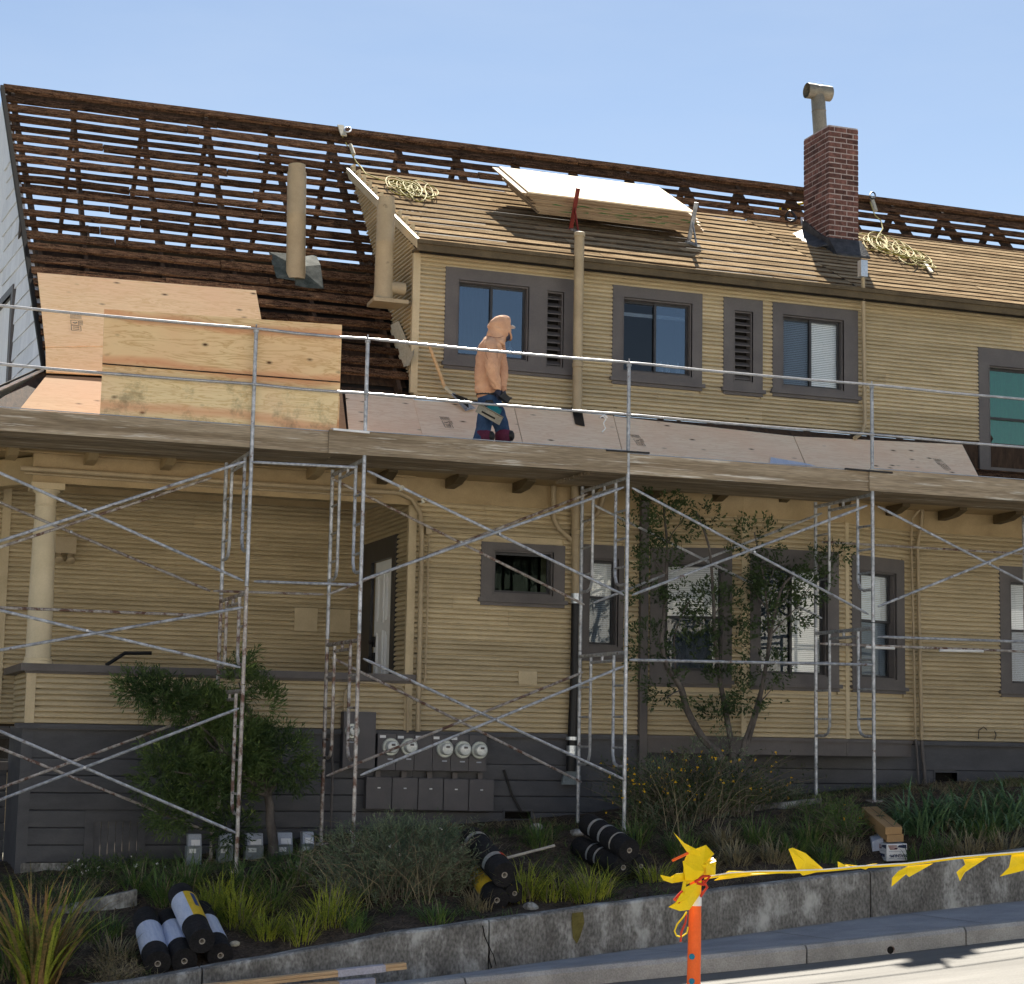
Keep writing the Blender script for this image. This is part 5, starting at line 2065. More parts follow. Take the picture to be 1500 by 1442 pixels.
# deck planks: five across plus a board on edge along the street side
deck = [(-1.2, FX[2] - 0.25, 'left'), (FX[1] + 0.78, FX[3] - 0.02, 'middle'), (FX[3] - 0.34, FX[4] + 0.30, 'right-hand'), (FX[4] - 0.08, 16.2, 'far right')]
acr = ['beside the street edge', 'second from the street edge', 'in the middle of the deck', 'second from the wall', 'nearest the wall']
zl = [0.0, 0.024, 0.0, 0.03]
for di, (a, b, nm) in enumerate(deck):
    for k in range(5):
        mb = MB()
        y0_ = YS0 + 0.03 + k * 0.258
        n = 8
        z = ZT + 0.004 + zl[di] * 1.6
        rw_ = random.Random(di * 7 + k)
        tl = rw_.uniform(-0.02, 0.02)
        mb.slab([(a + tl, y0_, z), (b + tl, y0_, z), (b + tl, y0_ + 0.25, z), (a + tl, y0_ + 0.25, z)], (0, 0, 0.038))
        o = mb.build('scaffold_plank', MT['plank'], None, bevel=0.004)
        tag(o, f'weathered scaffold plank of the {nm} deck, {acr[k]}', 'plank', 'planks of the scaffold deck')
    mb = MB()
    n = 10
    zt_ = ZT + zl[di] + 0.205
    pr = []
    for i in range(n + 1):
        x = lerp(a + 0.03, b, i / n)
        wv = 0.006 * noise.noise(V((x, di * 9, 0)))
        pr.append([(x, YS0 + 0.002 - 0.028 * (di % 2), ZT - 0.02 + wv), (x, YS0 + 0.026 - 0.028 * (di % 2), ZT - 0.02 + wv),
                   (x, YS0 + 0.026 - 0.028 * (di % 2), zt_ + wv), (x, YS0 + 0.002 - 0.028 * (di % 2), zt_ + wv)])
    for p_, q_ in zip(pr, pr[1:]):
        for k in range(4):
            mb.quad(p_[k], q_[k], q_[(k + 1) % 4], p_[(k + 1) % 4])
    mb.poly(pr[0])
    mb.poly(pr[-1][::-1])
    o = mb.build('toe_board', MT['plank'], None)
    mb = MB()
    ye = YS0 + 0.014 - 0.028 * (di % 2)
    mb.box((a + 0.05, ye - 0.015, zt_ + 0.007), (b - 0.02, ye + 0.015, zt_ + 0.013))
    mb.build('edge_strip', MT['bluelid'], o)
    tag(o, f'paint-spattered toe board on edge along the {nm} deck', 'toe board', 'toe boards of the scaffold deck')
# flat bars hooked over the deck edge
for (px0, py0, px1, py1, nm) in ((888, 660, 951, 664, 'beside the guard post below the second upper window'), (1238, 687, 1307, 693, 'beside the guard post right of the blinds window')):
    mb = MB()
    a, b = at(px0, py0, YS0 - 0.03), at(px1, py1, YS0 - 0.03)
    mb.bar(a, b, 0.03, 0.02)
    tag(mb.build('flat_bar', MT['blackpipe'], None), f'short dark bar on the plank edge {nm}', 'bar')
# thin white strip by the second post
mb = MB()
mb.bar(at(488, 629, YS0 - 0.035), at(541, 634, YS0 - 0.035), 0.03, 0.022)
tag(mb.build('white_strip', MT['white'], None), 'short white strip lying on the plank edge by the second guard post', 'strip')

# two plywood boards leaning on the inside of the rails
def board(name, tl, tr, br, bl, y_t, y_b, th, mat, label):
    A, B, C_, D_ = at(*tl, y_t), at(*tr, y_t), at(*br, y_b), at(*bl, y_b)
    nn = (B - A).cross(A - D_).normalized()
    if nn.y < 0:
        nn = -nn
    mb = MB()
    mb.slab([A, B, C_, D_], nn * th)
    o = mb.build(name, mat, None)
    tag(o, label, 'plywood', 'plywood boards leaning on the scaffold rail')
    return o


pb1 = board('plywood_board', (153, 453), (501, 476), (496, 640), (147, 620), YS0 + 0.055, YS0 + 0.15, 0.018, MT['ply_yellow'], 'clean knotty plywood board leaning upright behind the rails, its top edge above the upper rail')
mb = MB()
mb.bar(at(150, 533, YS0 + 0.083), at(498, 560, YS0 + 0.083), 0.004, 0.012)
mb.build('split', MT['dark'], pb1)
board('plywood_board', (150, 547), (497, 571), (492, 640), (146, 616), YS0 + 0.045, YS0 + 0.085, 0.018, MT['ply_moss'], 'mould-stained plywood board propped low in front of the clean knotty board')

# ------------------------------------------------------------------ plywood stack on the dormer roof
sx = V((1, 0, 0))
stack_o = ondorm(815, 322) + DN * 0.03
LX = 2.42
WY = 1.42
c_low_left = at(812, 321, 22.62)
up = DN
base = at(786, 313, 22.8)
nsh = 14
rs = random.Random(9)
tilt_dir = V((0, math.cos(R(29.5)), math.sin(R(29.5))))
tn = V((0, -tilt_dir.z, tilt_dir.y))
th = 0.0185
for k in range(nsh):
    jx = rs.uniform(-0.03, 0.03) + (-0.02 * k * 0.6)
    js = rs.uniform(-0.008, 0.012)
    if k in (11, 12):
        jx -= 0.10
    if k == nsh - 1:
        jx = -0.17
    if k < 2:
        jx += 0.02
    rot = rs.uniform(-0.006, 0.006)
    o0 = base + tn * (k * (th + 0.0015)) + sx * jx + tilt_dir * js
    X = (sx + tilt_dir * rot).normalized()
    Yd = (tilt_dir - sx * rot).normalized()
    mb = MB()
    mb.slab([o0, o0 + X * LX, o0 + X * LX + Yd * WY, o0 + Yd * WY], tn * th)
    o = mb.build('plywood_sheet', MT['ply_edge'] if k < nsh - 1 else MT['ply_top'], None)
    if k == nsh - 1:
        lab = 'topmost sunlit plywood sheet of the stack on the dormer roof'
    elif k == 0:
        lab = 'lowest plywood sheet of the stack resting in the roof brackets'
    else:
        lab = 'one of the middle plywood sheets in the stack on the dormer roof'
    tag(o, lab, 'plywood', 'plywood sheets stacked on the roof')
    if 2 < k < 9:
        for q in range(5):
            xa = rs.uniform(0.1, 2.2)
            mb = MB()
            f0 = o0 + X * xa - tilt_dir * 0.002
            mb.slab([f0, f0 + X * rs.uniform(0.05, 0.3), f0 + X * rs.uniform(0.05, 0.2) + tn * th * 0.9], -tilt_dir * 0.002)
            if q == 0:
                gm = MB()
            gm.v += mb.v and [v for v in mb.v]
            n0 = len(gm.v) - len(mb.v)
            gm.f += [tuple(n0 + i for i in f) for f in mb.f]
        if 'green' not in MT:
            MT['green'] = noisy('green_edge_paint', (0.05, 0.13, 0.04), (0.10, 0.20, 0.07), rough=0.8)
        gm.build('green_marking', MT['green'], o, kind='stuff')
# roof brackets
for (px, m1, m2, nm) in ((837, 'red', 'rusty', 'red'), (1009, 'steel', 'silver', 'grey')):
    lo = ondorm(px, 342 if px < 900 else 366)
    x = at(px, 300 if px < 900 else 330, 22.74).x
    f0 = V((x, 22.76, dz(22.76) + 0.03))
    t = thing('roof_bracket', f0, f'{nm} steel roof bracket holding the plywood stack', 'roof bracket', 'roof brackets under the plywood stack')
    mb = MB()
    mb.bar(f0 + V((0, -0.005, -0.06)), f0 + tn * 0.52 + V((0, -0.005, 0)), 0.055, 0.02, up=tilt_dir)
    mb.build('upright', MT[m1], t)
    mb = MB()
    mb.bar(f0 + V((0, 0.05, -0.02)), f0 + V((0.02, -0.30, -0.30 * DS - 0.0)), 0.05, 0.025, up=DN)
    mb.build('foot_strap', MT[m2], t)
    mb = MB()
    mb.bar(f0 + tn * 0.24 + V((0, -0.02, 0)), f0 + V((0.03, -0.2, -0.2 * DS + 0.0)), 0.03, 0.015, up=sx)
    mb.build('strut', MT[m1], t)

# ------------------------------------------------------------------ ropes and harness gear
def rope_pile(name, pcs, cx, cy, wpx, hpx, loops, label, seed, r=0.0085):
    rr = random.Random(seed)
    t = thing(name, ondorm(cx, cy), label, 'rope')
    lead = [P for P in pcs]
    if lead:
        mb = MB()
        mb.tube(lead, r * 1.15, 7)
        mb.build('lead_rope', MT['rope'], t, smooth=True)
    allp = []
    for k in range(loops):
        ox = cx + rr.uniform(-0.42, 0.42) * wpx
        oy = cy + (ox - cx) * hpx / wpx * 0.9 + rr.uniform(-0.28, 0.28) * 14
        a = rr.uniform(0.10, 0.26) * wpx
        b = rr.uniform(4, 12)
        ph = rr.uniform(0, 6)
        pts = []
        n = 18
        for i in range(n):
            q = ph + 2 * math.pi * i / (n - 1) * rr.choice((1, 1, 1.0))
            px, py = ox + a * math.cos(q), oy + b * math.sin(q) + a * math.cos(q) * 0.35
            P = ondorm(px, py) + DN * (0.015 + 0.02 * (0.5 + 0.5 * math.sin(q * 2 + k)) + 0.002 * k)
            pts.append(P)
        mb = MB()
        mb.tube(pts, r, 6)
        mb.build('coil', MT['rope'], t, smooth=True)
    return t


def P3(px, py, kind, off=0.03):
    return (onmain(px, py) + MN * off) if kind == 'm' else (ondorm(px, py) + DN * off)


lead = [P3(498, 196, 'm', 0.06), P3(502, 205, 'm'), P3(512, 224, 'm'), P3(521, 240, 'm'), P3(528, 250, 'd', 0.05), P3(535, 258, 'd'), P3(556, 266, 'd'), P3(585, 276, 'd'), P3(600, 282, 'd')]
rp1 = rope_pile('rope_coil', lead, 606, 282, 80, 20, 15, 'tangled yellow-green safety rope on the dormer roof above the beige flue', 4)
mb = MB()
for a, b in (((497, 191), (502, 206)),):
    mb.bar(P3(*a, 'm', 0.08), P3(*b, 'm', 0.08), 0.09, 0.02, up=MN)
mb.build('anchor_strap', MT['strap'], rp1)
mb = MB()
mb.tube([P3(507 + 5 * math.cos(q), 199 + 3.5 * math.sin(q), 'm', 0.10) for q in [i * math.pi / 6 for i in range(13)]], 0.012, 6)
mb.build('hook', MT['silver'], rp1, smooth=True)
mb = MB()
mb.tube([P3(512, 218, 'm', 0.06), P3(517, 232, 'm', 0.06)], 0.028, 8)
mb.build('rope_grab', MT['strap'], rp1, smooth=True)
lead = [P3(1273, 300, 'm', 0.05), P3(1280, 320, 'm', 0.05), P3(1288, 328, 'm', 0.06), P3(1292, 340, 'd', 0.05), P3(1284, 352, 'd', 0.05)]
rp2 = rope_pile('rope_coil', lead, 1312, 370, 100, 42, 20, 'tangled yellow rope spilling down the roof right of the chimney', 12)
mb = MB()
mb.bar(P3(1273, 296, 'm', 0.10), P3(1280, 316, 'm', 0.09), 0.05, 0.03, up=MN)
mb.build('anchor_strap', MT['strap'], rp2)
mb = MB()
mb.tube([P3(1274 + 4 * math.cos(q), 296 + 5 * math.sin(q), 'm', 0.12) for q in [i * math.pi / 6 for i in range(13)]], 0.012, 6)
mb.build('hook', MT['blackpipe'], rp2, smooth=True)
mb = MB()
mb.bar(P3(1353, 388, 'd', 0.04), P3(1364, 402, 'd', 0.03), 0.05, 0.02, up=DN)
mb.build('rope_end', MT['strap'], rp2)
# harness bundle left of the chimney
t = thing('safety_harness', ondorm(1160, 322), 'black and yellow safety harness bundled left of the chimney foot', 'harness')
hp_ = ondorm(1160, 322)
mb = MB()
for (ax, ay, rad, rr_) in ((1150, 315, 0.07, 0.022), (1163, 313, 0.06, 0.02), (1157, 324, 0.08, 0.02)):
    c = ondorm(ax, ay) + DN * 0.07
    mb.tube([c + V((rad * math.cos(q), 0.03 * math.sin(2 * q), rad * math.sin(q))) for q in [i * math.pi / 7 for i in range(15)]], rr_, 7)
mb.build('strap_loop', MT['blackpipe'], t, smooth=True)
mb = MB()
c = ondorm(1146, 314) + DN * 0.07
mb.tube([c + V((0.075 * math.cos(q), -0.03, 0.075 * math.sin(q))) for q in [i * math.pi / 7 for i in range(11)]], 0.02, 7)
c = ondorm(1165, 309) + DN * 0.1
mb.tube([c + V((-0.03, 0, 0)), c + V((0.12, 0.02, 0.04))], 0.024, 7)
mb.build('yellow_strap', MT['tapey'], t, smooth=True)
mb = MB()
c = ondorm(1175, 330) + DN * 0.05
mb.obox(c, (0.03, 0.0, 0.0), DN * 0.02, V((0, 0.02, 0.06)))
mb.build('buckle', MT['silver'], t)

# ------------------------------------------------------------------ meters and boxes
t = thing('meter_bank', fl.p(fl.rect(547, 706, 1075, 1130)[0], -0.5), 'wide grey bank of five round electricity meters on the basement wall', 'electricity meters')
q = fl.rect(547, 706, 1076, 1129)
n = 6
for k in range(n):
    mb = MB()
    a, b = lerp(q[0], q[1], k / n) + 0.002, lerp(q[0], q[1], (k + 1) / n) - 0.002
    fl.box(mb, a, b, q[2], q[3], 0.03, 0.17)
    mb.build('cabinet', MT['meterbox'], t, bevel=0.004)


def meter(fr, px, py, parent, o=0.17, r=0.102):
    u, z = fr.uz(px, py)
    c = fr.p(u, z, o)
    mb = MB()
    mb.lathe(c, fr.N, [(0, r), (0.018, r), (0.026, r * 0.92)], 28)
    m_ = mb.build('meter', MT['meterring'], parent, smooth=True)
    mb = MB()
    mb.lathe(c, fr.N, [(0.02, r * 0.70), (0.10, r * 0.68), (0.118, r * 0.6), (0.125, r * 0.4), (0.127, 0.002)], 24)
    mb.build('glass_dome', MT['meterglass'], m_, smooth=True)
    mb = MB()
    fr.box(mb, u - 0.022, u + 0.022, z + 0.012, z + 0.035, o + 0.118, o + 0.129)
    mb.build('display', MT['grey'], m_)
    mb = MB()
    fr.box(mb, u - 0.03, u + 0.03, z - r - 0.045, z - r - 0.03, o - 0.001, o + 0.003)
    mb.build('tag', MT['bluelid'], m_)


for px, py in ((566, 1094), (593, 1094), (645, 1097), (671, 1098), (695, 1099)):
    meter(fl, px, py, t)
for px, py in ((555, 1077), (581, 1078), (607, 1078), (633, 1079), (659, 1080)):
    u, z = fl.uz(px, py + 2)
    mb = MB()
    fl.box(mb, u - 0.035, u + 0.035, z - 0.015, z + 0.015, 0.169, 0.173)
    mb.build('paper_label', MT['white'], t)
t = thing('meter_cabinet', fl.p(fl.rect(496, 544, 1042, 1127)[0], -0.5), 'tall grey cabinet with a single round meter left of the meter bank', 'meter cabinet')
q = fl.rect(497, 544, 1043, 1126)
mb = MB()
fl.box(mb, q[0], q[1], q[2], q[3], 0.03, 0.18)
mb.build('cabinet', MT['meterbox'], t, bevel=0.005)
meter(fl, 510, 1071, t, 0.18, 0.085)
order = ['leftmost of the row, behind the scaffold leg', 'second from the left', 'in the middle of the row', 'second from the right', 'rightmost of the row, with a pale top edge']
for k, (a, b) in enumerate(((531, 568), (569, 606), (607, 643), (644, 680), (681, 717))):
    q = fl.rect(a, b, 1138 + k * 0.8, 1184 + k * 0.8)
    t = thing('breaker_box', fl.p(q[0], q[2]), f'square grey breaker box under the meters, {order[k]}', 'breaker box', 'breaker boxes under the meter bank')
    mb = MB()
    fl.box(mb, q[0] + 0.004, q[1] - 0.004, q[2], q[3], 0.03, 0.15)
    mb.build('case', MT['meterbox'], t, bevel=0.004)
    mb = MB()
    fl.box(mb, q[0] + 0.0, q[1] - 0.0, q[2] - 0.004, q[3] - 0.01, 0.151, 0.158)
    mb.build('cover', MT['meterbox'], t, bevel=0.003)
    um = (q[0] + q[1]) / 2
    zm = lerp(q[2], q[3], 0.66)
    mb = MB()
    fl.box(mb, um - 0.017, um + 0.017, zm - 0.007, zm + 0.007, 0.158, 0.161)
    mb.build('label_tag', MT['white'], t)
    mb = MB()
    fl.box(mb, um - 0.03, um + 0.03, q[3], q[3] + 0.07, 0.05, 0.10)
    mb.build('conduit_stub', MT['grey'], t)
# loose dark conduit and cable on the basement wall
mb = MB()
mb.tube([at(738, 1128, YF - 0.06), at(742, 1140, YF - 0.06), at(750, 1165, YF - 0.06), at(764, 1190, YF - 0.09)], 0.014, 6)
tag(mb.build('hose', MT['blackpipe'], None, smooth=True), 'dark hose hanging on the basement wall right of the breaker boxes', 'hose')
mb = MB()
mb.tube([at(1433, 1083, YF - 0.04), at(1434, 1070, YF - 0.05), at(1441, 1065, YF - 0.06), at(1446, 1070, YF - 0.05)], 0.006, 5)
mb.tube([at(1457, 1084, YF - 0.04), at(1459, 1077, YF - 0.05), at(1457, 1071, YF - 0.04)], 0.006, 5)
tag(mb.build('wire', MT['blackpipe'], None, smooth=True), 'thin dark wire loops at the foot of the tan siding on the right', 'wire')
# five small service pedestals on the soil
ordn = ['leftmost, at the foot of the scaffold legs', 'second from the left, half behind a rusty leg', 'in the middle, left of the shrub trunk', 'right of the shrub trunk, sunk in grass', 'rightmost, beside a rusty scaffold leg']
for k, (px, py, w) in enumerate(((286, 1222, 19), (332, 1222, 19), (374, 1221, 24), (418, 1220, 22), (452, 1219, 17))):
    y = 20.15
    c = at(px, py, y)
    wd = w / 2 / 137
    t = thing('service_pedestal', V((c.x, y, c.z - 0.40)), f'small grey utility pedestal, {ordn[k]}', 'utility box', 'utility pedestals in the planting bed')
    mb = MB()
    mb.box((c.x - wd - 0.01, y, c.z - 0.45), (c.x + wd + 0.01, y + 0.14, c.z - 0.13))
    mb.build('body', MT['bluebox'], t, bevel=0.006)
    mb = MB()
    mb.slab([(c.x - wd, y - 0.02, c.z - 0.128), (c.x + wd, y - 0.02, c.z - 0.128), (c.x + wd, y + 0.02, c.z), (c.x - wd, y + 0.02, c.z)], (0, 0.12, 0))
    mb.build('lid', MT['bluelid'], t, bevel=0.004)
    mb = MB()
    mb.slab([(c.x - wd * 0.6, y - 0.021, c.z - 0.118), (c.x + wd * 0.75, y - 0.021, c.z - 0.118), (c.x + wd * 0.75, y - 0.001, c.z - 0.06), (c.x - wd * 0.6, y - 0.001, c.z - 0.06)], (0, -0.006, 0))
    mb.build('label_plate', MT['white'], t)
    mb = MB()
    mb.box((c.x - wd * 0.8, y - 0.006, c.z - 0.20), (c.x + wd * 0.2, y - 0.001, c.z - 0.155))
    mb.build('sticker', MT['white'] if k % 2 else MT['meterglass'], t)
    mb = MB()
    mb.box((c.x + wd * 0.3, y + 0.14, c.z - 0.5), (c.x + wd * 0.3 + 0.05, y + 0.18, c.z - 0.3))
    mb.build('back_conduit', MT['grey'], t)

# ------------------------------------------------------------------ roofing rolls
def roll(front, rear, y0, y1, r, bands, label, group, square=False, flat=False):
    a, b = at(*front, y0), at(*rear, y1)
    d = (b - a)
    L = d.length
    ax = d.normalized()
    t = thing('roofing_roll', a, label, 'roofing roll', group)
    mb = MB()
    rr = random.Random(int(front[0]))
    prof = [(0.0, r * 0.20), (0.0, r * 0.97), (0.008, r)]
    n_ = 6
    for i in range(1, n_):
        prof.append((L * i / n_, r * (1 + rr.uniform(-0.015, 0.015))))
    prof += [(L - 0.008, r), (L, r * 0.97), (L, r * 0.2)]
    mb.lathe(a, ax, prof, 32, cap=False)
    mb.build('felt', MT['felt'], t, smooth=True)
    # spiral seam and core
    mb = MB()
    mb.lathe(a - ax * 0.004, ax, [(0.06, r * 0.17), (0, r * 0.17), (0, r * 0.235), (0.06, r * 0.235)], 18, cap=False)
    mb.build('core', MT['core'], t, smooth=True)
    mb = MB()
    mb.lathe(a + ax * 0.05, ax, [(0, r * 0.17), (0.001, r * 0.17)], 14)
    mb.build('core_hole', MT['dark'], t)
    for (s0, s1, m, a0, a1) in bands:
        mb = MB()
        e = ax.orthogonal().normalized()
        # e pointing up
        upv = (V((0, 0, 1)) - ax * ax.z).normalized()
        sd = ax.cross(upv)
        n = 22
        prev = None
        for i in range(n + 1):
            q = lerp(a0, a1, i / n)
            dv = upv * math.cos(q) + sd * math.sin(q)
            p = (a + ax * (s0 * L) + dv * (r * 1.03), a + ax * (s1 * L) + dv * (r * 1.03))
            if prev:
                mb.quad(prev[0], p[0], p[1], prev[1])
            prev = p
        mb.build('paper_band' if m.startswith('label') else 'tape_band', MT[m], t, smooth=True)
    return t


PI = math.pi
G1, G2, G3 = 'roofing rolls stacked by the low end of the wall', 'roofing rolls beside the grey-green bush', 'roofing rolls at the foot of the drainpipe'
r_ = 0.118
roll((231, 1412), (213, 1345), 16.85, 17.8, r_, [(0.22, 0.68, 'label_w', -PI, PI)], 'black roofing roll with blue-white wrap, leftmost of the lower left pile', G1)
roll((270, 1408), (247, 1348), 16.88, 17.83, r_, [(0.26, 0.72, 'label_w', -PI, PI)], 'black roofing roll with blue-white wrap, between the leftmost roll and the yellow-wrapped one', G1)
tr_ = roll((296, 1379), (264, 1310), 16.8, 17.75, r_, [(0.30, 0.80, 'label_w', -2.4, -0.25), (0.30, 0.80, 'label_y', -0.25, PI), (0.50, 0.77, 'label_b', 0.25, 0.62)], 'black roofing roll lying on top of the lower left pile, wrap yellow and white', G1)
roll((323, 1400), (292, 1336), 16.9, 17.85, r_, [(0.24, 0.66, 'label_w', -PI, PI)], 'black roofing roll with blue-white wrap, rightmost of the lower left pile', G1)
roll((728, 1319), (697, 1272), 17.3, 18.2, r_, [(0.22, 0.75, 'label_y', -1.9, 1.0)], 'black roofing roll with yellow wrap, left one under the upper roll', G2)
roll((754, 1309), (716, 1262), 17.3, 18.2, r_ * 0.85, [], 'plain black roofing roll, right one under the upper roll', G2)
roll((739, 1282), (690, 1228), 17.25, 18.15, r_ * 1.08, [(0.22, 0.29, 'silver', -1.8, 0.2), (0.22, 0.29, 'redtape', 0.2, 1.1), (0.78, 0.84, 'silver', -1.6, 1.6)], 'black roofing roll on top beside the grey-green bush', G2)
roll((913, 1271), (849, 1241), 17.8, 18.7, r_ * 0.98, [(0.42, 0.46, 'silver', -2, 2), (0.60, 0.64, 'silver', -2, 2)], 'black roofing roll, lower left of the pile below the drainpipe', G3)
roll((939, 1269), (880, 1240), 17.8, 18.7, r_ * 0.85, [], 'black roofing roll, lower right of the pile below the drainpipe', G3)
roll((922, 1246), (862, 1207), 17.75, 18.65, r_, [(0.22, 0.25, 'core', -2, 2), (0.48, 0.53, 'silver', -2, 2), (0.72, 0.77, 'silver', -2, 2)], 'black roofing roll with two pale bands, on top of the pile below the drainpipe', G3)
# plastic pipe lying in the grass
mb = MB()
mb.tube([at(742, 1257, 17.6), at(812, 1239, 17.9)], 0.014, 8)
tag(mb.build('plastic_pipe', MT['core'], None, smooth=True), 'short pale plastic pipe lying in the yellow grass', 'pipe')

# ------------------------------------------------------------------ cardboard boxes
def obox3(o, X, Y, Z):
    mb = MB()
    mb.slab([o, o + X, o + X + Z, o + Z], Y)
    return mb


yB = 17.5
A = at(1297, 1223, yB)
W_ = (at(1323, 1223, yB) - at(1297, 1223, yB)).length * 1.0
Hh = (at(1297, 1212, yB).z - A.z)
far = at(1262, 1182, yB + 1.0)
depth = far - at(1297, 1212, yB)
Xb = V((W_, 0.02, 0.006))
for (dx, dzz, lab) in ((0.0, 0.0, 'upper long brown cardboard carton lying on another one'), (0.018, -Hh * 1.02, 'lower long brown cardboard carton resting on the printed white box')):
    o_ = A + V((dx, 0, dzz))
    t = thing('cardboard_carton', o_, lab, 'cardboard box', 'long brown cartons in the planting bed')
    obox3(o_, Xb, depth, V((0, 0, Hh * 0.98))).build('carton', MT['card'], t, bevel=0.003)
    mb = MB()
    nz_ = V((0, 0, Hh * 0.98 + 0.002))
    mb.quad(o_ + nz_ + Xb * 0.48 + depth * 0.01, o_ + nz_ + Xb * 0.52 + depth * 0.01, o_ + nz_ + Xb * 0.52 + depth * 0.99, o_ + nz_ + Xb * 0.48 + depth * 0.99)
    if dx == 0:
        mb.quad(o_ + nz_ + Xb * 0.25 + depth * 0.5, o_ + nz_ + Xb * 0.75 + depth * 0.5, o_ + nz_ + Xb * 0.75 + depth * 0.56, o_ + nz_ + Xb * 0.25 + depth * 0.56)
    mb.build('tape_seam', MT['stamp'], t)
yW_ = yB - 0.06
A = at(1299, 1262, yW_)
B = at(1331, 1259, yW_)
T_ = at(1299, 1237, yW_)
Hw = V((0, 0, T_.z - A.z))
Xw = V((B.x - A.x, 0.03, 0.004))
Bk = at(1284.5, 1233, yW_ + 0.42) - T_
Bk = V((Bk.x, Bk.y, 0.0))
t = thing('printed_box', A, 'white printed cardboard box with red and blue wave, standing upside down under the brown cartons', 'cardboard box')
obox3(A, Xw, Bk, Hw).build('carton', MT['white'], t, bevel=0.003)
Xn, Hn = Xw.normalized(), Hw.normalized()
fn_ = Xn.cross(Hn)
if fn_.y > 0:
    fn_ = -fn_
sn_ = Bk.normalized().cross(Hn)
if sn_.x > 0:
    sn_ = -sn_
navy = noisy('navy_print', (0.02, 0.03, 0.09), (0.03, 0.045, 0.12), rough=0.5, bump=0)
for (o_, X_, nn, wfull) in ((A, Xw, fn_, Xw.length), (A + Bk, -Bk, sn_, Bk.length)):
    P = lambda u, v: o_ + X_ * u + Hw * v + nn * 0.003
    mb = MB()
    for k in range(4):
        z0_ = 0.93 - k * 0.07
        mb.quad(P(0.06 + k * 0.03, z0_), P(0.50, z0_ - 0.01), P(0.50, z0_ - 0.045), P(0.06 + k * 0.03, z0_ - 0.05))
    mb.build('red_stripes', MT['red'], t)
    mb = MB()
    mb.poly([P(0.50, 0.80), P(0.60, 0.92), P(0.96, 0.95), P(0.96, 0.72), P(0.75, 0.76)])
    mb.poly([P(0.3, 0.70), P(0.5, 0.78), P(0.55, 0.72), P(0.4, 0.68)])
    mb.build('blue_wave', navy, t)
    mb = MB()
    for k, (u0, u1, v) in enumerate(((0.1, 0.9, 0.55), (0.1, 0.35, 0.14), (0.5, 0.92, 0.13))):
        mb.quad(P(u0, v), P(u1, v), P(u1, v + 0.03), P(u0, v + 0.03))
    mb.build('small_print', MT['bluelid'], t)
    text_on('MAGNUM', Hw.length * 0.27, P(0.58, 0.32), -X_, -Hn, navy, t)
    text_on('LO', Hw.length * 0.10, P(0.16, 0.33), -X_, -Hn, navy, t)
t = thing('blue_box', at(1275, 1245, yB + 0.45), 'pale blue carton poking out behind the printed white box', 'cardboard box')
o_ = at(1278, 1252, yB + 0.25)
obox3(o_, at(1294, 1247, yB + 0.25) - o_, at(1271, 1240, yB + 0.75) - o_, V((0, 0, 0.14))).build('carton', MT['label_w'], t, bevel=0.003)

# ------------------------------------------------------------------ lumber on the low wall end
for k, (a, b, dz_, lab) in enumerate((((270, 1453), (594, 1417), 0.0, 'upper fresh timber stud with a white wrap band'), ((240, 1466), (549, 1440), 0.0, 'lower fresh timber stud with a white wrapped end'))):
    y = 15.9 + k * -0.06
    p, q = at(*a, y), at(*b, y)
    q0 = q
    t = thing('timber_stud', p, lab + ' at the lower edge of the picture', 'timber', 'timber studs in the street')
    d = (q - p)
    mb = MB()
    for j, z in enumerate((0, 0.028)):
        mb.bar(p + V((0, 0, z)), q + V((-0.004 * j, 0.0, z)), 0.09, 0.026)
    mb.build('stud', MT['lumber'], t, bevel=0.003)
    mb = MB()
    s0, s1 = (0.68, 0.90) if k == 0 else (0.82, 0.995)
    mb.bar(p.lerp(q, s0) + V((0, 0, 0.014)), p.lerp(q, s1) + V((0, 0, 0.014)), 0.094, 0.058)
    mb.build('wrap', MT['wrapw'], t)
# what carries the studs: a pair of saw-horses on the pavement
for k, px in enumerate((330, 520)):
    p = at(px, 1452, 15.85)
    zb = p.z - 0.02
    zg = lerp(kerb_top(p.x), walk_in(p.x), 0.55)
    t = thing('saw_horse', V((p.x, 15.85, zg)), 'low timber trestle carrying the studs, ' + ('left one' if k == 0 else 'right one'), 'trestle', 'trestles under the studs')
    mb = MB()
    mb.bar((p.x, 15.6, zb - 0.09), (p.x, 16.15, zb - 0.09), 0.05, 0.08)
    mb.build('beam', MT['lumber'], t)
    for yy in (15.65, 16.1):
        for s in (-1, 1):
            mb = MB()
            mb.bar((p.x, yy, zb - 0.10), (p.x + s * 0.12, yy, min(zg, zb - 0.2)), 0.03, 0.04, up=(0, 1, 0))
            mb.build('leg', MT['lumber'], t)

# ------------------------------------------------------------------ orange post and pennant line
yo = 13.0
pb = at(1015, 1500, yo)
pt = at(1019, 1303, yo)
px_ = at(1016, 1380, yo).x
zr = kerb_top(px_) - 0.13
t = thing('delineator_post', (px_, yo, zr), 'orange plastic traffic post with blue buttons tangled in yellow tape', 'traffic post')
mb = MB()
h_ = pt.z - zr
mb.lathe((px_, yo, zr), (0.008, 0, 1), [(0, 0.19), (0.03, 0.19), (0.06, 0.12), (0.09, 0.062)], 24, cap=True)
mb.build('rubber_foot', MT['blackpipe'], t, smooth=True)
mb = MB()
mb.lathe((px_, yo, zr + 0.05), (0.014, 0, 1), [(0, 0.053), (h_ * 0.5, 0.050), (h_ - 0.16, 0.046)], 28)
mb.build('post', MT['orange'], t, smooth=True)
mb = MB()
mb.lathe((px_ + 0.014 * (h_ - 0.12), yo, zr + 0.05 + h_ - 0.17), (0.014, 0, 1), [(0, 0.0478), (0.085, 0.0472)], 28, cap=False)
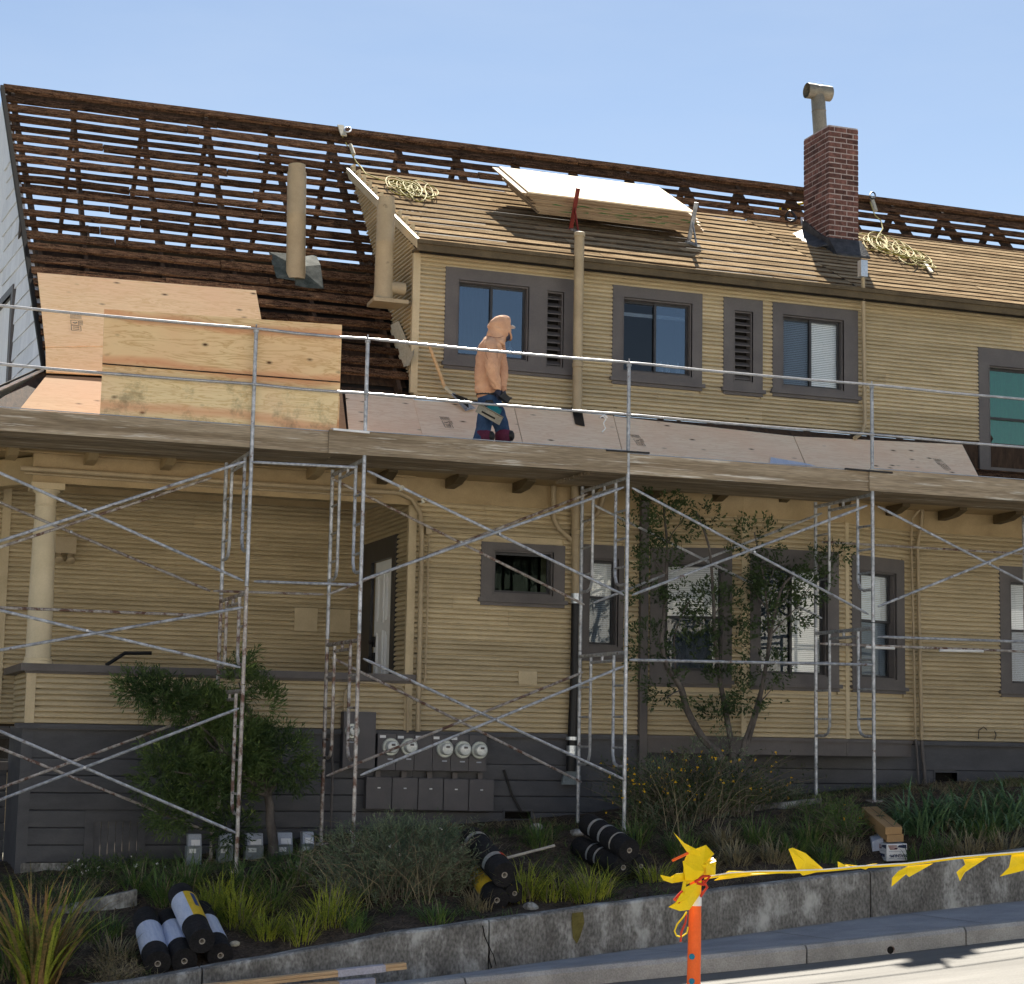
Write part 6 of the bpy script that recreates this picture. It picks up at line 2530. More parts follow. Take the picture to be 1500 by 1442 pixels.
mb.build('white_band', MT['white'], t, smooth=True)
mb = MB()
mb.lathe((px_ + 0.014 * (h_ - 0.03), yo, zr + 0.05 + h_ - 0.085), (0.014, 0, 1), [(0, 0.046), (0.16, 0.044)], 28)
mb.build('post_head', MT['orange'], t, smooth=True)
for px, py in ((1007, 1402), (1010, 1438)):
    c = at(px, py, yo - 0.05)
    mb = MB()
    c.x = px_ - 0.030
    mb.lathe((c.x, yo - 0.036, c.z), (-0.45, -1, 0), [(0, 0.022), (0.010, 0.022), (0.013, 0.015)], 16)
    mb.build('button', MT['bluedot'], t, smooth=True)

tp = thing('pennant_line', at(1040, 1284, yo), 'yellow pennant tape tied to the orange post and strung off to the right', 'pennant tape')


def flag(pix, ys, mat='tapey', name='pennant', th=0.0015, curl=0.02):
    """thin plastic flag: polygon fan with a little relief"""
    pts = []
    for i, (px, py) in enumerate(pix):
        yy = ys[i] if isinstance(ys, (list, tuple)) else ys + curl * math.sin(i * 2.1)
        pts.append(at(px, py, yy))
    c = sum(pts, V((0, 0, 0))) / len(pts) + V((0, -curl * 0.8, 0))
    mb = MB()
    for i in range(len(pts)):
        mb.poly([pts[i], pts[(i + 1) % len(pts)], c])
    o = mb.build(name, MT[mat], tp, smooth=False)
    so_ = o.modifiers.new('thickness', 'SOLIDIFY')
    so_.thickness = th
    return o


line = [(1032, 1287), (1070, 1281), (1110, 1278.5), (1160, 1278), (1210, 1276), (1262, 1271), (1330, 1267), (1400, 1258), (1450, 1254), (1520, 1248), (1600, 1240)]
mb = MB()
prev = None
for i, (px, py) in enumerate(line):
    w = 0.008 if i % 3 else 0.011
    tw = 0.4 * math.sin(i * 1.7)
    c = at(px, py, yo - 0.02)
    a, b = c + V((0, tw * w, w * 0.8)), c - V((0, tw * w, w * 0.8))
    if prev:
        mb.quad(prev[0], a, b, prev[1])
        mb.quad(prev[0] + V((0, 0.004, 0)), prev[1] + V((0, 0.004, 0)), b + V((0, 0.004, 0)), a + V((0, 0.004, 0)))
    prev = (a, b)
mb.build('tape', MT['tapey'], tp)
mb = MB()
mb.tube([at(px, py - 2.4, yo - 0.022) for px, py in line], 0.005, 5)
mb.build('white_cord', MT['white'], tp)
flag([(1067, 1276), (1110, 1277), (1150, 1279), (1100, 1283), (1046, 1290)], yo)
flag([(1155, 1244), (1161, 1242), (1180, 1250), (1205, 1272), (1205, 1276), (1176, 1283), (1168, 1276)], yo)
flag([(1227, 1262), (1237, 1268), (1262, 1272), (1228, 1274)], yo)
flag([(1237, 1266), (1255, 1270), (1285, 1265), (1268, 1274)], yo)
flag([(1330, 1269), (1367, 1265), (1332, 1285), (1325, 1279), (1306, 1299), (1307, 1286), (1316, 1276)], yo)
flag([(1411, 1259), (1447, 1256), (1410, 1280), (1406, 1291), (1401, 1278), (1414, 1267)], yo)
flag([(1482, 1252), (1500, 1249), (1530, 1262), (1497, 1276), (1465, 1284), (1478, 1271)], yo)
for x0_ in (1560,):
    flag([(x0_, 1247), (x0_ + 36, 1243), (x0_ + 4, 1274)], yo)
yk = yo - 0.07
flag([(987, 1220), (1000, 1234), (1022, 1245), (1030, 1258), (1022, 1264), (1006, 1248)], yk)
flag([(1008, 1248), (1034, 1238), (1046, 1251), (1036, 1258), (1044, 1256), (1049, 1262), (1046, 1282), (1032, 1282), (1022, 1288), (1006, 1296), (1000, 1288), (1002, 1262)], yk, curl=0.035)
flag([(1000, 1262), (1018, 1256), (1032, 1276), (1020, 1290), (1004, 1290)], yk - 0.03, curl=0.03)
flag([(1034, 1262), (1049, 1258), (1048, 1282), (1034, 1280)], yk - 0.02, curl=0.03)
flag([(967, 1282), (980, 1286), (990, 1280), (1003, 1279), (1004, 1291), (984, 1294), (972, 1290)], yk)
flag([(1028, 1290), (1026, 1310), (1010, 1333), (996, 1335), (979, 1329), (990, 1322), (1003, 1300)], yk - 0.03, curl=0.03)
flag([(1001, 1290), (1006, 1292), (1003, 1306), (1000, 1318), (998, 1304)], yk - 0.04)
for pts_, m_, r2 in (([(1006, 1336), (1000, 1345), (992, 1354), (988, 1364), (991, 1371), (998, 1373), (1006, 1367), (1008, 1358)], 'tapey', 0.006),
                     ([(1006, 1340), (1004, 1352), (998, 1366), (997, 1380)], 'redtape', 0.008),
                     ([(1000, 1306), (994, 1312), (988, 1318), (994, 1322), (1000, 1316)], 'redtape', 0.012),
                     ([(1030, 1290), (1036, 1300), (1030, 1308), (1026, 1314)], 'redtape', 0.010),
                     ([(1018, 1292), (1030, 1284), (1040, 1284), (1030, 1296), (1020, 1294)], 'redtape', 0.012),
                     ([(985, 1261), (1008, 1250)], 'orange', 0.011)):
    mb = MB()
    mb.tube([at(a, b, yk - 0.03) for a, b in pts_], r2, 6)
    mb.build('ribbon', MT[m_], tp, smooth=True)

# ------------------------------------------------------------------ the worker
def skin_obj(name, joints, edges, mat, parent, sub=2, root=0):
    """one continuous limb-and-trunk surface grown from a skeleton"""
    b = base_of(parent)
    me = bpy.data.meshes.new(name)
    me.from_pydata([tuple(V(j[0]) - b) for j in joints], edges, [])
    o = bpy.data.objects.new(name, me)
    link(o, parent)
    me.materials.append(mat)
    sk = o.modifiers.new('skin', 'SKIN')
    if not me.skin_vertices:
        # create the layer
        bm = bmesh.new()
        bm.from_mesh(me)
        bm.verts.layers.skin.verify()
        bm.to_mesh(me)
        bm.free()
    for i, j in enumerate(joints):
        sv = me.skin_vertices[0].data[i]
        r = j[1]
        sv.radius = r if isinstance(r, tuple) else (r, r)
        sv.use_root = (i == root)
    sk.use_smooth_shade = True
    ss = o.modifiers.new('sub', 'SUBSURF')
    ss.levels = sub
    ss.render_levels = sub
    return o


yp = 19.62
FZ = ZT + 0.05


def wp(px, py, dy=0.0):
    return at(px, py, yp + dy)


foot_x = at(722, 650, yp).x
person = thing('person', (foot_x, yp, FZ), 'roofer in peach hoodie with hood up, blue jeans and knee pads, carrying a saw', 'person')
hipc = wp(719, 592)
kneeL, kneeR = wp(707, 633, -0.10), wp(736, 632, 0.12)
# body
J = [
    (hipc, (0.08, 0.075)),                       # 0 pelvis
    (wp(713, 560), (0.09, 0.09)),                # 1 waist
    (wp(717, 525), (0.11, 0.11)),                # 2 chest
    (wp(726, 502), (0.07, 0.07)),                # 3 neck base
    (wp(734, 491), (0.05, 0.05)),                # 4 neck
    (wp(734, 481), (0.085, 0.08)),               # 5 head
    (wp(714, 610, -0.09), 0.07), (kneeL, 0.06), (V((kneeL.x - 0.09, yp - 0.10, FZ + 0.10)), 0.042), (V((kneeL.x - 0.02, yp - 0.10, FZ + 0.045)), 0.038),
    (wp(728, 608, 0.10), 0.07), (kneeR, 0.06), (V((kneeR.x + 0.02, yp + 0.12, FZ + 0.10)), 0.042), (V((kneeR.x + 0.12, yp + 0.12, FZ + 0.045)), 0.038),
    (wp(721, 506, -0.17), 0.055), (wp(722, 538, -0.22), 0.045), (wp(727, 566, -0.20), 0.035), (wp(729, 572, -0.20), 0.03),
    (wp(731, 508, 0.17), 0.055), (wp(735, 540, 0.2), 0.045), (wp(735, 568, 0.12), 0.035), (wp(736, 576, 0.06), 0.03)]
ED = [(0, 1), (1, 2), (2, 3), (3, 4), (4, 5), (0, 6), (6, 7), (7, 8), (8, 9), (0, 10), (10, 11), (11, 12), (12, 13), (3, 14), (14, 15), (15, 16), (16, 17), (3, 18), (18, 19), (19, 20), (20, 21)]
skin_obj('body', J, ED, MT['skin'], person)
# face seen from the side inside the hood
mb = MB()
hc = wp(737, 484)
mb.lathe(hc + V((0.055, 0, 0.005)), (1, 0, -0.5), [(0, 0.016), (0.03, 0.010), (0.036, 0.003)], 8)
mb.build('nose', MT['skin'], person, smooth=True)
# clothes: lofted cloth with folds
def loft(mb, rings, n=24, amp=0.006, freq=9, seed=0, sub=3):
    """rings: (centre, half width along the picture, half depth). Interpolated smoothly, with cloth folds"""
    out = []
    m_ = len(rings)
    for i in range(m_ - 1):
        p0, p1, p2, p3 = (rings[max(0, i - 1)], rings[i], rings[i + 1], rings[min(m_ - 1, i + 2)])
        for k in range(sub):
            t_ = k / sub
            def cr(a, b, c, d):
                return 0.5 * ((b * 2) + (c - a) * t_ + (a * 2 - b * 5 + c * 4 - d) * t_ * t_ + (b * 3 - a - c * 3 + d) * t_ ** 3)
            out.append((cr(p0[0], p1[0], p2[0], p3[0]), cr(p0[1], p1[1], p2[1], p3[1]), cr(p0[2], p1[2], p2[2], p3[2])))
    out.append(rings[-1])
    base_i = len(mb.v)
    for i, (c, rx_, ry_) in enumerate(out):
        a = out[max(0, i - 1)][0]
        b = out[min(len(out) - 1, i + 1)][0]
        ax = (b - a).normalized()
        ey = V((0, 1, 0))
        ex = ey.cross(ax).normalized()
        ey = ax.cross(ex).normalized()
        for k in range(n):
            q = 2 * PI * k / n
            P = ex * math.cos(q) + ey * math.sin(q)
            w = c + P * 0.1
            f = noise.noise(V((w.x * freq + seed, w.y * freq, w.z * freq * 1.6 + w.x * freq * 0.8))) + 0.5 * noise.noise(w * freq * 2.3)
            mb.v.append(c + ex * math.cos(q) * (rx_ + amp * f) + ey * math.sin(q) * (ry_ + amp * f))
    for i in range(len(out) - 1):
        for k in range(n):
            k2 = (k + 1) % n
            mb.f.append((base_i + i * n + k, base_i + i * n + k2, base_i + (i + 1) * n + k2, base_i + (i + 1) * n + k))
    mb.f.append(tuple(base_i + k for k in reversed(range(n))))
    e = base_i + (len(out) - 1) * n
    mb.f.append(tuple(e + k for k in range(n)))


def cloth(name, rings, mat, **k):
    mb = MB()
    loft(mb, rings, **k)
    o = mb.build(name, MT[mat], person, smooth=True)
    sb = o.modifiers.new('sub', 'SUBSURF')
    sb.levels = sb.render_levels = 1
    return o


cloth('jeans', [(wp(714, 566), 0.115, 0.11), (wp(716, 580), 0.128, 0.125), (wp(718, 592), 0.135, 0.13), (wp(719, 600), 0.125, 0.12)], 'jeans', amp=0.006, freq=10, seed=3)
cloth('trouser_leg', [(wp(718, 592, -0.03), 0.10, 0.09), (wp(714, 604, -0.08), 0.102, 0.095), (wp(710, 618, -0.10), 0.092, 0.088), (kneeL, 0.082, 0.08), (V((kneeL.x - 0.05, yp - 0.10, FZ + 0.22)), 0.078, 0.078),
                      (V((kneeL.x - 0.08, yp - 0.10, FZ + 0.07)), 0.082, 0.08)], 'jeans', amp=0.012, freq=13, seed=5)
cloth('trouser_leg', [(wp(721, 592, 0.04), 0.10, 0.09), (wp(726, 604, 0.09), 0.102, 0.095), (wp(732, 618, 0.12), 0.094, 0.088), (kneeR, 0.084, 0.08), (V((kneeR.x + 0.03, yp + 0.12, FZ + 0.22)), 0.078, 0.078),
                      (V((kneeR.x + 0.04, yp + 0.12, FZ + 0.07)), 0.082, 0.08)], 'jeans', amp=0.012, freq=13, seed=8)
ho = cloth('hoodie', [(wp(715, 576), 0.125, 0.125), (wp(714.5, 572), 0.142, 0.14), (wp(714, 563), 0.142, 0.142), (wp(713.5, 545), 0.142, 0.150), (wp(715, 528), 0.138, 0.162), (wp(718, 513), 0.135, 0.18), (wp(722, 504), 0.112, 0.16), (wp(726, 498), 0.09, 0.11), (wp(729, 493), 0.07, 0.09)],
           'hoodie', amp=0.020, freq=11, seed=1, n=48, sub=5)
cloth('hem_band', [(wp(715.5, 579), 0.126, 0.126), (wp(715, 577), 0.134, 0.134), (wp(714.5, 571), 0.137, 0.137), (wp(714, 569), 0.130, 0.130)], 'hoodie', amp=0.003, freq=30)
cloth('sleeve', [(wp(720, 501, -0.10), 0.06, 0.06), (wp(718.5, 507, -0.165), 0.083, 0.075), (wp(719, 520, -0.20), 0.082, 0.072), (wp(720, 534, -0.225), 0.073, 0.066), (wp(721.5, 546, -0.23), 0.070, 0.064), (wp(724, 556, -0.22), 0.064, 0.058), (wp(726.5, 564, -0.208), 0.056, 0.052), (wp(727.5, 569, -0.205), 0.046, 0.044)],
      'hoodie', amp=0.018, freq=17, seed=2, n=28, sub=4)
cloth('sleeve', [(wp(727, 503, 0.10), 0.06, 0.06), (wp(729, 508, 0.16), 0.080, 0.075), (wp(732, 524, 0.19), 0.076, 0.07), (wp(735.5, 540, 0.19), 0.066, 0.062), (wp(736, 553, 0.15), 0.060, 0.056), (wp(736, 565, 0.11), 0.050, 0.048), (wp(736.5, 570, 0.09), 0.042, 0.042)],
      'hoodie', amp=0.018, freq=17, seed=6, n=28, sub=4)
for c_, ry_ in ((wp(728, 570, -0.205), 1), (wp(736.5, 571, 0.09), 1)):
    mb = MB()
    mb.lathe(c_ + V((0, 0, -0.012)), (0.1, 0, 1), [(0, 0.040), (0.006, 0.044), (0.03, 0.045), (0.036, 0.041)], 16, cap=False)
    mb.build('cuff', MT['hoodie'], person, smooth=True)
# hood: cowl over the shoulders rising into the hood, open towards the face on the right
kpx = 1 / 133.0
hr = [(725, 507, 13, 0.160), (726, 502, 14.5, 0.150), (727, 497, 14.8, 0.128), (729, 491, 16.0, 0.118), (731, 485, 17.2, 0.120), (732, 479, 17.8, 0.122), (731.8, 473, 17, 0.118), (730.5, 468, 14, 0.100), (729.5, 465, 9, 0.070), (729, 463.4, 4, 0.03)]
mb = MB()
loft(mb, [(wp(a, b), c * kpx, d) for a, b, c, d in hr], n=40, amp=0.016, freq=13, seed=9, sub=4)
ho = mb.build('hood', MT['hoodie'], person, smooth=True)
sb = ho.modifiers.new('sub', 'SUBSURF')
sb.levels = sb.render_levels = 1
# turned edge of the hood and a dark sheet painting the shade in its opening
for nm_, mat_, dx_, rr_, r_t in (('hood_opening_shade', 'glove', 0.0, 1.0, None), ('hood_edge', 'hoodie', 0.004, 1.0, 0.012)):
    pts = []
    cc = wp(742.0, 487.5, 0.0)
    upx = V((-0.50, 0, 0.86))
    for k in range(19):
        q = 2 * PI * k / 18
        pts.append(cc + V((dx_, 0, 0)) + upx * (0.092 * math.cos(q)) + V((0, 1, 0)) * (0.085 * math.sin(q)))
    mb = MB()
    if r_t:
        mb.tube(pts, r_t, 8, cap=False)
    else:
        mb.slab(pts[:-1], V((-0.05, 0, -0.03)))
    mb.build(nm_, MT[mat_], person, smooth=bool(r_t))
mb = MB()
loft(mb, [(wp(738, 497), 0.025, 0.03), (wp(740, 493), 0.035, 0.04), (wp(742, 488), 0.035, 0.045), (wp(743, 484), 0.03, 0.045), (wp(742, 480), 0.02, 0.04)], n=16, amp=0.002)
mb.build('face', MT['skin'], person, smooth=True)
# seams and creases of the sweatshirt
seam_m = noisy('hoodie_seam', (0.30, 0.13, 0.07), (0.36, 0.17, 0.09), rough=0.9, bump=0)
for pts_ in ([(713, 503, -0.20), (711, 510, -0.245), (712, 520, -0.255), (715, 528, -0.262)], [(727, 505, -0.21), (728.5, 515, -0.24), (728, 526, -0.262)],
             [(717, 493, -0.135), (724, 495, -0.150), (731, 495, -0.142), (737, 493, -0.11)]):
    mb = MB()
    mb.tube([wp(a, b, d) for a, b, d in pts_], 0.003, 5)
    mb.build('seam', seam_m, person, smooth=True)
# cap brim
mb = MB()
bc = wp(750.5, 480)
pts = []
for k in range(9):
    q = lerp(-PI / 2, PI / 2, k / 8)
    pts.append(bc + V((-0.03 + 0.062 * math.cos(q), 0.072 * math.sin(q), 0.006 - 0.014 * math.cos(q))))
mb.slab(pts, (0, 0, 0.007))
mb.build('cap_brim', MT['white'], person, smooth=False)


def hand(wrist, tip_dir, palm_n, side, curl, mat, s=1.0):
    """palm plus five separate bent fingers"""
    T_ = V(tip_dir).normalized()
    Nn = V(palm_n).normalized()
    S_ = T_.cross(Nn).normalized() * side
    J = [(wrist, 0.030 * s), (wrist + T_ * 0.035 * s, (0.040 * s, 0.024 * s)), (wrist + T_ * 0.085 * s, (0.042 * s, 0.020 * s))]
    ED = [(0, 1), (1, 2)]
    pm = skin_obj('glove', J, ED, mat, person)
    for i, (off, ln) in enumerate(((-0.030, 0.075), (-0.010, 0.085), (0.011, 0.080), (0.030, 0.065))):
        b0 = wrist + (T_ * 0.08 + S_ * off) * s
        a1 = b0 + (T_ * math.cos(curl * 0.5) + Nn * math.sin(curl * 0.5)) * ln * 0.42 * s
        a2 = a1 + (T_ * math.cos(curl * 1.4) + Nn * math.sin(curl * 1.4)) * ln * 0.33 * s
        a3 = a2 + (T_ * math.cos(curl * 2.1) + Nn * math.sin(curl * 2.1)) * ln * 0.27 * s
        skin_obj('finger', [(b0 - T_ * 0.02, 0.011 * s), (b0, 0.0105 * s), (a1, 0.0100 * s), (a2, 0.0092 * s), (a3, 0.008 * s)], [(0, 1), (1, 2), (2, 3), (3, 4)], mat, pm, sub=1)
    b0 = wrist + (T_ * 0.03 - S_ * 0.032) * s
    a1 = b0 + (T_ * 0.5 - S_ * 0.7 + Nn * 0.3).normalized() * 0.035 * s
    a2 = a1 + (T_ * 0.7 + Nn * 0.7).normalized() * 0.03 * s
    skin_obj('thumb', [(b0 + S_ * 0.015, 0.013 * s), (b0, 0.0125 * s), (a1, 0.0115 * s), (a2, 0.009 * s)], [(0, 1), (1, 2), (2, 3)], mat, pm, sub=1)


hand(wp(728, 570, -0.205), (0.35, 0.1, -0.8), (0.8, 0.5, 0.3), 1, 1.0, MT['glove'], 1.15)
hand(wp(735, 570, 0.10), (0.35, -0.3, -0.85), (0.6, -0.7, 0.0), -1, 0.9, MT['glove'], 1.1)
for kx, ky, nm in ((kneeL, -0.10, 0), (kneeR, 0.12, 1)):
    mb = MB()
    c = V((kx.x + 0.008, yp + ky, kx.z - 0.03))
    mb.lathe(c + V((0, 0, -0.09)), (0, 0, 1), [(0, 0.084), (0.01, 0.09), (0.08, 0.093), (0.12, 0.09), (0.13, 0.082)], 20, cap=False)
    kp = mb.build('knee_pad', MT['kneepad'], person, smooth=True)
    mb = MB()
    mb.lathe(c + V((0.075, -0.03, -0.02)), (0.9, -0.5, 0), [(0, 0.065), (0.03, 0.055), (0.045, 0.03)], 14)
    mb.build('cap', MT['blackpipe'], kp, smooth=True)
    mb = MB()
    f0 = V((kx.x + (-0.07 if nm == 0 else 0.07), yp + ky, FZ + 0.05))
    mb.lathe(f0 + V((-0.09, 0, -0.0)), (1, 0, 0), [(0, 0.03), (0.02, 0.048), (0.12, 0.05), (0.22, 0.042), (0.26, 0.02)], 16)
    mb.build('boot', MT['blackpipe'], person, smooth=True)
# tool belt edge
mb = MB()
mb.lathe(wp(714, 580) + V((0, 0, -0.01)), (0.05, 0, 1), [(0, 0.128), (0.035, 0.128)], 24, cap=False)
mb.build('belt', MT['blackpipe'], person, smooth=True)

# saw in the right hand
sv_c = wp(726, 592, -0.27)
saw = thing('circular_saw', sv_c, 'teal cordless circular saw with a steel base plate held by the roofer', 'saw')
pa, pb_ = wp(699, 598, -0.30), wp(734, 618, -0.30)
ld = (pb_ - pa).normalized()
wv = V((-ld.z, 0, ld.x)) * -1
if wv.z < 0:
    wv = -wv
mb = MB()
Ls = (pb_ - pa).length
mb.slab([pa - wv * 0.045, pb_ - wv * 0.045, pb_ + wv * 0.055, pa + wv * 0.055], (0, 0.006, 0))
mb.slab([pa + wv * 0.05, pb_ + wv * 0.05, pb_ + wv * 0.056, pa + wv * 0.056], (0, -0.02, 0))
mb.build('base_plate', MT['flue'], saw)
mb = MB()
mb.slab([pa.lerp(pb_, 0.2) - wv * 0.02 + V((0, -0.002, 0)), pa.lerp(pb_, 0.75) - wv * 0.015 + V((0, -0.002, 0)), pa.lerp(pb_, 0.75) + wv * 0.005 + V((0, -0.002, 0)), pa.lerp(pb_, 0.2) + wv * 0.0 + V((0, -0.002, 0))], (0, -0.002, 0))
mb.build('slot', MT['dark'], saw)
mb = MB()
c = pa.lerp(pb_, 0.62) + wv * 0.07 + V((0, 0.05, 0))
mb.lathe(c, (0, 1, 0), [(0, 0.07), (0.01, 0.085), (0.05, 0.085), (0.06, 0.06), (0.12, 0.05), (0.16, 0.045)], 20)
mb.obox(c + V((0.04, 0.08, 0.05)), ld * 0.08, (0, 0.03, 0), wv * 0.03)
mb.build('motor_housing', MT['teal'], saw, smooth=True)
mb = MB()
mb.tube([c + V((0.02, 0.06, 0.09)), c + V((0.0, 0.06, 0.13)), c + V((-0.06, 0.06, 0.12)), c + V((-0.09, 0.06, 0.06))], 0.018, 8)
mb.build('handle', MT['blackpipe'], saw, smooth=True)
mb = MB()
mb.obox(wp(739, 583, -0.22), V((0.05, 0, -0.035)), (0, 0.035, 0), V((0.02, 0, 0.03)))
mb.build('battery', MT['blackpipe'], saw, bevel=0.006)

# long-handled roof ripper leaning on the wall
rt = thing('roof_ripper', onskirt(685, 603), 'long-handled roofing spade leaning against the upper wall behind the worker', 'roofing spade')
top = at(628, 504, 21.30)
mid = onskirt(648, 585) + SKN * 0.16
hd = onskirt(660, 590) + SKN * 0.12
tip = onskirt(688, 606) + SKN * 0.05
mb = MB()
mb.tube([top, mid], 0.021, 10)
mb.build('handle', MT['lumber'], rt, smooth=True)
mb = MB()
mb.tube([mid, mid.lerp(hd, 0.5) + V((0, 0, -0.01)), hd], 0.024, 10)
mb.build('socket', MT['strap'], rt, smooth=True)
mb = MB()
dv = (tip - hd)
sd = dv.cross(SKN).normalized()
mb.slab([hd - sd * 0.03, hd + sd * 0.03, tip + sd * 0.09, tip - sd * 0.09], SKN * 0.006)
mb.build('blade', MT['steel'], rt)
mb = MB()
mb.slab([hd + SKN * 0.006, tip + SKN * 0.006 - dv * 0.1, hd.lerp(tip, 0.75) + SKN * 0.10], sd * 0.012)
mb.build('fulcrum', MT['blackpipe'], rt)
# knot of string on the lower rail
mb = MB()
for pts_ in ([(882, 609), (888, 614), (884, 620), (887, 628), (882, 633)], [(879, 612), (885, 608), (890, 612)]):
    mb.tube([at(a, b, YS0 - 0.06) for a, b in pts_], 0.006, 5)
tag(mb.build('string_scrap', MT['white'], None, smooth=True), 'white string knotted to the lower rail left of the third guard post', 'string')
for (a, b, yy, s_) in ((589, 715, yf_ - 0.02, 'upper'), (621, 733, yf_ - 0.02, 'lower')):
    mb = MB()
    c = at(a, b, yy)
    mb.tube([c + V((0.022 * math.cos(q), -0.0, 0.022 * math.sin(q))) for q in [i * PI / 5 for i in range(9)]], 0.008, 6)
    mb.tube([c, c + V((-0.03, 0, -0.04))], 0.006, 5)
    tag(mb.build('rag_tie', MT['strap'], None, smooth=True), f'{s_} pale rag tied round the brace right of the second guard post', 'rag')

# ------------------------------------------------------------------ planting
def leaf_quad(mb, c, d, up, L, W):
    """pointed leaf: two triangles folded along the midrib"""
    d = d.normalized()
    s = d.cross(up)
    if s.length < 1e-3:
        s = d.orthogonal()
    s.normalize()
    n0 = len(mb.v)
    mid = c + d * L * 0.45
    mb.v += [c, mid + s * W * 0.5 + up * W * 0.15, c + d * L, mid - s * W * 0.5 + up * W * 0.15]
    mb.f += [(n0, n0 + 1, n0 + 2), (n0, n0 + 2, n0 + 3)]


def rnd_dir(rr):
    z = rr.uniform(-1, 1)
    a = rr.uniform(0, 2 * PI)
    q = math.sqrt(1 - z * z)
    return V((q * math.cos(a), q * math.sin(a), z))


def limb(mb, a, b, r0, r1, rr, n=6, wob=0.04, sides=7):
    a, b = V(a), V(b)
    pts, rs_ = [], []
    for i in range(n + 1):
        t_ = i / n
        p = a.lerp(b, t_) + V((rr.uniform(-wob, wob), rr.uniform(-wob, wob), rr.uniform(-wob, wob) * 0.4)) * (1 if 0 < i < n else 0)
        pts.append(p)
        rs_.append(lerp(r0, r1, t_))
    mb.tube(pts, rs_, sides)
    return pts


def crown(name, lobes, mat, parent, leaf=(0.05, 0.012), dens=1.0, seed=1, droop=0.2, sprig=7, fill=1.0):
    """lobes: (px, py, y, rx, ry, depth). Sprigs of small leaves spread on twigs in each lobe"""
    rr = random.Random(seed)
    mb = MB()
    for (px, py, y, rx, ry, dp) in lobes:
        c = at(px, py, y)
        k = 133.0
        X, Z = rx / k, ry / k
        vol = X * Z * dp
        n = int(2600 * vol ** 0.72 * dens)
        for i in range(n):
            d = rnd_dir(rr)
            rad = rr.uniform(0.25, 1.0) ** 0.45
            p = c + V((d.x * X * rad, d.y * dp * rad, d.z * Z * rad))
            nz_ = noise.noise(p * 4.5 + V((seed, 0, 0)))
            if nz_ < -0.08 * fill:
                continue
            out = (d + V((0, 0, 0.5 - droop))).normalized()
            for j in range(sprig):
                q = (out + rnd_dir(rr) * 0.85).normalized()
                pp = p + out * 0.02 * j + rnd_dir(rr) * 0.015
                leaf_quad(mb, pp, q, rnd_dir(rr), leaf[0] * rr.uniform(0.6, 1.2), leaf[1] * rr.uniform(0.7, 1.2))
    return mb.build(name, MT[mat], parent)


# dark evergreen shrub between the scaffold legs
b0 = gpt(402, 1262, 19.6)
rt_ = V((at(404, 1255, 20.05).x, 20.05, g(at(404, 1255, 20.05).x, 20.05)))
t = thing('shrub', rt_, 'dark green bushy evergreen shrub growing up between the left scaffold legs', 'shrub')
rr = random.Random(2)
mb = MB()
p1_ = limb(mb, rt_ - V((0, 0, 0.1)), at(392, 1165, 20.05), 0.062, 0.045, rr, wob=0.015, sides=10)
for q in ((330, 1110), (380, 1050), (300, 1080), (250, 1130), (410, 1110), (350, 1000), (260, 1030)):
    limb(mb, at(392, 1165, 20.05), at(*q, 20.0 + rr.uniform(-0.2, 0.2)), 0.03, 0.008, rr, wob=0.04)
mb.build('trunk', MT['bark'], t, smooth=True)
lobes = [(240, 1024, 19.9, 40, 20, 0.2), (206, 1008, 19.9, 24, 14, 0.15), (285, 1040, 19.95, 34, 24, 0.25), (345, 1008, 20.0, 20, 36, 0.2), (378, 1036, 20.0, 24, 30, 0.22), (325, 1050, 19.95, 24, 24, 0.22),
         (340, 1100, 20.0, 54, 34, 0.34), (250, 1112, 19.95, 38, 16, 0.2), (405, 1105, 20.0, 40, 34, 0.26), (310, 1150, 20.0, 40, 22, 0.26), (232, 1140, 19.9, 26, 14, 0.16), (248, 1188, 20.0, 24, 20, 0.16), (285, 1195, 20.05, 18, 24, 0.16),
         (350, 1160, 20.1, 26, 18, 0.2), (428, 1136, 20.1, 22, 14, 0.16), (352, 966, 20.0, 13, 14, 0.1), (340, 1210, 20.15, 22, 22, 0.15)]
crown('foliage', lobes, 'leaf_dark', t, leaf=(0.085, 0.015), dens=3.3, seed=3, sprig=9, fill=1.1)
crown('young_shoots', lobes, 'leaf_tip', t, leaf=(0.07, 0.012), dens=0.12, seed=23, sprig=8, fill=1.0, droop=-0.3)['kind'] = 'stuff'

# slender tree in front of the bay
rt_ = V((at(1080, 1150, 20.1).x, 20.1, g(at(1080, 1150, 20.1).x, 20.1)))
t = thing('slender_tree', rt_, 'slender several-stemmed small tree with sparse leaves before the bay windows', 'tree')
mb = MB()
rr = random.Random(8)
foot = rt_ - V((0, 0, 0.1))


def stem(pix, r0, r1, y=20.1):
    pts = [foot] + [at(a, b, y + 0.1 * math.sin(i)) for i, (a, b) in enumerate(pix)]
    n = len(pts)
    # smooth the polyline a little
    out = []
    for i in range(n - 1):
        for k in range(3):
            out.append(pts[i].lerp(pts[i + 1], k / 3))
    out.append(pts[-1])
    sm = [out[0]] + [(out[i - 1] + out[i] * 2 + out[i + 1]) / 4 for i in range(1, len(out) - 1)] + [out[-1]]
    mb.tube(sm, [lerp(r0, r1, i / (len(sm) - 1)) for i in range(len(sm))], 9)


